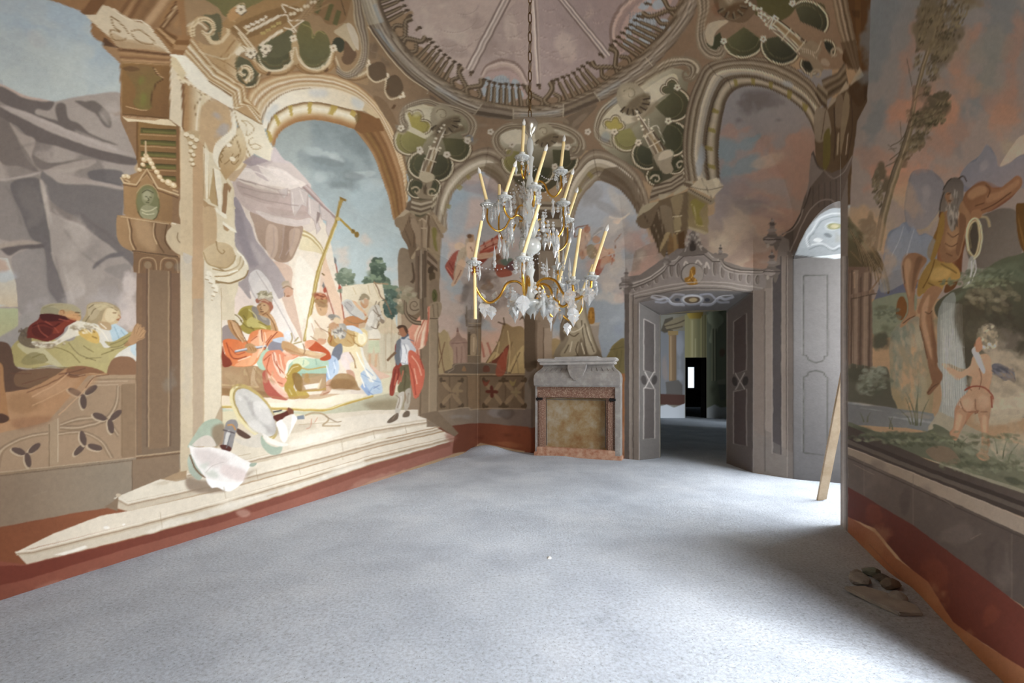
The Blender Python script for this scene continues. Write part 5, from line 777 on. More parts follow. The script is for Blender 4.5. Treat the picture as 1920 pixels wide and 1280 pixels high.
E('5a524d', 1298, 514, 22, 21); E('8f8780', 1299, 514, 20.5, 19.5); P('8c6224', '1286 530 1284 522 1292 518 1294 506 1300 500 1304 502 1304 512 1300 518 1306 524 1308 532 1296 534'); S('c59a48', 1.6, '1296 506 1298 518 1290 526|1304 522 1302 532'); S('5a3c14', 1.2, '1302 506 1303 514|1294 520 1300 530')
def finial(x, y, s=1.):
    P('6d645f', '%f %f %f %f %f %f %f %f %f %f %f %f' % (x-17*s, y, x-8*s, y-6*s, x+8*s, y-6*s, x+17*s, y, x+8*s, y+11*s, x-8*s, y+11*s)); E('9b918a', x-4*s, y+3*s, 11*s, 6*s, 0, .8); E('6a615c', x, y-7*s, 9*s, 5*s); S('4f4844', 2*s, '%f %f %f %f' % (x-16*s, y+1, x+16*s, y+1)); Q('7a716b', '%f %f %f %f %f %f %f %f' % (x-7*s, y-8*s, x-4*s, y-24*s, x+4*s, y-24*s, x+7*s, y-8*s)); E('8b827c', x, y-16*s, 9*s, 3*s); E('574f4b', x, y-27*s, 6*s, 3.5*s); E('8b827c', x, y-33*s, 3*s, 3.4*s); Q('4f4844', '%f %f %f %f %f %f' % (x-1, y-34*s, x+1, y-34*s, x, y-42*s)); E('a3998f', x-8*s, y+12*s, 3*s, 4*s); P('6b625c', '%f %f %f %f %f %f' % (x+2*s, y+8*s, x+12*s, y+8*s, x+7*s, y+22*s))
finial(1174, 533, .78); finial(1447, 508, 1.); finial(1448, 448, 1.05); finial(1250, 490, .5); finial(1351, 480, .55); P('7a716a', '1336 478 1342 474 1350 478 1358 474 1366 478 1358 484 1342 484')
# reveal soffit with strapwork, reveals
Q('6b6664>62605f 1210 570 1390 560', '1196 566 1230 550 1300 544 1360 545 1411 549 1365 586 1300 582 1240 590'); 
def strap(cx, cy, s):
    for m in (-1, 1):
        S('9a9ba3', 5*s, '%f %f %f %f %f %f %f %f %f %f' % (cx+m*14*s, cy+9*s, cx+m*36*s, cy+8*s, cx+m*50*s, cy-4*s, cx+m*62*s, cy-1*s, cx+m*78*s, cy-6*s)); S('8a8b94', 4*s, '%f %f %f %f %f %f %f %f' % (cx+m*14*s, cy-9*s, cx+m*34*s, cy-10*s, cx+m*50*s, cy+4*s, cx+m*70*s, cy+4*s)); S('c3c4c9', 1.3*s, '%f %f %f %f %f %f %f %f' % (cx+m*14*s, cy+7*s, cx+m*36*s, cy+6*s, cx+m*50*s, cy-6*s, cx+m*76*s, cy-9*s)); E('3f4046', cx+m*28*s, cy, 5*s, 3*s)
    E('85868e', cx, cy, 22*s, 11*s); E('b3b3b6', cx, cy-1, 19*s, 9*s); E('5b4c3c', cx, cy, 15*s, 6.5*s); E('a3906c', cx+2, cy, 8*s, 4*s)
strap(1298, 562, 1.)
Q('585553>605c5a 1197 700 1238 700', '1196 566 1240 588 1237 858 1198 866'); Q('625a56>5c5552 1362 700 1412 700', '1363 586 1412 548 1412 886 1362 868')
def panel(x0, x1, k0, k1, xs):
    pass
def rq(u, v, a):   # point on a reveal: u across, v down
    (xa, ya0, ya1), (xb, yb0, yb1) = a; return '%f %f ' % (xa+(xb-xa)*u, (ya0+(ya1-ya0)*v)*(1-u)+(yb0+(yb1-yb0)*v)*u)
for a, fl in ((((1197, 566, 866), (1238, 588, 858)), 0), (((1363, 586, 868), (1412, 548, 886)), 1)):
    for v0, v1 in ((.09, .42), (.53, .86)):
        q = rq(.25, v0, a)+rq(.75, v0, a)+rq(.75, v1, a)+rq(.25, v1, a); Q('494442' if not fl else '4f4543', q); S('8f8984', 2, q+rq(.25, v0, a), st=1)
    p = [float(t) for t in rq(.5, .475, a).split()]
    for m in (-1, 1):
        E('3a3634', p[0]+m*10, p[1], 5, 9, m*10); S('9a948f', 2, '%f %f %f %f %f %f' % (p[0]-m*9, p[1]-16, p[0], p[1], p[0]+m*9, p[1]+16))
S('8a8480', 1.4, '1238 588 1237 858|1363 586 1362 868|1412 548 1412 886', st=1)
# ================= embrasure jamb and arch soffit =================
Q('63605f>5b595a 1490 470 1490 900', '1486 470 1600 470 1600 930 1500 902 1488 898'); C('7a7f88', '1530 880 50 50 0', .0)
P('b3bbc0', '1492 476 1504 446 1520 420 1540 400 1558 391 1572 390 1600 390 1600 478 1492 478'); 
S('dfe5e8', 3, '1516 462 1512 446 1524 430 1534 412 1552 402 1575 400|1514 462 1540 456 1560 466 1575 460'); S('7f878b', 1.3, '1520 462 1516 448 1528 434 1538 416 1556 408 1575 406|1516 468 1540 460 1562 470 1575 464'); E('cdd6da', 1560, 424, 14, 9); E('9b9a68', 1563, 424, 13, 6.5); E('cfc69a', 1565, 424, 8, 4); E('7a8286', 1552, 441, 8, 4, 20); E('eef2f3', 1533, 450, 8, 4)
S('44423f', 2.6, '1507 516 1552 516 1552 668 1546 668 1544 676 1530 680 1516 674 1512 666 1506 666 1507 516', st=1); S('44423f', 2.6, '1507 848 1507 706 1513 704 1516 698 1530 694 1544 698 1548 706 1552 708 1550 854 1507 848', st=1); S('7d7a78', 1.2, '1505 516 1505 664|1505 706 1505 846', st=1)
# ================= right wall =================
Q('7e8284>9a8d84 1650 0 1800 300', '1634 -60 1980 -60 1980 560 1590 560 1594 380 1598 300 1608 226 1626 190 1630 100')
C('737b7f', '1650 60 30 90 10 1640 230 20 80 15 1880 60 60 60 0 1840 170 30 70 20 1630 300 20 30 0 1800 250 20 60 10', .7); C('a5816e', '1700 120 30 90 15 1800 110 26 80 14 1760 60 26 60 20 1740 210 40 40 0 1690 170 20 60 10 1880 200 40 40 -20 1800 250 40 40 0 1640 300 40 40 0 1900 120 20 80 10 1760 280 40 40 0', .65); C('a79a80', '1660 420 60 50 0 1760 400 40 30 0 1700 360 40 30 0 1900 280 26 40 40', .6); C('8c8b80', '1830 100 50 60 20 1860 150 30 30 0', .5); C('b3826a', '1630 350 30 26 0 1830 60 16 40 20 1660 330 40 20 0', .5); C('9c8a6a', '1640 450 50 50 0 1700 420 30 30 0', .6)
C('b5886c', '1740 190 60 50 -60 1700 330 40 30 0 1800 150 30 60 15 1770 320 50 24 0 1880 230 40 30 -30', .45); C('b9a07c', '1650 430 50 40 0 1690 470 30 30 0', .5)
C('6c6455', '1755 40 24 60 22 1780 20 30 40 10 1740 120 16 60 20 1760 110 20 40 30 1790 60 14 30 40 1715 120 7 26 10 1730 40 10 40 12', .85, 1.4)
L('1713 160 1709 200 1700 240 1688 280 1672 320 1658 370 1645 420 1638 470', '1718 160 1716 200 1707 240 1696 280 1680 322 1670 372 1660 420 1648 470', '5f5648 85786a 6b6152', 0, 1)
C('5f5644', '1745 210 26 12 -30 1730 225 24 14 -30 1715 260 22 14 -20 1725 255 16 10 -10 1705 280 16 12 -30 1770 175 16 7 -40 1755 190 16 10 -40 1690 300 9 10 0 1648 330 8 22 20 1655 350 8 16 20 1645 370 7 10 0 1632 430 6 34 5 1620 440 9 20 0 1650 445 6 12 20', .95, 1.7); S('5f5648', 1.3, '1690 260 1688 228|1682 278 1665 280|1678 284 1664 270|1700 230 1712 180 1700 110|1710 190 1735 100')
P('77757a', '1700 420 1696 380 1706 330 1720 318 1742 318 1760 330 1770 345 1768 370 1758 400 1736 425 1720 430'); P('6f7583>7f7a88 1850 280 1900 340', '1800 330 1815 308 1838 290 1850 272 1866 290 1872 312 1890 308 1920 290 1980 300 1980 360 1900 350 1820 360 1800 350'); C('84838a', '1730 350 20 30 0 1850 310 14 24 0', .5); P('c3b7a4', '1875 310 1900 270 1920 252 1980 240 1980 280 1920 288 1890 306', .8)
P('747e92', '1654 500 1664 440 1686 424 1696 416 1712 420 1724 440 1738 438 1760 460 1740 520 1700 540 1650 560'); P('8a93a5', '1670 440 1690 430 1690 460 1672 500 1664 470', .5); P('5f6478', '1640 560 1660 520 1690 505 1700 520 1720 540 1640 570', .9)
P('7d8570>868a70 1640 560 1700 620', '1634 570 1660 556 1700 548 1720 560 1700 620 1640 630'); C('5f654f', '1655 576 20 7 -10 1660 612 22 12 0 1645 640 20 20 0', .8)
# hut
P('5f5a42>54452f 1600 420 1650 520', '1588 412 1600 418 1630 450 1650 480 1662 510 1668 540 1664 550 1655 510 1646 500 1640 510 1630 500 1600 505 1588 510'); C('7a7a60', '1600 440 20 14 40 1620 460 16 8 40', .6); S('7d6a4c', 1.4, '1610 440 1650 490 1664 545|1600 450 1640 500|1595 470 1620 500|1630 460 1655 510')
Q('6a5546>776456 1590 600 1640 600', '1588 500 1635 500 1636 690 1588 690'); S('8a7664', 9, '1605 506 1602 690|1624 510 1622 690', st=1); S('54443a', 2, '1597 506 1596 690|1614 520 1612 690|1632 510 1630 690', st=1); S('7b6656', 8, '1596 556 1640 546', st=1); S('4f4034', 1.5, '1596 560 1644 550'); S('bda183', 3, '1601 510 1602 540', .8); S('8a7058', 3, '1630 548 1650 520')
# river god
P('6a4026>80513a 1760 420 1860 380', '1758 470 1764 420 1760 405 1766 395 1780 390 1800 385 1806 372 1830 342 1850 340 1880 350 1905 330 1916 336 1914 350 1890 376 1860 395 1840 400 1828 410 1815 440 1805 480 1800 520 1780 530 1760 500'); P('9c6a4a', '1808 366 1830 345 1850 345 1846 360 1826 376', .8); P('94603f', '1846 372 1880 350 1906 332 1914 340 1908 352 1880 376 1850 392 1826 402 1822 394', .8); P('a9805c', '1880 350 1905 332 1912 342 1890 360', .6); C('a3714e', '1780 440 20 30 20 1770 480 16 24 0', .6); P('8a5f44', '1780 300 1784 340 1772 372 1764 420 1770 440 1794 400 1802 370 1806 346 1800 336 1786 332', .0)
P('5b5148>7a7268 1780 340 1785 410', '1768 360 1776 340 1790 334 1802 338 1806 350 1806 370 1798 400 1784 430 1774 410 1764 394 1764 380'); P('8a6446', '1774 362 1784 356 1788 372 1784 384 1776 382'); C('a39886', '1790 390 8 26 10', .6); S('463c34', 2, '1774 350 1764 372 1762 396|1796 336 1806 332 1812 340|1786 336 1770 350')
P('7d5a2a', '1738 470 1756 430 1764 400 1770 400 1768 430 1752 470 1744 486'); P('9a7236>b08a44 1740 480 1790 500', '1720 550 1724 520 1738 496 1750 484 1764 490 1784 492 1798 510 1796 524 1770 534 1764 544 1740 540 1730 550 1724 556'); P('75501f', '1740 520 1750 494 1756 500 1734 540 1728 548', .9); P('c9a45c', '1752 512 1764 512 1766 540 1754 538 1742 530', .6); P('6b4525', '1780 520 1800 512 1790 540 1770 548')
P('94664a>85583e 1700 480 1720 600', '1690 490 1698 476 1712 474 1730 480 1738 488 1724 520 1716 545 1714 580 1718 590 1708 600 1696 612 1688 614 1690 604 1702 588 1702 560 1694 530 1690 510'); P('6b4230', '1702 490 1716 480 1728 490 1716 530 1712 560 1708 530', .6); P('b08464', '1692 492 1700 480 1704 500 1698 530 1694 515', .7)
P('a0745a>8a5d44 1740 540 1730 700', '1728 590 1720 584 1732 550 1745 534 1764 540 1758 556 1746 576 1744 600 1754 640 1756 680 1766 700 1764 716 1752 730 1744 740 1738 736 1746 720 1742 700 1736 670 1728 630 1722 604'); P('c09a7c', '1724 590 1732 560 1740 552 1736 580 1732 600 1742 650 1746 680 1740 670 1730 630', .6); P('6b4030', '1746 580 1748 610 1756 650 1752 660 1744 620', .7); P('7a4f28', '1680 590 1684 562 1694 556 1700 570 1700 585 1690 600')
# jug, rocks, water
P('655d54>756d64 1830 420 1900 440', '1812 470 1810 420 1826 408 1850 400 1880 390 1905 395 1916 420 1912 480 1860 500 1830 500'); L('1826 484 1813 470 1811 440 1818 416 1830 410 1838 420 1840 450 1834 476 1826 484', '1826 476 1820 466 1818 440 1822 424 1829 417 1832 426 1833 448 1830 468 1826 476', '9a8a66 c9bb90 8f7f5c', 0, 1); P('4f473c', '1826 478 1818 466 1817 440 1822 422 1829 416 1833 426 1834 448 1831 468'); S('a89a74', 5, '1836 406 1850 408 1856 426', .9); P('6a4a22', '1905 390 1920 380 1980 370 1980 480 1918 470'); P('8a6430', '1908 400 1918 440 1922 470 1914 440', .8)
P('5a5f4a>4f4a3c 1850 500 1850 620', '1752 576 1780 548 1810 534 1840 510 1870 490 1900 480 1980 480 1980 760 1800 760 1790 700 1770 620'); C('66705a', '1850 520 50 10 -22 1790 560 30 9 -30 1900 520 30 14 0 1770 590 14 20 30', .8); C('4a4036', '1830 570 24 30 0 1800 600 14 40 0 1880 570 40 40 0 1850 610 30 20 0', .8); C('7b7266', '1860 620 60 30 0 1900 640 30 40 0', .7); C('a89a82', '1860 700 50 50 0 1890 730 50 60 0 1920 680 30 60 0', .85); C('beb199', '1900 740 50 40 0 1870 680 24 20 0', .6); C('8d836f', '1900 670 20 40 30', .5)
P('a3a8a0', '1818 484 1828 484 1826 520 1818 534 1808 534', .8); P('8b928c>9aa09a 1760 580 1790 760', '1758 600 1766 566 1786 548 1792 560 1790 600 1800 640 1812 700 1812 790 1760 790 1766 740 1758 680', .9); 
for k in range(12): S('c6cac4', 1.4, '%d %d %d %d %d 780' % (1764+k*3, 590-k*2, 1764+k*3.6, 660, 1768+k*4), .55)
P('8d8672>9a8a68 1700 600 1700 740', '1668 640 1680 612 1700 600 1722 594 1734 620 1742 660 1744 700 1750 740 1740 790 1690 790 1670 740 1668 680'); C('b89a74', '1712 660 8 40 0 1700 720 20 40 0', .8); C('747e70', '1690 630 20 24 0 1680 680 14 40 0', .8); C('a8a287', '1725 640 10 30 0 1725 720 14 40 0', .6)
P('585648', '1588 690 1612 684 1640 690 1664 690 1672 740 1680 780 1588 780'); C('8b917f', '1640 700 16 18 0 1655 690 10 10 0 1620 720 12 14 0', .7); C('4c4a3c', '1605 700 16 14 0 1612 640 0 0 0 1650 640 20 26 0', .8) if 0 else C('4c4a3c', '1605 700 16 14 0 1650 640 20 26 0', .8)
Q('6f7070>7c8080 1600 760 1750 800', '1588 752 1660 762 1750 775 1760 812 1700 802 1588 796'); C('a0a5a5', '1640 768 40 3 8 1700 785 50 3 8 1620 758 30 3 6', .7)
Q('a39c86>8f8a74 1750 800 1920 880', '1740 800 1760 770 1800 790 1860 820 1980 850 1980 960 1860 912 1740 860'); C('b3a88e', '1900 820 60 30 0 1880 780 40 20 0', .8)
P('5f6350>6f705a 1700 830 1900 880', '1586 790 1640 808 1700 812 1746 806 1750 795 1770 802 1800 824 1850 852 1920 884 1980 910 1980 935 1880 905 1740 860 1586 816'); C('4b4c3c', '1660 825 50 10 12 1620 806 24 8 10 1800 860 50 8 18 1900 900 40 8 18', .8); P('7a6a56', '1736 846 1752 836 1776 838 1794 852 1800 868 1780 872 1752 862'); C('85866c', '1790 830 30 10 30', .6)
for x, y, h, d in ((1716, 798, 60, 6), (1712, 796, 50, -14), (1720, 798, 90, 3), (1726, 798, 50, 16), (1718, 798, 70, -22), (1708, 796, 30, -22), (1668, 804, 24, 6), (1674, 806, 24, -8), (1620, 792, 20, -8), (1626, 792, 20, 6), (1790, 838, 22, 0), (1800, 840, 20, 14), (1880, 860, 40, 10), (1890, 866, 36, 20), (1870, 850, 30, -6)): S('5b5f48', 2.6, '%d %d %d %d %d %d' % (x, y, x+d*.3, y-h*.5, x+d, y-h), w1=.6)
# cherub
P('a89c86', '1834 620 1840 610 1856 606 1868 612 1872 630 1868 650 1852 662 1838 652 1830 640'); C('c2b59c', '1855 620 12 9 0 1862 640 8 10 0', .7); P('a5694a', '1830 638 1836 630 1842 640 1840 656 1832 658 1826 648'); P('c19c78>a8785a 1820 680 1860 760', '1812 702 1796 712 1784 704 1778 696 1800 694 1818 688 1824 668 1838 664 1852 664 1860 680 1862 700 1856 730 1864 750 1858 770 1854 790 1850 800 1856 830 1852 850 1856 862 1842 864 1830 852 1840 840 1842 800 1838 780 1826 774 1812 790 1800 810 1792 826 1780 812 1788 800 1790 770 1798 750 1812 736 1820 720 1822 706'); P('c9a98a', '1800 756 1816 744 1826 756 1818 772 1804 772', .6); P('c9a98a', '1836 740 1850 736 1858 752 1848 768 1834 764', .6); P('8a5a44', '1826 700 1840 706 1848 730 1838 728', .3); S('8a3e2a', 2.2, '1810 730 1826 722 1846 726 1858 738 1862 746|1856 742 1858 760'); P('d8dcdc', '1822 656 1830 650 1838 668 1846 690 1844 700 1836 686 1826 668', .8); P('565560', '1862 690 1878 684 1896 694 1904 714 1890 712 1872 704'); P('8b6a54', '1862 684 1880 684 1890 700 1874 704', .7); Q('8a7048', '1766 684 1780 682 1800 690 1812 692 1804 700 1786 698'); P('c09a72', '1766 682 1778 684 1784 698 1774 694'); S('7a4c38', 1.4, '1828 776 1838 770 1842 756|1800 800 1794 780|1842 800 1852 790')
# dado of the right wall
Q('4a4038>574c44 1590 830 1900 960', '1586 796 1586 842 1740 900 1980 990 1980 945 1860 905 1740 862'); L('1586 814 1740 876 1980 962', '1586 838 1740 900 1980 992', '3f3630 5f544b 453b34', 1, 1)
Q('8d7e6c>9a8b7a 1590 840 1900 980', '1586 836 1712 886 1980 996 1980 1034 1710 908 1586 852'); S('b0a18e', 1.4, '1586 837 1712 886 1980 996', st=1); 
Q('5f534a>554a43 1600 880 1900 1080', '1586 850 1710 906 1980 1030 1980 1180 1860 1096 1710 985 1586 912'); C('6b5f56', '1640 900 20 30 20 1800 1010 30 40 20 1740 950 20 30 0 1880 1050 20 40 0', .5); C('453b36', '1860 1040 30 30 30 1700 940 10 20 0', .4); S('74675c', 1.3, '1712 888 1712 985|1897 1000 1897 1120|1620 862 1620 930', st=1, al=.7); S('4a4038', 2, '1586 856 1710 912 1980 1036', st=1)
Q('5b2c22>663226 1600 930 1900 1200', '1586 910 1710 983 1860 1094 1980 1186 1980 1300 1860 1215 1790 1170 1740 1095 1690 1050 1640 990 1586 968'); C('7a3e2a', '1640 960 20 16 30 1760 1080 30 30 30 1860 1160 20 20 0', .5)
Q('8a5438>94603f 1600 980 1850 1270', '1586 966 1640 998 1680 1046 1740 1090 1786 1165 1850 1210 1980 1290 1980 1400 1586 1400'); C('9a6a48', '1640 1020 20 30 30 1740 1120 30 30 40 1800 1200 20 20 0', .5); S('6a4a40', 1, '1630 1020 1860 1268', st=1, al=.7)
Q('7d7671', '1576 390 1590 390 1590 1000 1576 990'); Q('948e8a', '1579 478 1583 478 1583 996 1579 994'); S('3f3a37', 1.4, '1588 420 1588 998', st=1); Q('766d66', '1576 380 1590 330 1590 480 1576 480')

# gabled bracket and volute of the big pier
Q('dcc7a2>d3bb94 340 260 360 480', '338 245 361 250 361 480 338 470'); Q('cda97c>c6a47c 0 250 0 470', '361 250 381 272 381 560 361 560')
P('cbb083', '345 248 372 246 372 262 366 284 362 312 356 290 352 266')
for k, (x, y) in enumerate(((350, 252), (360, 256), (368, 262), (357, 268), (364, 275), (358, 283), (363, 290), (359, 299), (362, 307))): E('f3e5c4', x, y, 6-k*.35, 4.2-k*.2, 25); S('96784c', 1.4, '%f %f %f %f %f %f' % (x-5, y+3, x, y+5, x+5, y+3))
Q('eadbb8', '381 272 392 284 400 288 412 306 424 330 438 355 434 372 440 432 438 446 444 470 430 474 406 452 405 395 382 380')
Q('cfb285', '382 286 392 300 392 372 386 376 382 372'); Q('c3a473', '400 316 408 386 396 380 392 372'); Q('f4e9cc', '384 276 392 286 390 372 386 376 384 340'); Q('f8efd6', '400 314 412 320 416 345 415 400 408 386'); Q('f6ecd0', '404 390 414 402 424 410 420 404 406 388')
Q('a5805a', '419 344 426 343 434 352 430 362 424 400 420 404 416 396'); Q('ecdcb6', '427 355 434 370 436 400 430 420 422 416 424 400'); Q('b8946a', '418 418 430 424 430 430 426 434 420 430'); Q('fbf4dc', '404 390 424 402 426 410 420 408 404 396'); Q('fbf4dc', '418 414 442 432 444 437 432 432 418 420'); Q('b8966a', '382 374 390 382 404 388 398 390 388 388 382 382')
P('cfb084', '404 395 404 460 384 470 381 440 381 392'); S('a98a5c', 1.6, '381 272 384 278|400 316 408 386'); 
P('d8c096>c9ad80 400 455 440 500', '404 455 424 456 438 466 441 480 436 494 424 502 408 502 392 494 382 482 381 470'); P('f0e4c6', '438 466 452 474 464 492 466 506 458 520 440 528 420 528 404 524 400 514 424 508 438 496 442 480'); S('a08152', 1.7, '405 452 408 468 416 476 421 472 418 468'); S('b5996a', 2.2, '381 472 388 492 404 500 424 502 438 490 442 478'); S('a88b5c', 2, '398 504 424 508 446 498 452 480'); S('a88b5c', 2.2, '402 518 430 516 452 502 458 488'); S('97794c', 2.4, '404 527 430 530 458 520 466 506'); C('d8c49c', '440 506 14 6 -30 450 490 6 8 0', .6); S('fffaea', 2.2, '444 470 456 482 462 496|428 512 446 506')
for x, y, r in ((392, 512, 6), (390, 520, 5.5), (396, 527, 5), (402, 536, 5), (405, 544, 4.5), (400, 552, 4), (398, 561, 2)): E('f8efd8', x, y, r, r*.8, 40); S('a4875a', 1.3, '%f %f %f %f' % (x-r, y+r*.5, x+r*.6, y+r))
# carved leaf on the spandrel
P('e3cfa6>c4a271 440 250 420 320', '450 240 460 262 462 286 452 306 440 320 424 338 432 352 412 318 402 296 408 276 424 260 440 250'); P('f8efd6', '437 205 443 226 442 250 426 268 414 284 409 300 414 318 404 306 399 290 404 270 420 254 436 240'); S('96764a', 1.6, '412 314 411 296 418 280 428 272 436 270|437 288 430 300 420 308|430 278 436 262 446 252|450 288 440 296 434 304 440 308 448 300'); E('fbf2da', 429, 272, 5, 4); E('f6e8c8', 436, 298, 6, 4, 30); S('8f7040', 1.4, '420 282 414 286 418 292 413 298 416 304|444 262 450 280 446 296')
# onlookers
S('8f8460', 2, '80 578 96 572 118 571'); P('a99c74', '100 570 126 572 134 580 124 584 112 580', .6); E('b98a5c', 117, 586, 4.5, 5.5); S('8a5a38', 1.4, '114 582 119 582 120 588|142 590 146 594 143 597'); S('5a3c26', 1.6, '140 585 150 586'); P('d29a64', '124 590 140 588 150 594 149 601 136 600 126 596', .7); S('9c4a38', 2, '84 602 100 612 110 624|70 606 76 620 90 632|110 598 130 602'); S('4a1814', 3, '60 612 80 606 100 612 112 606', .7)
S('6f5f40', 1.4, '166 578 178 570 196 570 212 578|170 590 176 580 190 574|160 604 168 592'); P('cdbb90', '176 570 196 568 214 574 200 578 186 582', .7); P('dcc9a0', '200 580 212 578 220 588 216 600 204 604 196 594', .8); S('7a5536', 1.5, '211 586 218 586'); S('a86a48', 1.3, '222 590 226 595 222 597'); DAB('c9bda0 a89878 8a7860 e9e0cc', 158, 615, 26, 9, 50, 4, 20, .4, .6, 3); DAB('d9cdb0 8a7860 c0b08c', 92, 646, 36, 6, 40, 4, 0, .4, .6, 4); DAB('5f5040 7d6c56', 42, 628, 8, 14, 24, 4, 60, .4, .7, 4); S('efe6d0', 1.6, '176 612 190 620 204 640|188 606 200 616'); S('8ea9b8', 1.6, '214 612 222 630 226 646|226 618 238 634'); S('7d6f3e', 1.5, '60 670 80 664 90 676|100 650 130 660 150 680|156 648 176 660|190 664 214 656|214 644 232 640|60 690 100 688 140 690')
S('c9a074', 2, '140 706 168 700 190 702|60 760 100 742 130 726', .7); S('6a4632', 2.2, '110 702 140 696 160 690|40 720 90 706|20 700 60 700', .7); P('7b5236', '120 702 150 704 168 700 140 708', .9)
# tent folds on the left
for q in ('10 350 30 380 40 420|60 350 66 380', '104 480 112 520 122 560', '150 400 190 430 220 456', '120 430 150 470 190 500', '30 280 60 270 100 262'): S('5f5652', 3, q, .35, 1.5)
for q in ('20 204 80 226 150 256 220 282', '100 392 120 410 160 428', '84 345 92 390 96 420', '120 500 130 540 140 570', '186 210 200 230 206 236', '140 245 180 262 210 275'): S('c4b8ac', 3.5, q, .6, 1.5)
C('8a7f78', '60 380 24 50 10 200 530 24 26 0 170 470 30 20 30', .35); C('bfb2a6', '140 450 26 34 30 150 540 20 30 0 210 210 16 20 20', .45)
# camp trees
DAB('93a088 7f8c74 6c7a64 5c6a56', 648, 520, 17, 15, 60, 5, 0, .7, .8, 5); DAB('93a088 7f8c74 6c7a64', 662, 545, 26, 9, 50, 5, 0, .7, .7, 6); DAB('8a9a7c 62735e 4f604e 445444', 708, 500, 13, 16, 60, 5, 0, .7, .9, 7); DAB('7f9074 5c6c58 4a5a4a', 705, 528, 24, 14, 90, 5, 10, .7, .9, 8); DAB('74866c 56685a 46574a', 728, 548, 22, 16, 90, 5, 20, .7, .9, 9); DAB('5f7466 4c6056 3f5248', 732, 578, 12, 18, 60, 5, 50, .6, .9, 10); DAB('a89c80 94896c 7f765a', 760, 562, 22, 26, 90, 5, 0, .7, .6, 11)
Q('e6d9bd>d9c8a6 640 530 720 620', '642 537 664 534 700 530 716 530 722 560 700 570 690 560 676 556 670 566 650 560 640 566'); S('c9b48e', 1.5, '662 538 668 552|690 534 694 552|700 532 712 560'); S('8a6c50', 2.2, '701 527 708 540 714 556 724 566 734 590'); S('a98c68', 2.4, '700 530 728 533'); E('c9b9a0', 683, 562, 6, 7); P('9c8c6e', '674 560 676 553 684 550 692 556 692 562 686 558 680 562'); S('d8ccb0', 2, '675 556 678 549 686 548'); P('c9a07c', '682 560 690 562 690 570 684 572')
P('c9c0b0', '688 606 692 584 700 574 706 570 712 574 716 590 721 600 719 605 712 602 706 596 704 606 698 618 686 618'); P('e3dccd', '688 606 694 588 700 582 702 596 696 612', .9); S('7d6c58', 1.5, '703 572 708 585 716 600|700 580 710 592|704 570 706 564|709 571 712 565|696 612 706 616 712 606|714 590 708 594'); P('8d7a64', '712 598 720 600 720 606 715 606', .9); S('a8794e', 2, '650 600 664 606 680 604 690 596'); S('8f8a86', 1.4, '646 572 656 586 668 594|650 566 660 574')
# commander, physician: shading strokes
S('7c6a2c', 1.6, '450 600 462 612 476 616|470 582 476 596|484 604 500 610|456 590 462 600|470 612 476 620'); S('d8cc88', 1.8, '466 580 478 590 482 600|488 612 500 616'); S('8a5a34', 1.6, '432 604 440 624 452 640|446 606 456 628 464 644|500 588 512 604 518 620|492 590 500 586'); S('dcb184', 2, '436 606 446 628 456 642|506 590 516 606'); S('6a4a34', 1.4, '486 572 490 571|494 572 498 572|490 574 489 579 492 580|488 584 494 584'); S('c9b08a', 1.6, '486 566 494 562 504 566'); DAB('b8ac8c 8f8464 d8ccae', 496, 552, 14, 6, 30, 4, -20, .4, .8, 12)
S('8a6a50', 1.3, '620 600 626 598|622 606 628 606|614 614 620 612'); DAB('bdb5a6 8f877b d8d0c0 6f6a66', 634, 622, 12, 12, 50, 4.5, 60, .35, .8, 13); P('c79a72', '617 608 626 604 632 610 626 616 618 616', .9); S('a0512f', 1.6, '616 622 622 634 618 642'); S('b5894c', 1.6, '644 618 656 628 664 640|650 636 660 644|670 648 680 650'); S('fff6d4', 2, '674 626 682 630 684 640'); S('9a7a4c', 1.4, '656 660 664 676 668 690'); S('fbf8ee', 2.2, '668 660 680 684 692 704 700 716|676 706 684 726'); S('dfe8f2', 2.2, '612 684 616 700 618 708|626 678 628 692'); S('f3d9c8', 1.8, '646 668 654 680 656 692'); S('7c8bb0', 1.4, '700 728 712 722|690 734 700 740')
S('f9cfae', 2.2, '496 622 498 640 488 660|524 664 530 690 538 708|446 676 470 668|508 704 524 724 538 738'); S('b5532f', 1.6, '430 650 444 664 460 660|470 640 482 630|510 628 498 642|505 670 500 690 508 704|518 676 526 700'); DAB('c9b080 b39468 a3845a', 470, 712, 44, 20, 30, 9, 70, .25, .35, 14)
S('8a6a50', 1.2, '596 574 600 574|604 574 608 574|600 578 602 582'); S('cfa98c', 1.6, '594 604 604 622|584 606 590 626'); P('a37f52', '590 562 600 556 612 560 612 568 600 564 592 568'); DAB('a8583c 8a4a30 c98a60', 602, 556, 10, 5, 20, 4, 0, .4, .9, 15)
# banner and boy
Q('e39f80>d98468 780 600 800 660', '804 574 764 618 770 640 780 655 792 650 800 640'); Q('f0c9a8', '803 580 788 604 776 628 778 650 786 630 796 606'); Q('f3d3b4', '800 600 794 650 787 654 792 622'); S('c4664c', 1.6, '804 576 802 610 798 648|798 596 784 624 778 648|803 584 790 610'); P('d1684e', '766 658 782 664 795 690 794 720 782 745 776 742 768 700'); S('efb294', 2, '772 666 784 684 790 704|776 690 782 720'); S('a2402f', 1.8, '768 680 776 712 780 740|788 672 794 692'); S('7c2f26', 1.8, '742 692 738 712 736 732|748 690 746 712'); S('c86a52', 2, '744 700 740 722|756 694 752 716'); S('e9ebee', 2, '756 652 762 668 758 680'); S('6c7482', 1.4, '750 640 752 660 750 680|764 634 776 640'); S('3f2d20', 1.4, '746 616 752 611 760 612 765 622'); S('8a5a3c', 1.2, '748 622 747 626 750 628')
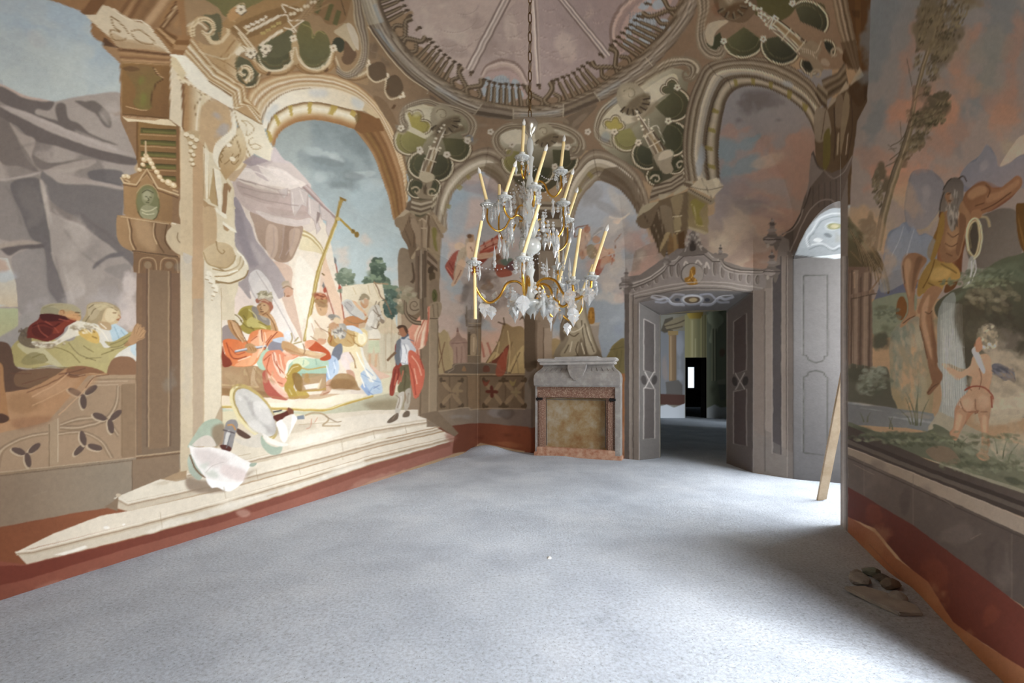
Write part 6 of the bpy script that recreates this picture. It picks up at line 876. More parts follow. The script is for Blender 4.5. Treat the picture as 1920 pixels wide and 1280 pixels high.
S('8a7660', 1.4, '742 740 749 748 745 765|766 736 764 756|744 774 736 786'); S('d8d0c2', 1.8, '752 742 750 766')
# engaged turret on the back wall, putti, goddess
S('8d3a2c', 1.6, '846 500 852 490|905 468 918 462 932 456|840 505 846 516'); S('e3c4a6', 1.6, '880 456 882 466 886 476|862 492 854 512'); S('7a5a44', 1.2, '876 462 872 476 866 490|888 462 892 474|854 498 850 520'); P('b09a80', '872 452 876 446 880 452 878 464 872 468', .8); DAB('7a6a5e 94867a a89c90 6a5c52', 905, 545, 40, 34, 90, 10, 0, .6, .22, 17, 90)
S('8a5a44', 1.3, '1096 440 1100 452 1098 466|1116 464 1122 472|1128 484 1136 480|1092 470 1094 480'); S('e0b898', 1.6, '1100 440 1104 450|1122 462 1130 468 1140 472|1114 472 1118 480'); S('c9c4bc', 1.8, '1112 444 1126 432'); DAB('b5aca4 c4b8ac a39c9a', 1140, 470, 60, 60, 60, 16, -30, .4, .16, 18, 30)
for x in (1068, 1078, 1090, 1100): S('c4b89e', 1.4, '%d 600 %d 630 %d 660' % (x, x+5, x+12), .8); S('5f5140', 1.6, '%d 602 %d 634 %d 662' % (x+4, x+9, x+15), .7)
for y in (500, 540, 580): LINE('5b4c3c', 1.2, '994 %d 1038 %d' % (y, y+2), .6)
# middle column capital behind the chandelier
for k in range(5): LINE('b3a48c' if k % 2 else '584a3a', 2, '%d %d 1030 %d %d %d' % (990+k*3, 396+k*7, 408+k*7, 1068-k*3, 392+k*7), .8)
# corner pier scroll and right-hand face
E('9a866c', 776, 574, 13, 17, 20); CURL(777, 572, 11, 40, 1.4, '5f4c38', 1.6); L('762 566 764 584 774 598 790 602', '758 562 758 588 772 606 790 610', '5f4c38 9a866c 6b5842', 0, 1); Q('7d6a54', '786 560 800 556 802 600 788 600'); S('b3a084', 1.6, '789 470 789 560|800 404 800 470', st=1); S('4f3f2e', 1.6, '784 480 784 560|793 476 793 598', st=1)
# the river-god wall
DAB('5f5848 6f6756 4f4a3c 7c7260', 1765, 50, 36, 56, 170, 8, -60, .35, .45, 21); DAB('5f5848 6f6756 4f4a3c', 1728, 40, 10, 40, 50, 6, -60, .35, .5, 22); DAB('59523f 6c644e 7c7258 46412f', 1742, 222, 30, 16, 110, 5, -40, .5, .7, 23); DAB('59523f 6c644e 7c7258', 1712, 268, 22, 16, 80, 5, -40, .5, .7, 24); DAB('59523f 6c644e', 1765, 182, 16, 10, 40, 5, -40, .5, .7, 25); DAB('66604e 7a725c', 1645, 350, 9, 30, 50, 4, -60, .4, .7, 26); DAB('66604e 7a725c', 1632, 440, 14, 24, 60, 4, -70, .4, .7, 27); S('9a8c74', 1.8, '1714 200 1706 240 1694 280 1678 322 1666 372 1654 420', .7); S('4f4738', 1.6, '1710 200 1700 244 1688 282 1672 324 1660 370 1648 430', .7)
for k in range(26): S('8a785a' if k % 3 else '3f3526', 1.4, '%d %d %d %d %d %d' % (1590+k*2.4, 424+k*3.2, 1604+k*2.2, 455+k*2.8, 1612+k*2.1, 480+k*2.6+(k % 4)*4), .7)
for x in range(1594, 1636, 7): LINE('4f4036' if x % 2 else '9a8672', 1.3, '%d 512 %d 690' % (x, x-1), .6)
S('4f2c18', 1.8, '1810 364 1830 352 1846 362|1830 396 1850 386 1880 372 1904 350|1764 420 1762 450 1758 470|1800 440 1796 480', .8); S('b9855c', 2.4, '1850 372 1880 352 1906 336|1816 362 1834 348|1778 452 1786 480|1790 420 1784 440', .7); S('5f3824', 1.6, '1772 440 1782 446 1792 440|1770 466 1784 470|1780 410 1776 430', .7); S('c9a484', 2, '1733 556 1730 590 1740 630 1750 670|1694 490 1700 530 1704 560|1756 690 1764 706', .6); S('5f3c2a', 1.6, '1746 560 1744 590 1752 640 1758 680|1728 600 1736 650 1744 700|1708 490 1712 520 1708 560|1740 734 1746 726 1754 722', .7); DAB('8a8276 6a6158 a39a8c 4c433b', 1786, 380, 14, 40, 80, 9, 85, .16, .6, 28, 14)
S('d8b878', 2.2, '1736 500 1730 520 1728 540|1770 500 1784 500 1794 512', .7); S('6a4c1e', 1.8, '1750 486 1760 510 1752 534|1764 494 1776 512|1740 534 1750 542', .8); E('80604a', 1712, 584, 7, 5, 40, .0)
DAB('6c7560 59614c 7f8870 4b5240', 1850, 515, 60, 12, 140, 6, -20, .4, .5, 29); DAB('5c5646 4a4438 6f6857', 1850, 590, 50, 60, 110, 12, 60, .4, .35, 30); DAB('b3a68e 9c9078 c4b89e', 1890, 720, 60, 60, 110, 16, 30, .4, .28, 31); DAB('a8a088 8f8a76 b89c7c 7c8474', 1705, 680, 32, 70, 120, 10, 80, .35, .35, 32, 20); DAB('8a9080 6a6e5c 545646', 1640, 715, 30, 28, 90, 6, 0, .5, .5, 33); DAB('5f6350 4c5040 7c8068', 1680, 820, 80, 10, 110, 6, 10, .4, .5, 34); DAB('70745c 5a5e48 85866c', 1850, 872, 90, 16, 130, 7, 20, .4, .45, 35)
DAB('6a7262 58604e 7c8470', 1665, 590, 26, 16, 60, 5, 0, .5, .5, 36); C('8f6b5a', '1740 820 0 0 0', .1) if 0 else None
S('f3dcc0', 1.8, '1808 752 1802 764|1842 742 1848 756', .6); S('8a5a46', 1.6, '1826 744 1830 760 1828 776|1812 790 1800 808|1846 800 1850 830|1836 700 1840 730|1804 706 1818 700', .7); DAB('d2c6ac b3a688 948870 e3d8c0', 1852, 632, 20, 22, 80, 4, 0, .7, .7, 37, 90); DAB('4f5058 6b6c74 8a7a68', 1882, 698, 18, 12, 40, 6, 40, .35, .7, 38)
S('c9ccc6', 1.6, '1822 490 1820 512 1814 530|1826 490 1824 510', .7); S('a89c80', 2, '1840 404 1852 408 1858 424', .6)
for k in range(26): S('d4d6d0', 1.1, '%f %f %f %f' % (1766+k*1.6, 600+(k*37 % 60), 1767+k*1.7, 640+(k*53 % 140)), .5)
# stone joints and scratches
for q in ('300 960 304 990', '420 912 424 934', '560 872 563 890', '640 826 644 846', '700 806 703 822', '480 880 484 900', '760 800 762 812'): LINE('a38d72', 1.1, q, .7)
for q in ('1600 870 1640 890', '1760 930 1790 950', '1820 1010 1840 1000', '60 930 90 920', '140 900 150 920'): LINE('9c8c7a', 1, q, .5)
DAB('6a3424 7c4432 5a281c', 1780, 1110, 120, 90, 0, 10, 40, .3, .2, 39)
# door crest highlights
for x, y in ((1192, 536), (1217, 526), (1245, 508), (1340, 500), (1371, 512), (1404, 520)): LINE('5a524d', 1, '%d %d %d %d' % (x+6, y-8, x+6, y+14), .6)

# ================= the river god wall, worked over =================
# tall tree: one trunk with its foliage on the right-hand side
L('1640 470 1652 400 1672 330 1690 282 1704 236 1712 190 1722 140 1738 90 1756 40 1772 -20', '1652 470 1664 404 1684 332 1700 284 1712 238 1718 192 1730 142 1746 92 1764 42 1782 -20', '6a5f4c 94866c 75694f', 0, 1)
C('7a7058', '1770 20 34 40 -60 1752 80 22 40 -60 1738 130 14 30 -60 1800 10 26 30 -50', .6, 1.5)
for x, y, rx, ry, n in ((1740, 20, 12, 34, 60), (1728, 60, 9, 26, 40), (1776, 40, 26, 34, 110), (1762, 90, 20, 26, 80), (1748, 130, 12, 22, 50), (1800, 20, 18, 24, 60), (1722, 110, 6, 20, 24), (1736, 165, 9, 16, 26), (1752, 215, 20, 15, 60), (1728, 240, 18, 14, 50), (1768, 190, 16, 9, 36), (1716, 268, 18, 10, 40), (1700, 292, 12, 8, 24), (1706, 215, 7, 14, 20), (1642, 345, 7, 20, 30), (1652, 372, 6, 16, 20)):
    DAB('5c5340 6f654d 857a5e 4b4433', x, y, rx, ry, n, 4.6, -62, .36, .62, 41, 22)
S('544b3a', 1.4, '1704 236 1690 262 1670 274|1690 282 1668 300|1712 190 1730 176 1762 186|1704 240 1726 226 1750 216|1684 300 1660 312')
# mountains in grey haze
P('7f7f86>8f8a8a 1730 330 1730 420', '1702 420 1698 386 1706 340 1714 322 1722 330 1730 316 1742 322 1748 318 1756 334 1768 344 1768 370 1756 402 1738 426 1722 430', .75); P('8a8a92>968f8c 1850 280 1900 340', '1800 332 1814 308 1828 302 1838 288 1850 270 1860 286 1868 292 1874 312 1892 306 1920 292 1980 300 1980 356 1900 350 1820 352', .6); C('a3a0a0', '1736 360 12 26 0 1846 312 10 18 20', .5)
P('8793a2>99978f 1690 430 1680 540', '1656 500 1666 446 1684 426 1694 418 1704 436 1712 424 1724 442 1740 440 1758 462 1736 516 1698 530 1652 548', .6); S('b3b8bc', 1.6, '1694 424 1686 450 1672 480|1714 430 1706 456 1700 480', .6)
# figure in warm ochre flesh
P('8a6648>9c7654 1790 420 1810 420', '1762 474 1768 424 1766 404 1776 394 1796 388 1806 376 1826 382 1820 408 1810 440 1802 476 1790 490 1772 492'); P('a98560', '1776 430 1790 424 1800 436 1794 462 1780 470 1772 454', .7, blur=2); P('6f4e36', '1800 400 1812 412 1806 446 1798 478 1792 470 1798 436', .7); S('5c3f2a', 1.5, '1776 436 1786 444 1798 438|1772 456 1784 462 1796 456|1774 474 1786 480')
P('7c5639>93694a 1820 340 1860 380', '1806 376 1812 360 1828 346 1846 340 1862 352 1880 350 1898 336 1908 329 1916 336 1915 350 1900 364 1878 380 1858 394 1838 402 1822 406 1816 396'); P('b08a66', '1814 364 1830 350 1846 348 1850 360 1834 368 1820 374', .7, blur=1); P('ab8260', '1852 366 1880 356 1900 342 1911 336 1911 346 1896 358 1870 374 1850 380', .7, blur=1); S('5a3a26', 1.7, '1848 346 1856 356 1852 370|1820 402 1840 394 1866 382 1896 360|1828 386 1846 380'); P('9c7250', '1822 396 1836 392 1842 402 1832 412 1820 410')
E('8f6a4c', 1782, 366, 10, 14, 10); P('5b544e>8d867c 1780 336 1786 420', '1766 372 1770 350 1782 335 1796 333 1806 344 1806 366 1800 384 1794 412 1786 434 1778 420 1776 394 1786 384 1786 368 1776 360'); DAB('9a948a 6c665e b3ada2 544d46', 1789, 392, 9, 34, 60, 8, 88, .16, .6, 42, 12); S('3f3832', 2, '1770 360 1764 380 1762 402|1796 335 1806 330 1813 340|1784 334 1774 344 1768 356'); S('4a3020', 1.4, '1776 364 1783 362|1778 376 1784 377')
P('8a6d34>b08e4c 1730 490 1790 520', '1722 548 1726 520 1740 496 1752 484 1766 492 1786 494 1799 508 1797 524 1772 534 1764 546 1742 540 1732 550'); P('c9ab68', '1748 506 1762 500 1784 506 1776 520 1760 526 1744 524', .6, blur=1.5); S('6b4f24', 2, '1752 486 1746 510 1730 540|1764 494 1782 504 1794 512|1740 530 1756 538|1760 528 1790 526'); P('8f7034', '1744 486 1754 452 1764 404 1771 402 1770 430 1760 466 1752 484'); 
P('8a664a>a07c5c 1690 480 1700 600', '1692 496 1699 480 1712 474 1728 478 1738 488 1726 506 1718 530 1713 556 1714 578 1718 590 1706 600 1694 612 1688 613 1692 602 1703 588 1703 560 1697 532'); P('b89674', '1696 494 1704 484 1709 496 1704 524 1706 556 1700 540', .6, blur=1); P('5f4430', '1718 486 1730 484 1720 512 1712 548 1710 530', .6, blur=1); S('573c2a', 1.4, '1693 606 1704 598 1716 592|1697 532 1694 510 1693 498')
P('9a7454>805c42 1740 540 1736 700', '1725 590 1723 574 1734 550 1748 536 1766 542 1758 558 1748 576 1746 596 1752 626 1756 656 1758 684 1768 702 1764 716 1752 730 1742 740 1738 735 1747 718 1744 702 1738 672 1731 640 1724 612'); P('c4a280', '1727 588 1735 562 1743 552 1740 578 1736 598 1744 640 1748 674 1742 662 1732 628', .6, blur=1.2); P('6a4a34', '1748 582 1752 620 1757 660 1755 690 1750 660 1746 616', .6, blur=1); S('5a3e2c', 1.4, '1739 737 1748 726 1760 718|1734 584 1742 588 1748 582|1724 610 1732 642 1739 672')
# jug mouth, spring and fall
S('d6cda4', 3, '1816 470 1812 440 1818 416 1829 409 1838 420 1841 448 1836 474 1826 485'); S('8a7d58', 1.4, '1821 466 1818 440 1823 422'); S('cdd2cc', 2, '1822 488 1822 508 1816 530 1806 540|1828 486 1830 506 1822 526')
for k in range(22): S('d9dcd6' if k % 2 else '97a09c', 1.3, '%f %f %f %f %f %f' % (1768+k*1.7, 566+k*.2, 1768+k*1.75, 640+k, 1768+k*2.1, 760), .45)
P('55503e', '1788 590 1800 560 1830 548 1850 560 1846 600 1836 640 1812 650 1796 630', .55, blur=3); DAB('7a8064 666c52 8d9274', 1830, 530, 70, 9, 90, 5, -22, .5, .6, 43); DAB('8a8368 9c9478 6c664e', 1860, 560, 50, 26, 60, 9, 20, .5, .3, 44)
# putto
P('c2a080>b08c6c 1810 680 1850 760', '1806 700 1818 690 1826 672 1838 666 1850 668 1858 684 1860 704 1855 728 1862 746 1858 766 1852 780 1838 772 1826 770 1808 768 1799 752 1812 738 1820 722 1824 708'); P('cfb294', '1804 752 1816 744 1826 754 1820 770 1806 768', .45, blur=2); P('cfb294', '1834 744 1848 740 1856 752 1848 766 1836 762', .45, blur=2); P('b08a6a', '1800 764 1812 770 1810 790 1800 812 1792 826 1782 814 1790 798 1791 778'); P('b08a6a', '1834 772 1852 774 1854 800 1852 822 1850 846 1855 860 1842 863 1832 854 1840 838 1840 806'); P('d2b290', '1794 778 1804 780 1800 800 1792 812', .6, blur=1); P('d2b290', '1842 780 1850 784 1848 820 1843 810', .6, blur=1); S('8a5c44', 1.5, '1828 748 1829 764 1834 772|1800 752 1808 770 1824 772 1836 770|1838 772 1852 772|1836 690 1840 710 1836 730|1812 722 1822 732'); S('8f4432', 2.4, '1808 732 1826 724 1846 727 1860 740 1862 748|1858 742 1860 764'); P('c2a080', '1826 690 1812 704 1796 708 1780 698 1774 690 1784 690 1800 696 1814 690 1824 682'); P('d9dcdc', '1824 656 1831 652 1840 672 1847 694 1843 700 1834 684 1828 670', .9); P('b98a6a', '1830 638 1838 632 1842 650 1836 660 1829 656')
P('6c6c74>8a7c6c 1866 700 1900 700', '1860 684 1874 682 1890 690 1900 704 1903 718 1892 712 1884 714 1874 706 1864 700'); DAB('55565e 7c7c84 94826e', 1882, 698, 18, 9, 40, 7, 35, .28, .7, 45, 14)
DAB('6c7056 555a42 85896c 484c38', 1760, 822, 170, 14, 120, 7, 12, .4, .4, 46); DAB('8f9078 767a60', 1860, 850, 70, 18, 60, 9, 20, .4, .35, 47)
C('b5a48a', '1640 760 40 4 8 1700 776 40 4 8', .3)
# warm evening light painted low in the sky
C('b99a7a', '1640 440 40 60 0 1670 490 26 24 0 1700 380 24 30 0', .45); C('c08c72', '1690 200 24 80 20 1730 300 30 40 -60', .35)

# ================= third layer: crisp stonework on the big pier =================
Q('a88158>8c683f 225 110 330 110', '222 90 240 96 320 103 320 118 318 224 228 216 226 120 190 86')
L('222 92 320 103', '226 118 319 121', '6f4c2f b78e60 a47b50 8a6340 c09768 96704a', 1, 2)
Q('96703f>7f5b38 228 120 318 220', '228 116 319 121 317 222 229 215'); P('8a6a42>80703c 240 130 270 190', '236 126 262 122 288 126 292 138 304 146 294 156 286 170 286 190 282 204 272 207 258 203 250 192 256 172 246 150 238 140', .9); C('7d7c3a', '264 150 12 18 20 268 180 10 18 0', .75, .8); P('6b4c2f', '230 126 246 124 262 130 248 134 234 131', .7); S('5f4228', 2.2, '288 126 296 140 306 147 292 158 285 178 284 200'); S('c9a276', 1.8, '290 128 298 140 307 146|236 199 250 203 264 206 276 207'); LINE('c19a6c', 1.4, '228 117 318 122'); LINE('5f4228', 1.4, '229 214 316 222')
Q('e9d5ae', '230 218 300 223 318 225 333 238 258 228 240 228 232 222'); Q('b7936a', '230 218 300 223 290 226 258 224 238 222'); Q('93703f>87623e 260 228 336 330', '257 229 337 237 338 345 300 340 262 330 257 300'); S('7a5632', 4, '257 229 257 300', st=1)
for k in range(5):
    y = 240+k*22; Q('5f5a30', '264 %d 331 %d 331 %d 264 %d' % (y, y+3, y+12, y+9)); Q('83793f', '268 %d 329 %d 329 %d 268 %d' % (y+4, y+7, y+11, y+8), .7); LINE('bd966a', 1.6, '262 %d 333 %d' % (y+12, y+15)); LINE('4a3c22', 1.3, '264 %d 331 %d' % (y, y+3))
Q('8a6540', '330 236 338 237 338 352 330 348'); LINE('caa67a', 1.6, '337 238 338 350')
Q('a98356>96724a 235 350 320 400', '232 352 258 328 274 318 292 328 324 356 322 418 236 405 233 380'); LINE('d6b98c', 3, '226 332 232 342 256 346 275 316 296 352 336 366'); LINE('6b4c30', 1.8, '230 346 256 350 275 323 295 357 334 371'); LINE('b99468', 1.4, '262 340 275 328 288 344')
for x, y, r in ((274, 292, 6), (270, 299, 6), (280, 299, 6), (268, 308, 5), (284, 306, 6), (288, 314, 5), (294, 322, 6), (299, 331, 6), (305, 338, 5), (316, 342, 8), (325, 347, 7), (262, 318, 5), (232, 330, 5), (240, 331, 5)): E('9a7448', x+1.4, y+1.8, r, r*.8, 30); E('e3c99c', x, y, r*.92, r*.7, 30); E('f6e6c4', x-1, y-1.4, r*.4, r*.3, 30)
S('cdb085', 3, '273 264 273.5 292', w1=5)
E('8a7e4e>6a683e 258 350 296 400', 277, 380, 22.5, 34, -3); E('7c7a52', 277, 380, 20, 31, -3); P('8f8b64', '266 362 274 354 284 356 289 366 286 376 280 384 271 382 266 374'); P('b5b08c', '268 364 276 358 283 364 278 374 270 374', .7, blur=1); S('4d4b30', 1.4, '272 368 276 369|280 369 284 370|277 370 279 375 276 376|273 379 280 380|266 362 276 356 288 362'); P('9a9670', '262 402 264 390 272 384 284 386 292 390 296 400 288 410 276 413'); S('d0c8a0', 1.8, '264 392 274 396 284 394 294 388|266 398 276 402 290 400'); S('b5a070', 1.4, '256 362 266 350 280 346 292 354 298 372'); S('4f4a2c', 1.4, '258 396 266 408 280 414 292 408 298 394')
Q('ab865a', '219 403 232 404 322 417 318 423 226 412'); P('a9845a>86684a 222 440 316 440', '220 408 232 407 316 419 313 434 309 450 316 462 332 478 330 484 262 474 236 466 222 452 218 430'); P('c4a074', '253 414 268 412 282 420 288 440 294 466 284 470 270 462 258 448', .55, blur=3); S('6b4e32', 2.6, '242 409 246 428 247 448 256 468|292 418 291 440 298 458 308 474'); S('d3b488', 1.8, '239 410 243 430 244 450 252 468|289 418 288 440 294 458'); S('5d4228', 2, '313 420 310 436 310 452 320 468'); LINE('5d4630', 2, '248 470 334 481'); LINE('d0b184', 1.6, '226 406 316 420')
# corner block under the vault
L('345 104 362 122 388 150 408 162 433 178 438 204', '360 70 380 94 412 132 430 142 460 160 462 184', 'f4e6c4 b58c5a ecd9b0 a87d4b f8eed2 d8bb8c a67b49 ead6ae b98f5e', 1, 2); L('438 206 462 196 488 232', '462 184 474 198 487 208', 'f3e6c6 b58c5a ecd9b0 a87d4b e6cda0', 1, 1); LINE('8f6a3e', 1.6, '345 104 362 122 388 150 408 162 433 178 438 204 490 233')
Q('fbf4de', '321 103 347 104 374 130 392 154 436 184 438 205 400 184 372 168 346 142'); Q('e3cfa4', '322 106 330 108 350 138 344 150 334 140 320 122')
# greens framed again, lit stone between
S('f1e3c2', 2.4, '484 104 490 120 508 132 530 130 546 112 551 88|554 88 562 114 580 128 600 126 616 112 622 96', .8); S('8f6c42', 1.6, '478 110 488 128 510 140 536 138 552 122 566 136 590 138 614 128 628 110', .8)
S('ecdab4', 4, '446 60 462 82 478 100', .9); S('a88354', 1.6, '440 66 456 88 470 104|384 100 412 112 440 128 462 158|396 118 420 132 446 156'); S('e8d4ac', 3, '372 96 400 106 424 110 440 96 452 80|378 118 410 132 440 156', .7); CURL(386, 56, 27, 150, 1.05, 'e9d3a8', 9); CURL(386, 56, 27, 150, 1.05, '9f7a4c', 1.6); CURL(457, 136, 17, 60, 1.05, 'ecd9b2', 8, 1, -1); CURL(457, 136, 17, 60, 1.05, '9a774a', 1.4, 1, -1)
for k in range(8): S('8d6a44' if k % 2 else 'c9a676', 2, '%d %d %d %d' % (556+k*4, 46-k*3, 580+k*8, 8-k*4), .5)
for x, y in ((498, 92), (470, 100), (452, 18)): fleuron(x, y, 6, 'f2e4c6')
# hand and sleeve of the onlooker against the pier
P('a8995f', '196 640 214 652 240 640 252 628 246 622 232 630 212 640'); S('7f7145', 1.3, '206 646 232 636 248 626|204 652 226 648 244 636'); P('b48a60', '240 640 246 626 252 612 258 606 264 612 272 620 270 630 260 638 248 646'); 
for q in ('252 626 253 614 257 607', '256 626 260 614 264 608', '260 628 266 618 270 613', '262 632 269 624 273 620', '258 636 266 634 271 630'): S('bd9468', 4, q, w1=3); S('7c5638', 1, q, .8)
# drapery of the parapet
P('b98a60', '60 770 110 740 160 716 186 706 170 726 130 752 90 776 50 790', .5, blur=3); P('8a5f42', '20 790 60 780 100 782 80 796 40 806', .5, blur=3); S('d0a57c', 2.4, '128 700 100 722 60 744|180 704 150 740 110 778', .7); S('6f4a32', 2, '120 704 90 720 50 736|204 702 176 708 160 728', .7)
# seated figure above the altar
P('8f826c>6f614c 1060 600 1120 640', '1056 600 1062 580 1072 566 1086 562 1098 574 1102 596 1110 620 1118 646 1128 666 1124 673 1044 673 1040 660 1050 640 1052 618'); P('b8ac92', '1072 572 1084 566 1094 576 1098 596 1106 618 1112 640 1118 660 1104 664 1094 640 1084 616 1076 596', .8, blur=1.2); P('5f5140', '1058 602 1066 590 1070 604 1064 624 1054 640 1050 628', .8, blur=1); P('a3957a', '1056 620 1068 612 1084 616 1092 626 1086 640 1082 664 1060 670 1050 664 1062 644 1066 630', .9); S('574937', 1.8, '1062 622 1076 630 1086 624|1084 640 1080 656 1084 668|1066 646 1058 662|1096 606 1104 634 1114 660|1090 600 1094 630 1100 664'); S('d0c5aa', 2, '1060 616 1074 622 1088 616 1094 608|1100 612 1108 640|1072 640 1068 660|1090 642 1096 664'); P('b3a58c', '1076 556 1084 550 1092 556 1092 568 1084 572 1076 568'); S('8f826c', 1.4, '1078 562 1084 560 1090 564')
# goddess and cloud
C('a39890', '885 575 18 34 10 900 560 24 14 0', .6); C('6f625a', '872 548 9 22 10 915 545 20 8 0', .5); P('d2b294', '874 458 882 454 890 458 893 470 896 482 886 486 876 480', .9); P('b09a7c', '862 470 872 464 876 478 868 496 860 512 854 524 850 514 856 496', .7); P('caa585', '858 492 868 486 874 494 866 510 856 526 850 537 846 533 852 518', .9); S('7a4a38', 1.3, '864 506 858 520 852 532|882 462 886 472|890 484 910 480 924 478'); P('c9a080', '890 480 906 474 922 474 932 478 916 482 900 486', .9); S('c56a54', 2, '900 462 916 454 932 446|838 500 848 514|908 470 926 462'); S('7e3326', 1.8, '906 452 912 466|922 446 926 462|842 492 850 506')
# fluted shaft and capital of the middle column
L('994 470 1038 470', '1000 396 1062 396', '6a5a48 8f806c 6a5a48 9d8e78 5d4d3c', 1, 1); L('984 378 1078 378', '996 398 1064 398', '9d8e78 6a5a48 b3a48c 6a5a48', 1, 1); P('7d6d58', '1040 440 1054 430 1062 446 1056 474 1042 500 1038 480'); S('a99a82', 2, '1042 444 1054 440 1058 460 1046 490')
# tents and turret
S('8f7a54', 1.4, '930 640 944 660 950 690|962 622 968 660 972 700|945 616 938 650 920 680'); S('cdb482', 2, '952 620 956 660 952 700|936 640 930 670', .8); P('9a4a34', '934 676 952 652 946 700 930 703', .8); LINE('5b4835', 1.4, '878 612 902 612'); LINE('a08a6c', 1.4, '878 606 902 606'); S('c9b08e', 2, '888 632 888 660', .8)
# door frame: crisp arrises
for q, c in (('1181 548 1181 862', 'a89d94'), ('1187 548 1187 862', '4c4541'), ('1198 566 1198 866', '9a908a'), ('1434 545 1434 884', '544c48'), ('1448 520 1448 850', 'a0968e'), ('1464 480 1464 852', '3f3a3a'), ('1476 478 1476 894', '9a8f86'), ('1488 480 1488 898', '3c3735')): LINE(c, 1.5, q)
S('a89e96', 2, '1188 556 1230 546 1300 535 1362 537 1412 546|1182 552 1240 537 1300 529 1360 530 1430 540', .8); S('4a4340', 1.6, '1190 560 1240 549 1300 540 1360 542 1412 551', .8)

# ================= finish: hand-drawn wobble, plaster grain =================
def finish():
    global CV
    n1 = (fbm(CH, CW, 14, 201, 3)-.5)*1.8; n2 = (fbm(CH, CW, 14, 301, 3)-.5)*1.8
    yy, xx = np.mgrid[0:CH, 0:CW]
    X = (xx+n1).clip(0, CW-2); Y = (yy+n2).clip(0, CH-2); xi = X.astype(int); yi = Y.astype(int); fx = (X-xi)[..., None].astype(np.float32); fy = (Y-yi)[..., None].astype(np.float32)
    CV = (CV[yi, xi]*(1-fx)+CV[yi, xi+1]*fx)*(1-fy)+(CV[yi+1, xi]*(1-fx)+CV[yi+1, xi+1]*fx)*fy
    m_ = CV.mean(-1, keepdims=True); CV = (CV*.87+m_*.13)*np.array([1.01, 1., .985], np.float32)
    r = np.random.RandomState(9); g = r.randn(CH, CW).astype(np.float32)
    st = (fbm(CH, CW, 6, 401, 2)-.5)*.06+(fbm(CH, CW, 90, 501, 4)-.5)*.10+g*.012
    CV = np.clip(CV*(1+st[..., None]), 0, 1)
finish()

# ================================================================ painted surfaces
def project(P):
    Y = np.maximum(P[..., 1], .25); return 960+FPX*P[..., 0]/Y, YH-FPX*(P[..., 2]-CAMZ)/Y
def vaultgain(P):  # grades paint brightness across the vault to even out the light
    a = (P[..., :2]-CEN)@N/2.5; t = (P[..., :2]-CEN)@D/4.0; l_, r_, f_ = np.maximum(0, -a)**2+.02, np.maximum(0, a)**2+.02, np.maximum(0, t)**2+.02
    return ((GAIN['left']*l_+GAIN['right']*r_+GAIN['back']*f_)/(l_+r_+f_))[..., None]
def pigment(P, gain, cl=(-50, 1970, -50, 1330), back='8f7d66'):
    """the paint of each plaster point, times a gain that offsets the light there"""
    u, v = project(P); u = u.clip(cl[0], cl[1])-CX0-.5; v = v.clip(cl[2], cl[3])-CY0-.5
    xi = u.astype(int).clip(0, CW-2); yi = v.astype(int).clip(0, CH-2); fx = (u-xi)[..., None]; fy = (v-yi)[..., None]
    c = (CV[yi, xi]*(1-fx)+CV[yi, xi+1]*fx)*(1-fy)+(CV[yi+1, xi]*(1-fx)+CV[yi+1, xi+1]*fx)*fy
    k = ((P[..., 1]-.5)/.6).clip(0, 1)[..., None]; c = c*k+np.array([int(back[i:i+2], 16)/255 for i in (0, 2, 4)])*(1-k)
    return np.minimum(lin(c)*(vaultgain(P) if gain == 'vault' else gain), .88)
FRESCO = bpy.data.materials.new('fresco'); FRESCO.use_nodes = True
_nt = FRESCO.node_tree; _b = _nt.nodes['Principled BSDF']; _b.inputs['Roughness'].default_value = .82; _b.inputs['Specular IOR Level'].default_value = .2
_a = _nt.nodes.new('ShaderNodeAttribute'); _a.attribute_name = 'pigment'; _nt.links.new(_a.outputs['Color'], _b.inputs['Base Color'])
_tc = _nt.nodes.new('ShaderNodeTexCoord'); _n = _nt.nodes.new('ShaderNodeTexNoise'); _n.inputs['Scale'].default_value = 35; _n.inputs['Detail'].default_value = 5
_bp = _nt.nodes.new('ShaderNodeBump'); _bp.inputs['Strength'].default_value = .18; _bp.inputs['Distance'].default_value = .01
_nt.links.new(_tc.outputs['Object'], _n.inputs['Vector']); _nt.links.new(_n.outputs['Fac'], _bp.inputs['Height']); _nt.links.new(_bp.outputs[0], _b.inputs['Normal'])
def surf(name, patches, gain, cl=(-50, 1970, -50, 1330), back='8f7d66', m=None, smooth_=False):
    """patches: arrays rows x cols x 3"""
    vs, fs, cs = [], [], []; o = 0
    for P in patches:
        h, w_ = P.shape[:2]; vs.append(P.reshape(-1, 3)); cs.append(pigment(P, gain, cl, back).reshape(-1, 3))
        i = np.arange(h*w_).reshape(h, w_)+o; fs.append(np.stack([i[:-1, :-1], i[:-1, 1:], i[1:, 1:], i[1:, :-1]], -1).reshape(-1, 4)); o += h*w_
    V = np.vstack(vs).astype(np.float32); F = np.vstack(fs).astype(np.int32); Cc = np.ones((len(V), 4), np.float32); Cc[:, :3] = np.vstack(cs)
    me = bpy.data.meshes.new(name); me.vertices.add(len(V)); me.vertices.foreach_set('co', V.ravel()); me.loops.add(F.size); me.loops.foreach_set('vertex_index', F.ravel())
    me.polygons.add(len(F)); me.polygons.foreach_set('loop_start', np.arange(0, F.size, 4, dtype=np.int32)); me.polygons.foreach_set('loop_total', np.full(len(F), 4, np.int32))
    at_ = me.color_attributes.new('pigment', 'FLOAT_COLOR', 'POINT'); at_.data.foreach_set('color', Cc.ravel()); me.update(calc_edges=True)
    ob = bpy.data.objects.new(name, me); COL.objects.link(ob); me.materials.append(m or FRESCO)
    if smooth_: me.polygons.foreach_set('use_smooth', np.ones(len(F), bool))
    return ob
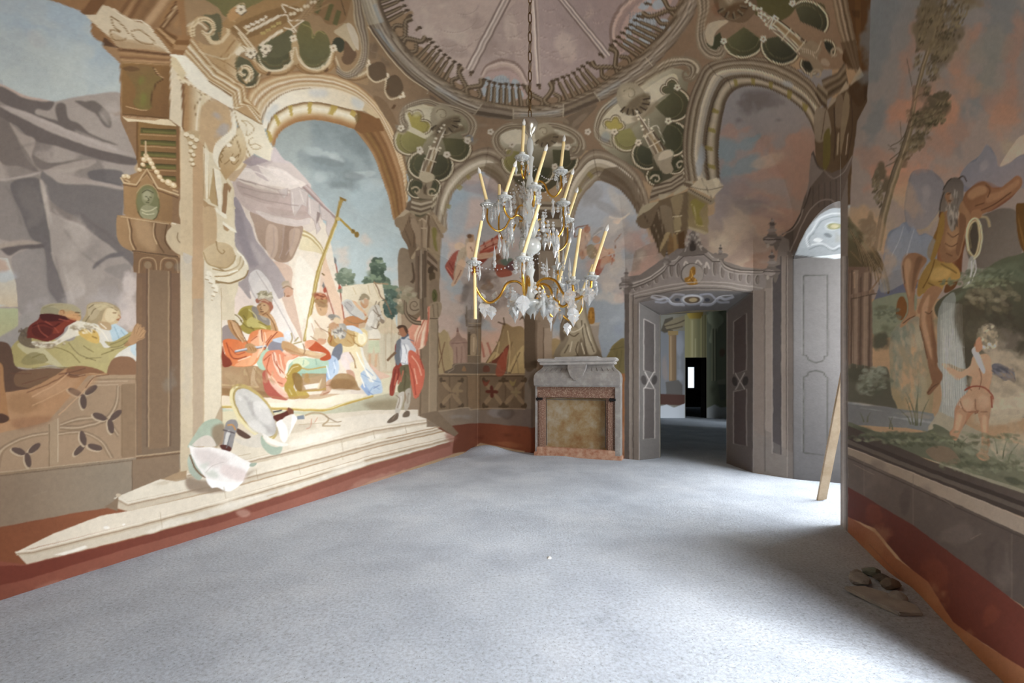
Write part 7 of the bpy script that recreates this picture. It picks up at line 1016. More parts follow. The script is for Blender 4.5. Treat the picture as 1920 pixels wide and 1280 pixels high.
def cols(p, q, x0, x1, step=1.6, extra=None):
    """points on the floor line p-q seen between the frame positions x0 and x1"""
    p = np.array(p, float); q = np.array(q, float); d = q-p; n = max(2, int(abs(x1-x0)/step)); out = []
    for x in np.linspace(x0, x1, n):
        k = (x-960)/FPX; s = (k*p[1]-p[0])/(d[0]-k*d[1]); out.append(p+d*s)
    return np.array(out)
def sheet(F, z0, z1, n):
    """a standing surface over the floor points F from heights z0 to z1"""
    z0 = np.broadcast_to(z0, len(F)); z1 = np.broadcast_to(z1, len(F)); k = np.linspace(0, 1, n)[:, None]
    P = np.zeros((n, len(F), 3)); P[..., 0] = F[:, 0]; P[..., 1] = F[:, 1]; P[..., 2] = z0+(z1-z0)*k; return P
PC = at(AL, 7.8); PA = np.array([1.904, 7.635]); PB = np.array([3.436, 6.46]); PE = at(AR, W1B)
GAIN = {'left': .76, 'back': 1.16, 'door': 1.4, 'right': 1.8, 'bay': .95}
CEN = np.array([.29, 4.27]); RR = 1.62
# left wall
F = np.vstack([[at(AL, TN), at(AL, 0), at(AL, .6), at(AL, 1.0)], cols(at(AL, 0), at(AL, 7.8), -60, 895)])
tag(surf('wall_left', [sheet(F, -.02, ZS, 640)], GAIN['left']), kind='structure')
# end wall with the altar
tag(surf('wall_back', [sheet(np.vstack([cols(PC, PA, 895, 1171.5), [PA]]), -.02, ZS, 330)], GAIN['back']), kind='structure')
# door wall
OL = PA+(PB-PA)*.1257; IL = np.array([2.52, 7.73]); IR = np.array([3.415, 7.22])
def dtop(F): s = np.linalg.norm(F-OL, axis=1)/np.linalg.norm(PB-OL); return 2.60+.05*np.sin(np.pi*s.clip(0, 1))
F1 = np.vstack([[PA], cols(PA, PB, 1174, 1198), [OL]]); F2 = np.vstack([[OL], cols(PA, PB, 1200, 1410), [PB]]); F3 = np.vstack([[PB], cols(PB, PE, 1413, 1486), [PE]])
tag(surf('wall_door', [sheet(F1, -.02, ZS, 420), sheet(F2, dtop(F2), ZS, 160), sheet(F3, -.02, ZS, 420)], GAIN['door']), kind='structure')
# splayed reveals and soffit of the doorway
def seg(p, q, n): return np.array([p+(q-p)*k for k in np.linspace(0, 1, n)])
def revsheet(p, q, z0, z1, n=40, m=260):
    P = sheet(seg(p, q, n), -.02, np.linspace(z0, z1, n), m); return P
so = np.zeros((40, 130, 3)); a_ = seg(OL, PB, 130); b_ = seg(IL, IR, 130); k_ = np.linspace(0, 1, 40)[:, None]; bul = np.sin(np.pi*np.linspace(0, 1, 130))
so[..., 0] = a_[:, 0]*(1-k_)+b_[:, 0]*k_; so[..., 1] = a_[:, 1]*(1-k_)+b_[:, 1]*k_; so[..., 2] = (2.60+.05*bul)*(1-k_)+(2.43+.04*bul)*k_
tag(surf('door_1', [revsheet(OL, IL, 2.60, 2.43), revsheet(PB, IR, 2.60, 2.43, 50), so], GAIN['door']), kind='structure')
# right wall with its two window bays
def arch(t, A, B): s = ((t-A)/(B-A)).clip(0, 1); return 2.93+.17*np.sin(np.pi*s)**.8
def tof(F): return F@D
FA = np.vstack([cols(at(AR, 0), at(AR, 8), 1576, 1978), [at(AR, W2B)]]); FB_ = np.vstack([[at(AR, W1B)], cols(at(AR, 0), at(AR, 8), 1489, 1575), [at(AR, W1A)]])
FC = seg(at(AR, W2B), at(AR, W2A), 12); FD = seg(at(AR, W2A), at(AR, TN), 6)
tag(surf('wall_right', [sheet(FA, -.02, ZS, 930), sheet(FB_, arch(tof(FB_), W1A, W1B), ZS, 90), sheet(FC, arch(tof(FC), W2A, W2B), ZS, 10), sheet(FD, -.02, ZS, 20)], GAIN['right'], cl=(1488, 1970, -50, 1330)), kind='structure')
# window bays: jambs, soffit, glazed window
DEP = .95
def bay(A, B, n, cl, nm):
    ps = []
    for t_, sgn in ((B, 1), (A, -1)):
        q0, q1 = at(AR, t_), at(AR+DEP, t_-sgn*.12); F = seg(q0, q1, 60 if n > 1 else 6); ps.append(sheet(F, -.02, 2.93, 300 if n > 1 else 12))
    m_ = 90 if n > 1 else 12; k2 = np.linspace(0, 1, 60 if n > 1 else 6)[:, None]; tt = np.linspace(B, A, m_); t2 = np.linspace(B-.12, A+.12, m_)
    S_ = np.zeros((len(k2), m_, 3)); p0 = np.array([at(AR, t) for t in tt]); p1 = np.array([at(AR+DEP, t) for t in t2]); z_ = arch(tt, A, B)
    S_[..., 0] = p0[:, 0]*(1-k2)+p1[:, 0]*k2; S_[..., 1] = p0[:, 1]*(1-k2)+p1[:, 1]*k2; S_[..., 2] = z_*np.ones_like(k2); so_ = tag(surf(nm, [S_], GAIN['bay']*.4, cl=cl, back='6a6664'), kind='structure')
    return tag(surf(nm, ps, GAIN['bay'], cl=cl, back='6a6664'), kind='structure')
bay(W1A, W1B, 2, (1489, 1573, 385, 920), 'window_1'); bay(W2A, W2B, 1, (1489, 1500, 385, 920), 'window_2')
WHITE = mat('window_paint', 'cfcac0', rough=.6); GLASS = bpy.data.materials.new('window_glass'); GLASS.use_nodes = True
_g = GLASS.node_tree; _g.nodes.remove(_g.nodes['Principled BSDF']); _t = _g.nodes.new('ShaderNodeBsdfTransparent'); _gl = _g.nodes.new('ShaderNodeBsdfGlossy'); _gl.inputs['Roughness'].default_value = .02
_mx = _g.nodes.new('ShaderNodeMixShader'); _mx.inputs[0].default_value = .06; _g.links.new(_t.outputs[0], _mx.inputs[1]); _g.links.new(_gl.outputs[0], _mx.inputs[2]); _g.links.new(_mx.outputs[0], _g.nodes['Material Output'].inputs[0])
ANG = math.atan2(N[1], N[0])
def glazing(A, B, par):
    p = at(AR+DEP+.03, (A+B)/2); wd = (B-A-.24)/2
    bm = bmesh.new()
    for y in (-wd, -.03, wd-.06): box(bm, 0, .06, y, y+.06, .35, 3.0)
    for z in (.35, 1.1, 1.75, 2.4, 3.0): box(bm, .005, .055, -wd, wd, z, z+.05)
    f = obj('window_frame', bm, WHITE, loc=(p[0], p[1], 0)); f.rotation_euler = (0, 0, ANG)
    bm = bmesh.new(); box(bm, .025, .031, -wd, wd, .36, 3.0); g = obj('glass', bm, GLASS, f)
    bm = bmesh.new(); box(bm, -.10, .2, -wd-.3, wd+.3, -.02, .35); box(bm, .0, .2, -wd-.3, wd+.3, 3.03, 3.4); s = obj('sill', bm, mat('bay_plaster', '8a8886', 'a09e9c', 5, .9), f)
    tag(f, kind='structure'); return f
f1 = glazing(W1A, W1B, None); f1.name = 'window_3'; f2 = glazing(W2A, W2B, None); f2.name = 'window_4'
# near wall behind the photographer
tag(surf('wall_near', [sheet(seg(at(AL, TN), at(AR, TN), 30), -.02, ZS, 20)], .9, back='9a8468'), kind='structure')
# ---- vault: cove from the springing to the painted gallery, then the shallow dome
CEN = np.array([.29, 4.27]); RR = 1.62
POLY = [at(AL, TN), at(AL, 7.8), PA, PB, PE, at(AR, TN)]
def walldist(ph):
    d = np.array([math.cos(ph), math.sin(ph)]); best = 99
    for p, q in zip(POLY, POLY[1:]+POLY[:1]):
        e = q-p; det = d[0]*(-e[1])+d[1]*e[0]
        if abs(det) < 1e-9: continue
        r = p-CEN; s = (r[0]*(-e[1])+r[1]*e[0])/det; u = (d[0]*r[1]-d[1]*r[0])/det
        if s > 0 and -1e-6 <= u <= 1+1e-6: best = min(best, s)
    return best
cand = np.linspace(-math.pi, math.pi, 2000); Wd = np.array([walldist(p) for p in cand])
mid = CEN+np.stack([np.cos(cand), np.sin(cand)], 1)*(RR+(Wd-RR)*.75)[:, None]
uu, vv = project(np.column_stack([mid, np.full(len(mid), 4.2)]))
dens = np.hypot(np.gradient(uu), np.gradient(vv)); dens[(mid[:, 1] < .8) | (uu < -150) | (uu > 2100)] = .0; dens = np.minimum(dens, np.percentile(dens, 97))+.25
cdf = np.r_[0, np.cumsum(dens)]; cdf /= cdf[-1]; PH = np.interp(np.linspace(0, 1, 1260), cdf, np.r_[cand, math.pi])
crn = [math.atan2(p[1]-CEN[1], p[0]-CEN[0]) for p in POLY]; PH = np.sort(np.r_[PH, crn]); PHW = np.array([walldist(p) for p in PH])
dirs = np.stack([np.cos(PH), np.sin(PH)], 1)
ra = np.linspace(0.001, 1, 110)[:, None]; rb = np.sin(np.linspace(0, math.pi/2, 240))[1:, None]
Pd = np.zeros((110, len(PH), 3)); Pd[..., 0] = CEN[0]+dirs[:, 0]*RR*ra; Pd[..., 1] = CEN[1]+dirs[:, 1]*RR*ra; Pd[..., 2] = ZR+(ZC-ZR)*np.cos(math.pi/2*ra)
Pc = np.zeros((239, len(PH), 3)); rad = RR+(PHW-RR)*rb; Pc[..., 0] = CEN[0]+dirs[:, 0]*rad; Pc[..., 1] = CEN[1]+dirs[:, 1]*rad; Pc[..., 2] = ZS+(ZR-ZS)*np.sqrt(np.maximum(0, 1-rb**2))
PP = np.concatenate([Pd, Pc])
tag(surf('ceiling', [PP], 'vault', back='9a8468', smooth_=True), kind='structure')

# ================================================================ floor of rough screed
def hfield(X, Y):
    """gentle unevenness of the screed in metres"""
    h = .004*np.sin(X*1.9+.7)*np.cos(Y*1.4)+.0015*np.sin(X*5.1+Y*3.3)+.0008*np.sin(X*11-Y*7.7)
    for cx, cy, r, k in ((-.56, 8.42, .30, .10), (-.30, 8.35, .25, .05), (.9, 7.95, .3, .03), (2.45, 2.75, .22, .035), (1.95, 1.75, .18, .03), (-.95, 7.5, .2, .03), (2.3, 2.45, .3, .02)):
        h = h+k*np.exp(-((X-cx)**2+(Y-cy)**2)/r**2)
    return h
R_ = np.random.RandomState(3)
def floor_patch(x0, x1, y0, y1, st, amp):
    xs = np.arange(x0, x1+st, st); ys = np.arange(y0, y1+st, st); X, Y = np.meshgrid(xs, ys)
    Z = hfield(X, Y)+(fbm(*X.shape, 4, 77, 3)-.5)*amp; return np.stack([X, Y, Z], -1)
SCR = bpy.data.materials.new('rough_screed'); SCR.use_nodes = True; nt = SCR.node_tree; b = nt.nodes['Principled BSDF']; b.inputs['Roughness'].default_value = .95; b.inputs['Specular IOR Level'].default_value = .15
tc = nt.nodes.new('ShaderNodeTexCoord'); L_ = nt.links.new
def nz(scale, det=6, ro=.6):
    n = nt.nodes.new('ShaderNodeTexNoise'); n.inputs['Scale'].default_value = scale; n.inputs['Detail'].default_value = det; n.inputs['Roughness'].default_value = ro; L_(tc.outputs['Object'], n.inputs['Vector']); return n
def rmp(src, st):
    r = nt.nodes.new('ShaderNodeValToRGB'); el = r.color_ramp.elements
    while len(el) < len(st): el.new(.5)
    for e, (p, c) in zip(el, st): e.position = p; e.color = hx(c)
    L_(src, r.inputs[0]); return r
n1 = nz(1.3, 5); r1 = rmp(n1.outputs['Fac'], ((.3, 'bcc4cf'), (.5, 'ced6e0'), (.7, 'dde4ec')))
n2 = nz(55, 8, .75); r2 = rmp(n2.outputs['Fac'], ((.34, '6a6766'), (.44, 'd0cece'), (.6, 'ffffff')))
mx = nt.nodes.new('ShaderNodeMix'); mx.data_type = 'RGBA'; mx.blend_type = 'MULTIPLY'; mx.inputs[0].default_value = .55; L_(r1.outputs[0], mx.inputs[6]); L_(r2.outputs[0], mx.inputs[7])
vo = nt.nodes.new('ShaderNodeTexVoronoi'); vo.inputs['Scale'].default_value = 30; L_(tc.outputs['Object'], vo.inputs['Vector']); r3 = rmp(vo.outputs['Distance'], ((.07, '2c2a29'), (.10, 'ffffff')))
mx2 = nt.nodes.new('ShaderNodeMix'); mx2.data_type = 'RGBA'; mx2.blend_type = 'MULTIPLY'; mx2.inputs[0].default_value = .6; L_(mx.outputs[2], mx2.inputs[6]); L_(r3.outputs[0], mx2.inputs[7]); L_(mx2.outputs[2], b.inputs['Base Color'])
n4 = nz(48, 9, .75); bp = nt.nodes.new('ShaderNodeBump'); bp.inputs['Strength'].default_value = .9; bp.inputs['Distance'].default_value = .013; L_(n4.outputs['Fac'], bp.inputs['Height'])
L_(bp.outputs[0], b.inputs['Normal'])
CVOLD = CV
tag(surf('floor', [floor_patch(-4.6, 4.9, -1.9, 9.4, .03, .007), floor_patch(4.86, 12.5, -1.9, 9.3, .4, .0)-np.array([0, 0, .012]), floor_patch(-4.6, 12.5, 9.34, 27, .4, .0)-np.array([0, 0, .012])], 1, m=SCR, smooth_=True), kind='structure')
# ================================================================ the rooms beyond the door
FARC = {}
YF = 16.3
def fx(px): return (px-960)/FPX*YF
def fz(py): return CAMZ+(YH-py)/FPX*YF
def p5():
    """paint of the far room's end wall"""
    Q('6d675c>7a6c50 1240 600 1360 600', '1200 500 1400 500 1400 800 1200 800')
    Q('6d6c6e', '1236 620 1284 620 1284 742 1236 742'); C('85806f', '1250 600 16 20 0', .4); C('8a7468', '1246 690 7 30 0', .6); C('84858c', '1274 680 8 40 0', .7)
    Q('4d4334', '1239 620 1247 598 1262 594 1262 620 1246 624'); Q('7a6a4c', '1245 608 1266 596 1290 590 1292 606 1270 618 1250 618'); S('4a3d2b', 2, '1244 612 1270 606 1292 596|1242 620 1280 612'); Q('8a6c3c', '1252 620 1272 620 1271 628 1253 628')
    Q('8a6a46>6b5034 1254 650 1268 650', '1254 628 1268 628 1268 714 1254 714'); S('b59468', 1.4, '1258 630 1258 712', st=1); Q('57504a', '1248 716 1272 712 1280 722 1280 742 1250 742')
    Q('4c2c22', '1236 738 1284 740 1284 760 1236 758'); Q('a9abb0', '1236 762 1250 758 1264 764 1284 756 1284 785 1236 785')
    Q('8a8050', '1284 590 1325 590 1325 672 1284 672'); Q('a98a2c>7a5c18 1290 590 1316 590', '1286 584 1320 584 1314 597 1292 597'); Q('9a8c58>6f6a44 1294 640 1314 640', '1294 597 1312 597 1312 672 1294 672'); S('b9ac7c', 1.2, '1298 600 1298 670|1304 634 1304 670', st=1); S('4d452c', 1.5, '1318 590 1318 672|1322 590 1322 672', st=1)
    Q('6f7258>7b7c60 1325 700 1360 700', '1325 570 1400 570 1400 790 1325 790'); P('959674', '1326 590 1340 586 1354 592 1356 604 1346 616 1340 640 1330 640 1334 612 1328 604'); L('1334 616 1334 714', '1344 616 1344 714', '8f8c68 5b5a44 a39f7a 65644c', 1, 1); C('7a4c38', '1354 660 5 7 0', .6); Q('8a866c', '1344 712 1360 710 1360 720 1346 720'); Q('6a6a58', '1346 720 1360 720 1360 750 1350 750'); C('56553f', '1336 730 10 16 0', .6); Q('a9aaa8', '1325 765 1340 758 1352 764 1400 758 1400 786 1325 786')
p5(); _m = CV.mean(-1, keepdims=True); CV[640:860, 1290:1430] = (CV*.75+_m*.25)[640:860, 1290:1430]
GF = 1.0
zt = 4.6
d0, d1 = fx(1285), fx(1324.5); dz = fz(670)
def fpatch(x0, x1, z0, z1, st=.03):
    xs = np.linspace(x0, x1, max(2, int((x1-x0)/st))); zs = np.linspace(z0, z1, max(2, int((z1-z0)/st))); X, Z = np.meshgrid(xs, zs); return np.stack([X, np.full_like(X, YF), Z], -1)
FG = 1.2
tag(surf('wall_far', [fpatch(2.0, d0, -.02, dz), fpatch(d1, 10, -.02, dz), fpatch(2.0, 10, dz, zt)], FG, cl=(1239, 1361, 588, 786)), kind='structure')
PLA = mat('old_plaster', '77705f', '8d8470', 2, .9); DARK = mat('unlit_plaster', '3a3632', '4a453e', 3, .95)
def panelw(name, p, q, z0, z1, m, th=.06):
    p = np.array(p, float); q = np.array(q, float); d = q-p; l = np.linalg.norm(d); bm = bmesh.new(); box(bm, 0, l, 0, th, z0, z1)
    o = obj(name, bm, m, loc=(p[0], p[1], 0)); o.rotation_euler = (0, 0, math.atan2(d[1], d[0])); return tag(o, kind='structure')
u_ = (IR-IL)/np.linalg.norm(IR-IL)
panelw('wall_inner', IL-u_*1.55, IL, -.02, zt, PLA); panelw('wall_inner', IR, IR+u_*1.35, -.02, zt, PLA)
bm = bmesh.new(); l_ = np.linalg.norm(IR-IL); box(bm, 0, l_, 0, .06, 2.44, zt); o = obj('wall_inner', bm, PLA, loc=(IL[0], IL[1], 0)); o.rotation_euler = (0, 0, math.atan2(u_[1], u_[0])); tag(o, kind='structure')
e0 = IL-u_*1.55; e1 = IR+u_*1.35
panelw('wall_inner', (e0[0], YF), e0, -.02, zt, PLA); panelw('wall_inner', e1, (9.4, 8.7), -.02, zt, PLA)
# outer side wall of the far room with its window bay
bm = bmesh.new(); box(bm, 9.4, 9.5, 8.7, 9.3, -.02, zt); box(bm, 9.4, 9.5, 9.3, 10.9, 3.2, zt); box(bm, 9.4, 9.5, 9.3, 10.9, -.02, .5); box(bm, 9.4, 9.5, 10.9, YF, -.02, zt); tag(obj('wall_outer', bm, PLA), kind='structure')
cpg = [IL-u_*1.6, IR+u_*1.4, np.array([9.5, 8.6]), np.array([9.5, YF+.1]), np.array([(IL-u_*1.6)[0], YF+.1])]
bm = bmesh.new(); f_ = bm.faces.new([bm.verts.new((p[0], p[1], zt)) for p in cpg]); r = bmesh.ops.extrude_face_region(bm, geom=[f_]); bmesh.ops.translate(bm, verts=[v for v in r['geom'] if isinstance(v, bmesh.types.BMVert)], vec=(0, 0, .1)); tag(obj('ceiling', bm, PLA), kind='structure')
# third room: dark, one window
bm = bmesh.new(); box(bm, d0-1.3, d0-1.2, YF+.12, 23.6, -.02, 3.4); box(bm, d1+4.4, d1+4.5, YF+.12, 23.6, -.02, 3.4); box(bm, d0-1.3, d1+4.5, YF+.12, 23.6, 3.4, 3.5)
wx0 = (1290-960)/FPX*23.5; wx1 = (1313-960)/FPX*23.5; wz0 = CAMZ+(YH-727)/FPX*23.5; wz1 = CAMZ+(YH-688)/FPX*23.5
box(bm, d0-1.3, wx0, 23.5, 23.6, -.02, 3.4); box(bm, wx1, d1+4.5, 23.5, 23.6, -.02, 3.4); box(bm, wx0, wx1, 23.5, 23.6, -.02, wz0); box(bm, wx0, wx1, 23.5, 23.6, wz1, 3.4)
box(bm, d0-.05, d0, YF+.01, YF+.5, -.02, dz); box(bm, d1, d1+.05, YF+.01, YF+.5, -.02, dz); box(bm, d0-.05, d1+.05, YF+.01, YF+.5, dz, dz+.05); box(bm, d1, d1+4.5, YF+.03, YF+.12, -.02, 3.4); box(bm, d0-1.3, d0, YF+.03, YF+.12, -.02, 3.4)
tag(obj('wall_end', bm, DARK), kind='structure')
bm = bmesh.new(); box(bm, wx0+.30, wx0+.34, 23.4, 23.48, wz0, wz1); box(bm, wx0+.34, wx1, 23.42, 23.46, wz0, wz1); tag(obj('window_5', bm, mat('grey_shutter', '6a6c6c', rough=.7)), kind='structure')
# ================================================================ altar
ST = mat('grey_stone', '8f8b88', 'a9a5a0', 9, .75, bump=.25, bscale=50, c3='99948f'); ST2 = mat('dark_grey_stone', '6f6c6b', '86827f', 8, .8, bump=.3, bscale=40)
MAR = mat('red_breccia_marble', '7d5546', 'b9a08c', 55, .5, c3='86695a', ramp=(.36, .64)); PLP = mat('weathered_plaster_panel', '87603c', 'aba08c', 4, .9, bump=.3, bscale=30, ramp=(.32, .66), c3='9b8460')
IRON = mat('black_iron', '16171a', rough=.5, metal=.4); BRK = mat('brick_rubble', 'a9745a', 'c9a890', 12, .95, bump=.5, bscale=30)
def uback(px, off=0.):
    k = (px-960)/FPX; p = PC-D*off; return (k*p[1]-p[0])/(N[0]-k*N[1])
def zback(px, py, off=0.):
    u = uback(px, off); p = PC-D*off+N*u; return CAMZ+(YH-py)/FPX*p[1]
OFFA = .30
uc = uback(1081, OFFA); pa = PC+N*uc-D*.01; altar = empty('altar', (pa[0], pa[1], 0), ANG)
tag(altar, 'grey stone altar with fluted sarcophagus top and stained panel, left of the doorway', 'altar')
hw = lambda x0, x1, o=OFFA: (uback(x0, o)-uc, uback(x1, o)-uc)
Z = lambda y, o=OFFA: zback(1081, y, o)
def loftbox(bm, secs):
    """stack of rectangles: (x0,x1,front,z); the back stays on the wall"""
    rings = []
    for x0, x1, f, z in secs: rings.append([bm.verts.new(c) for c in ((x0, 0.0, z), (x1, 0.0, z), (x1, -f, z), (x0, -f, z))])
    for a, b2 in zip(rings, rings[1:]):
        for k in range(4): bm.faces.new((a[k], a[(k+1) % 4], b2[(k+1) % 4], b2[k]))
    bm.faces.new(rings[0][::-1]); bm.faces.new(rings[-1])
a0, a1 = hw(1001, 1162)
bm = bmesh.new(); t_ = .055; fl, fr = hw(1004, 1152)
box(bm, a0, fl, -.22, 0, 0, Z(722)); box(bm, fr, a1, -.22, 0, 0, Z(722)); box(bm, fl, fr, -.06, 0, 0, Z(722)); obj('body', bm, ST, altar)
prof = [(-.015, -.01, Z(725)), (.0, .01, Z(722)), (.004, .02, Z(714)), (.004, .02, Z(709)), (-.002, .012, Z(704)), (-.02, -.003, Z(699)), (-.055, -.03, Z(695)), (-.10, -.065, Z(691)), (-.13, -.09, Z(687)), (-.135, -.1, Z(683)), (-.125, -.09, Z(680))]
bm = bmesh.new(); loftbox(bm, [(a0-g, a1+g, OFFA-.03+f, z) for g, f, z in prof]); urn = obj('sarcophagus', bm, ST, altar)
for i in range(15):
    x = a0+.06+(a1-a0-.12)*i/14
    if abs(i-7) < 2: continue
    bm = bmesh.new(); tube(bm, [(x, -(OFFA-.03+.012), Z(705)), (x*.98, -(OFFA-.03-.013), Z(699)), (x*.93, -(OFFA-.03-.034), Z(694.5)), (x*.88, -(OFFA-.03-.075), Z(689.5))], [.002, .005, .005, .003], 6); obj('flute', bm, ST2, urn, sm=True)
bm = bmesh.new(); pts_ = [(-.16, 682), (.16, 682), (.15, 692), (.11, 704), (.05, 711), (0, 713), (-.05, 711), (-.11, 704), (-.15, 692)]
vv_ = [bm.verts.new((x, -(OFFA+.0+.002*(y-682)**.5-.04*(y < 690)), Z(y))) for x, y in pts_]; f_ = bm.faces.new(vv_); r = bmesh.ops.extrude_face_region(bm, geom=[f_]); bmesh.ops.translate(bm, verts=[v for v in r['geom'] if isinstance(v, bmesh.types.BMVert)], vec=(0, .12, 0))
for k in range(5): box(bm, -.10+k*.012, .10-k*.012, -(OFFA+.0+.006*min(k, 2)-.018*(k < 1)), -(OFFA-.05), Z(687+k*4.6), Z(685.4+k*4.6))
obj('shield_ornament', bm, ST, urn)
bm = bmesh.new(); s0, s1 = hw(1011, 1152); box(bm, s0, s1, -(OFFA-.01), 0, Z(683), Z(677.5), .012); box(bm, s0-.03, s1+.03, -(OFFA+.03), 0, Z(677.5), Z(671), .016); m0, m1 = hw(1041, 1122); box(bm, m0, m1, -(OFFA+.05), 0, Z(674), Z(668.5), .012); obj('top_slab', bm, mat('pale_stone', 'a9a5a2', 'bdb9b4', 10, .7, bump=.2), altar)
bm = bmesh.new(); box(bm, fl, fr, -.19, -.06, Z(746), Z(724)); box(bm, fl, fr, -.215, -.06, Z(729), Z(724), .006); box(bm, fl, fr, -.205, -.06, Z(746), Z(741), .006); obj('lintel', bm, MAR, altar)
i0, i1 = hw(1018, 1134)
bm = bmesh.new(); box(bm, fl, i0, -.18, -.06, .1, Z(746)); box(bm, fl+.03, i0-.03, -.2, -.06, .12, Z(750), .008); obj('jamb', bm, MAR, altar); bm = bmesh.new(); box(bm, i1, fr, -.18, -.06, .1, Z(746)); box(bm, i1+.03, fr-.03, -.2, -.06, .12, Z(752), .008); obj('jamb', bm, MAR, altar)
bm = bmesh.new(); box(bm, i0, i1, -.12, -.05, .15, Z(747)); obj('panel', bm, PLP, altar)
bm = bmesh.new(); tube(bm, [(i0+.02, -.125, .18), (i0+.02, -.125, Z(750)), (i1-.02, -.125, Z(750)), (i1-.02, -.125, .18)], .008, 6); obj('panel_trim', bm, ST2, altar)
bm = bmesh.new(); box(bm, fl-.0, fr, -.23, -.05, .06, .155, .01); box(bm, a0-.02, a1+.02, -.245, 0, -.02, .07, .012); obj('plinth', bm, BRK, altar)
for xx in (fl-.01, fr-.10):
    bm = bmesh.new(); box(bm, xx, xx+.11, -.24, -.10, Z(751), Z(747), .004); box(bm, xx+.02, xx+.035, -.245, -.23, Z(753), Z(745)); obj('iron_bracket', bm, IRON, altar)
# ================================================================ plank and stones
WD = mat('raw_wood', 'b59c7e', 'd6c2a6', 4, .8, bump=.3, bscale=20)
bm = bmesh.new(); a = Vector((3.38, 4.955, 0)); b2 = Vector((3.25, 4.05, 2.77)); d = (b2-a); ln = d.length; box(bm, -.045, .045, -.014, .014, 0, ln, .003)
for v in bm.verts:
    if v.co.z < .02: v.co.z += v.co.x*.25+.012
o = obj('wooden_plank', bm, WD, loc=a); o.rotation_mode = 'QUATERNION'; q = d.to_track_quat('Z', 'Y'); o.rotation_quaternion = q
tag(o, 'long raw wooden plank leaning in the window recess by the tall grey panelled jamb', 'plank')
def stone(name, x, y, s, seed, m, label, group=None, flat=.6, cat='stone'):
    rr = random.Random(seed); bm = bmesh.new(); bmesh.ops.create_icosphere(bm, subdivisions=2, radius=1)
    ax = [Vector((rr.uniform(-1, 1), rr.uniform(-1, 1), rr.uniform(-1, 1))).normalized() for _ in range(9)]; cut = [rr.uniform(.55, .9) for _ in ax]
    for v in bm.verts:
        for n_, c_ in zip(ax, cut):
            k = v.co.dot(n_)
            if k > c_: v.co -= n_*(k-c_)
        v.co = Vector((v.co.x*s*rr.uniform(.96, 1.04), v.co.y*s*.8, v.co.z*s*flat))
    zmin = min(v.co.z for v in bm.verts); z0 = float(hfield(np.array(x), np.array(y)))
    o = obj(name, bm, m, loc=(x, y, z0-zmin-.012)); o.rotation_euler = (0, 0, rr.uniform(0, 6)); return tag(o, label, cat, group)
SM = mat('rubble_stone', '85807c', 'a5a19b', 15, .95, bump=.6, bscale=40); SM2 = mat('greenish_stone', '6b706a', '858a80', 15, .95, bump=.6, bscale=40); SM3 = mat('mortar', '9a958f', 'b0aba4', 9, .95, bump=.5, bscale=30); WH = mat('white_plaster_chip', 'cfcbc4', 'e0ddd6', 10, .9, bump=.4)
def gp_(px, py): Y = FPX*CAMZ/(py-YH); return (px-960)/FPX*Y, Y
for i, (px, py, s, m_, lb) in enumerate(((1612, 1098, .055, SM, 'pale rubble stone lying at the foot of the right wall, left of the pile'), (1634, 1082, .05, SM2, 'greenish grey rubble stone at the top of the pile by the right wall'), (1606, 1082, .035, SM, 'small pale stone at the top left corner of the rubble by the right wall'),
        (1652, 1096, .04, mat('dark_rubble_stone', '5c5854', '746f6a', 15, .95, bump=.6), 'dark rubble stone against the red foot of the right wall'), (1668, 1112, .045, mat('brown_rubble_stone', '6f655c', '867c70', 15, .95, bump=.6), 'brown rubble stone at the right edge of the pile by the right wall'), (1684, 1132, .04, SM, 'grey rubble stone lying lowest along the crack at the right wall'))):
    x, y = gp_(px, py); stone('rubble_stone', x, y, s*1.35, 11+i, m_, lb, 'rubble stones at the foot of the right wall')
x, y = gp_(1655, 1135); bm = bmesh.new(); pl = [(-.11, .16), (.02, .17), (.10, .06), (.13, -.08), (.08, -.17), (-.04, -.16), (-.08, -.02)]
f_ = bm.faces.new([bm.verts.new((px_, py_, 0)) for px_, py_ in pl]); r = bmesh.ops.extrude_face_region(bm, geom=[f_]); bmesh.ops.translate(bm, verts=[v for v in r['geom'] if isinstance(v, bmesh.types.BMVert)], vec=(0, 0, .022)); bmesh.ops.bevel(bm, geom=bm.edges[:], offset=.006, segments=2, affect='EDGES')
tag(obj('mortar_slab', bm, SM3, loc=(x, y, float(hfield(np.array(x), np.array(y))))), 'flat smooth mortar patch on the floor beside the rubble stones', 'mortar slab')
x, y = gp_(820, 851); stone('plaster_chip', x, y, .07, 40, WH, 'white plaster chip lying under the right end of the painted steps', None, .4, 'plaster chip')
x, y = gp_(502, 958); stone('plaster_chip', x, y, .045, 42, WH, 'small white plaster chip at the foot of the middle of the painted steps', None, .35, 'plaster chip')
x, y = gp_(880, 836); stone('mortar_lump', x, y, .11, 44, SM3, 'grey mortar lump heaped in the corner left of the altar', None, .5, 'mortar lump')
x, y = gp_(1030, 1046); stone('pebble', x, y, .022, 51, WH, 'tiny white pebble lying alone in the middle of the rough floor', None, .6, 'pebble')

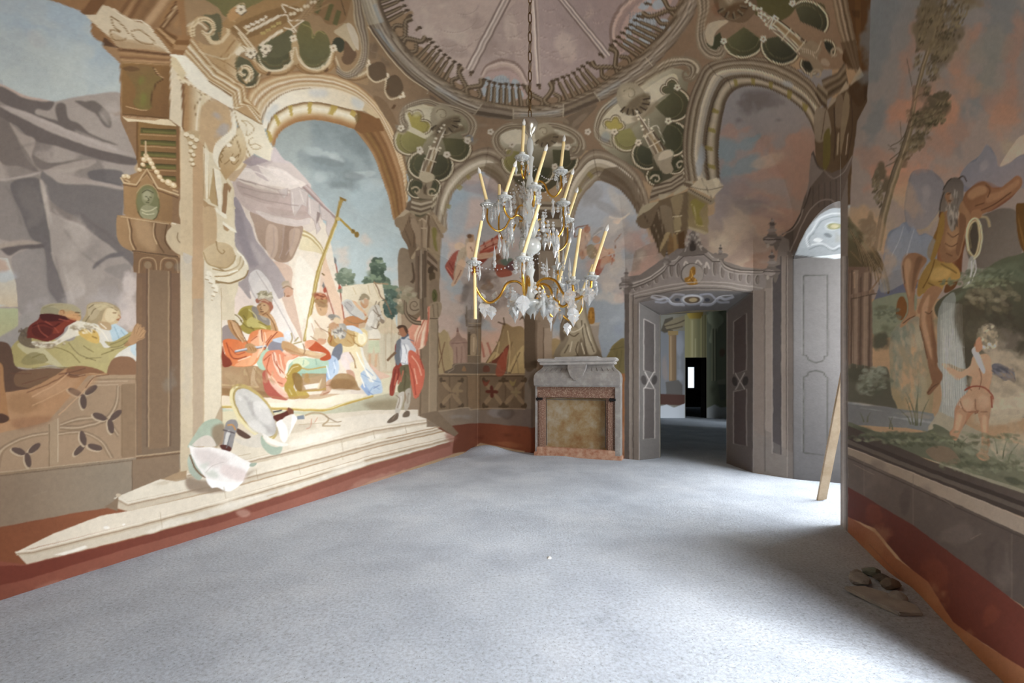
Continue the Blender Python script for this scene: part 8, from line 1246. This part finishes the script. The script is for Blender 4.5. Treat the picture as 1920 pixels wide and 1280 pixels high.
# ================================================================ chandelier
GOLD = mat('gilt_metal', 'c98e34', 'ecbf5c', 12, .24, metal=1); BRASS = mat('dark_brass', '6b5436', '8a6e46', 12, .45, metal=1)
WAX = mat('candle_sleeve', 'd9bf86', 'e6d2a0', 5, .5); SILV = mat('silvered_metal', '9c9484', 'c9c2b2', 9, .3, metal=.8)
def glassy(name, tint, tr, ro):
    m = bpy.data.materials.new(name); m.use_nodes = True; nt = m.node_tree; b = nt.nodes['Principled BSDF']; b.inputs['Base Color'].default_value = hx(tint); b.inputs['Roughness'].default_value = ro
    b.inputs['Transmission Weight'].default_value = tr; b.inputs['IOR'].default_value = 1.5
    tc = nt.nodes.new('ShaderNodeTexCoord'); n = nt.nodes.new('ShaderNodeTexNoise'); n.inputs['Scale'].default_value = 60; r = nt.nodes.new('ShaderNodeMapRange'); r.inputs[3].default_value = ro*.6; r.inputs[4].default_value = ro*1.5
    nt.links.new(tc.outputs['Object'], n.inputs['Vector']); nt.links.new(n.outputs['Fac'], r.inputs[0]); nt.links.new(r.outputs[0], b.inputs['Roughness']); return m
CRY = glassy('cut_crystal', 'f8fafa', .75, .06); GLS = glassy('pressed_glass', 'e9ebe6', .6, .15); BULB = glassy('bulb_glass', 'fbfaf4', .45, .1)
CX, CY = .17, 4.3
ch = empty('chandelier', (CX, CY, 1.8)); tag(ch, 'gilt and crystal chandelier with tall candle sleeves, hanging on a chain in mid room', 'chandelier')
def zc(py, Y=CY): return CAMZ+(YH-py)/FPX*Y
O = Vector((CX, CY, 1.8))
def cp(bm):
    for v in bm.verts: v.co -= O
    return bm
def cobj(name, bm, m, par=None, sm=True): return obj(name, cp(bm), m, par or ch, sm=sm)
# chain
ztop, zb = 5.3, zc(224); z = ztop; i = 0; link0 = None
lm = bmesh.new(); ps = [(.017*math.cos(a), 0, .040*math.sin(a)+(.012 if math.sin(a) > 0 else -.012)) for a in [k*2*math.pi/14 for k in range(15)]]; tube(lm, ps, .0048, 6, False)
while z > zb+.03:
    if link0 is None: o = obj('chain_link', lm, BRASS, ch, sm=True); link0 = o
    else: o = link0.copy(); COL.objects.link(o); o.parent = ch
    o.location = Vector((CX, CY, z))-O; o.rotation_euler = (0, 0, (i % 2)*math.pi/2+.5); z -= .092; i += 1
bm = bmesh.new(); lathe(bm, [(.005, 5.36), (.06, 5.34), (.07, 5.31), (.02, 5.28), (.008, 5.25)], 16, (CX, CY)); cobj('ceiling_hook', bm, BRASS)
# stem of silvered cup, glass balusters and bowls
bm = bmesh.new(); lathe(bm, [(.012, zc(222)), (.055, zc(225)), (.075, zc(232)), (.07, zc(240)), (.045, zc(248)), (.022, zc(253)), (.018, zc(258))], 24, (CX, CY)); cobj('canopy_cup', bm, SILV)
bm = bmesh.new(); lathe(bm, [(.012, zc(256)), (.03, zc(266)), (.034, zc(280)), (.02, zc(292)), (.04, zc(296)), (.028, zc(306)), (.022, zc(330)), (.045, zc(352)), (.03, zc(362)), (.06, zc(374)), (.068, zc(384)), (.03, zc(398)), (.07, zc(410)), (.085, zc(424)), (.06, zc(440)), (.03, zc(450))], 20, (CX, CY), .06, 5); cobj('baluster', bm, GLS)
bm = bmesh.new(); lathe(bm, [(.03, zc(448)), (.09, zc(451)), (.104, zc(458)), (.1, zc(468)), (.07, zc(474)), (.03, zc(478)), (.022, zc(492)), (.045, zc(508)), (.03, zc(520)), (.05, zc(536)), (.06, zc(548)), (.035, zc(562))], 24, (CX, CY), .03, 12); cobj('bowl', bm, GLS)
bm = bmesh.new(); lathe(bm, [(.03, zc(560)), (.1, zc(563)), (.16, zc(568)), (.165, zc(572)), (.1, zc(577)), (.05, zc(583)), (.015, zc(590))], 28, (CX, CY), .04, 14); cobj('base_plate', bm, GLS)
# crystal shapes
def leafdrop(s):
    bm = bmesh.new(); out = [(0, 0), (.30, -.18), (.42, -.42), (.30, -.55), (.36, -.66), (.16, -.85), (0, -1.15), (-.16, -.85), (-.36, -.66), (-.30, -.55), (-.42, -.42), (-.30, -.18)]
    rim = [bm.verts.new((x*s, 0, z*s)) for x, z in out]; f = bm.verts.new((0, .12*s, -.45*s)); g = bm.verts.new((0, -.12*s, -.45*s))
    for k in range(12): bm.faces.new((rim[k], rim[(k+1) % 12], f)); bm.faces.new((rim[(k+1) % 12], rim[k], g))
    return bm
def spear(s):
    bm = bmesh.new(); lathe(bm, [(.02*s, 0), (.09*s, -.15*s), (.05*s, -.3*s), (.13*s, -.75*s), (.01*s, -1.15*s)], 6); return bm
def beads(s):
    bm = bmesh.new(); z = 0
    for r in (.1, .13, .17): lathe(bm, [(.01*s, z), (r*s, z-r*s*.7), (r*s, z-r*s*1.3), (.01*s, z-r*s*2)], 8); z -= r*s*2
    return bm
def bead_ring(s):
    bm = bmesh.new()
    for k in range(12):
        a = k*math.pi/6; bmesh.ops.create_icosphere(bm, subdivisions=1, radius=.010*s, matrix=Matrix.Translation((.046*s*math.cos(a), .046*s*math.sin(a), -.014*s)))
    return bm
PROT = {}
def crystal(kind, name, p, s, rz):
    k = (kind, round(s, 3))
    if k not in PROT: PROT[k] = obj(name, {'leaf': leafdrop, 'spear': spear, 'beads': beads}[kind](s), CRY, ch); o = PROT[k]
    else: o = PROT[k].copy(); COL.objects.link(o); o.parent = ch
    o.location = Vector(p)-O; o.rotation_euler = (0, 0, rz); return o
pan0 = None; ncr = [0]
def drip(p, s=1.):
    global pan0
    if pan0 is None:
        bm = bmesh.new(); lathe(bm, [(.014, -.03), (.02, -.02), (.05, -.008), (.062, 0), (.055, .004), (.02, .0), (.022, .03), (.026, .034), (.018, .036)], 20, (0, 0), .05, 10); [setattr(v, 'co', v.co*1.15) for v in bm.verts]; pan0 = obj('drip_pan', bm, GLS, ch, sm=True); o = pan0
        r0 = obj('bead_ring', bead_ring(1), CRY, pan0)
    else:
        o = pan0.copy(); COL.objects.link(o); o.parent = ch
        for c in list(pan0.children): d = c.copy(); COL.objects.link(d); d.parent = o
    o.location = Vector(p)-O; o.scale = (s, s, s); return o
bulb_me = None
def candle(b, t, bulb=True, r=.0155, par=None):
    global bulb_me
    b = Vector(b); t = Vector(t); d = t-b; ln = d.length
    bm = bmesh.new(); lathe(bm, [(r*1.06, 0), (r*1.04, .01), (r, .012), (r*.93, ln-.004), (r*.8, ln)], 14); o = obj('candle_sleeve', bm, WAX, par or ch, sm=True); o.location = b-O; o.rotation_mode = 'QUATERNION'; o.rotation_quaternion = d.to_track_quat('Z', 'Y')
    if bulb:
        if bulb_me is None: bm = bmesh.new(); lathe(bm, [(.008, -.004), (.013, .006), (.017, .022), (.015, .036), (.008, .052), (.002, .066)], 12); c = obj('bulb', bm, BULB, o, sm=True); bulb_me = c.data
        else: c = bpy.data.objects.new('bulb', bulb_me); COL.objects.link(c); c.parent = o
        c.location = (0, 0, ln)
    return o
def W(px, py, Y): return Vector(((px-960)/FPX*Y, Y, CAMZ+(YH-py)/FPX*Y))
# each light: foot of sleeve, head of sleeve (frame positions) and its distance; the arms spring from the stem
LT = [(979, 295, 982, 236, 4.12, 330, 1), (1002, 352, 1022, 284, 3.98, 388, 1), (1051, 322, 1057, 266, 4.22, 356, 1), (946, 370, 964, 314, 4.05, 405, 1), (914, 384, 900, 326, 4.2, 420, 1), (1056, 381, 1072, 328, 4.35, 424, 1), (1064, 412, 1080, 362, 4.55, 440, 1),
      (936, 385, 936, 346, 4.5, 424, 0), (980, 484, 1010, 384, 3.74, 540, 0), (889, 492, 903, 414, 4.0, 545, 0), (1046, 500, 1047, 440, 4.75, 540, 0), (1047, 534, 1067, 456, 4.62, 556, 1), (1074, 527, 1088, 429, 4.18, 548, 0), (1109, 519, 1136, 434, 3.98, 540, 1), (1092, 549, 1112, 496, 4.5, 566, 0)]
arm_m = 0
for i, (bx, by, tx, ty, Y, hy, bl) in enumerate(LT):
    b = W(bx, by, Y); dx = b.x-CX; dy = b.y-CY; t = W(tx, ty, Y+(Y-CY)*.05); candle(b+Vector((0, 0, .012)), t, bool(bl)); drip(b)
    rad = Vector((dx, dy, 0)); R0 = rad.length; rd = rad.normalized(); hz = zc(hy); low = i > 7
    h = Vector((CX, CY, hz))+rd*.03; e = b-Vector((0, 0, .03)); sag = .15 if low else .09
    c = [h, h+rd*R0*.18+Vector((0, 0, .07)), h+rd*R0*.38+Vector((0, 0, .04)), h+rd*R0*.52-Vector((0, 0, sag*.6)), h+rd*R0*.72-Vector((0, 0, sag)), h+rd*R0*.92+Vector((0, 0, (e.z-hz)*.3-sag*.5)), e]
    P2 = []
    q = [c[0]*2-c[1]]+c+[c[-1]*2-c[-2]]
    for k in range(len(c)-1):
        A0, A1, A2, A3 = q[k:k+4]
        for s in np.linspace(0, 1, 6, endpoint=False): P2.append(.5*((2*A1)+(A2-A0)*s+(2*A0-5*A1+4*A2-A3)*s*s+(3*A1-A0-3*A2+A3)*s**3))
    P2.append(c[-1]); bm = bmesh.new(); tube(bm, P2, .012 if low else .009, 8); cobj('arm', bm, GOLD)
    # pendants round the pan and along the arm
    nn = 4
    for k in range(nn):
        a = k*2*math.pi/nn+i; pp = b+Vector((.055*math.cos(a), .055*math.sin(a), -.025)); crystal('beads' if k % 2 else 'spear', 'bead_drop' if k % 2 else 'spear_drop', pp, .09 if k % 2 else .12, a)
    m_ = P2[len(P2)*6//10]
    if low: crystal('leaf', 'leaf_pendant', m_-Vector((0, 0, .03)), .115, i*.7)
    else: crystal('spear', 'spear_drop', m_-Vector((0, 0, .02)), .16, i)
# the slack sleeve hanging under the left pan
b = W(890, 512, 4.0); t = W(891, 598, 4.0); candle(t, b, False)
for (px, py, Y, s) in ((909, 578, 4.1, .14), (903, 562, 4.3, .11), (968, 562, 3.9, .15), (981, 566, 3.85, .16), (1016, 574, 4.35, .13), (1039, 576, 4.2, .15), (1033, 566, 4.4, .13), (1068, 556, 3.95, .14), (1075, 590, 3.95, .15), (1104, 552, 3.95, .15), (960, 572, 4.5, .12), (950, 540, 4.4, .12), (1053, 560, 4.5, .12), (1078, 560, 4.1, .13), (930, 560, 4.2, .11)): crystal('leaf', 'leaf_pendant', W(px, py-14, Y), s, .3 if px % 2 else -.4)
rg2 = random.Random(8)
for k in range(64):
    a = rg2.uniform(0, 6.28); tier = k % 3; r = (.12, .21, .17)[tier]+rg2.uniform(-.05, .07); zz = (zc(395), zc(440), zc(556))[tier]+rg2.uniform(-.05, .09); crystal('spear' if k % 2 else 'beads', 'spear_drop' if k % 2 else 'bead_drop', (CX+r*math.cos(a), CY+r*math.sin(a), zz), (.15, .18, .16)[tier] if k % 2 else .11, a)
for k in range(10):
    a = k*.628; r = .165; crystal('leaf', 'leaf_pendant', (CX+r*math.cos(a), CY+r*math.sin(a), zc(574)), .10, a)
for k in range(40):
    a = k*2.399; r = .07+.0028*k+(k % 4)*.02; z0 = (zc(368), zc(430), zc(492), zc(548), zc(560))[k % 5]; crystal('beads', 'bead_drop', (CX+r*math.cos(a), CY+r*math.sin(a), z0+(k % 3)*.03), .15, a)
# small standing glass spires between the lower lights
sp0 = None
for px, py, Y in ((927, 500, 4.35), (1025, 520, 4.5), (1068, 520, 4.6), (1056, 505, 4.4)):
    if sp0 is None: bm = bmesh.new(); lathe(bm, [(.015, -.01), (.012, 0), (.02, .03), (.008, .06), (.016, .075), (.002, .2)], 6); sp0 = obj('glass_spire', bm, CRY, ch); o = sp0
    else: o = sp0.copy(); COL.objects.link(o); o.parent = ch
    o.location = W(px, py, Y)-O
# string of beads between the arms and the stem
for k, (bx, by, Y) in enumerate(((914, 390, 4.2), (946, 376, 4.05), (1051, 328, 4.22), (1056, 386, 4.35), (979, 300, 4.12), (889, 497, 4.0), (1074, 532, 4.18), (1109, 524, 3.98))):
    e = W(bx, by, Y); s = Vector((CX, CY, zc(300 if k < 5 else 470))); bm = bmesh.new()
    for j in range(16):
        u = j/15; p = s.lerp(e, u)-Vector((0, 0, math.sin(math.pi*u)*.10)); bmesh.ops.create_icosphere(bm, subdivisions=1, radius=.0075, matrix=Matrix.Translation(p))
    cobj('bead_chain', bm, CRY)
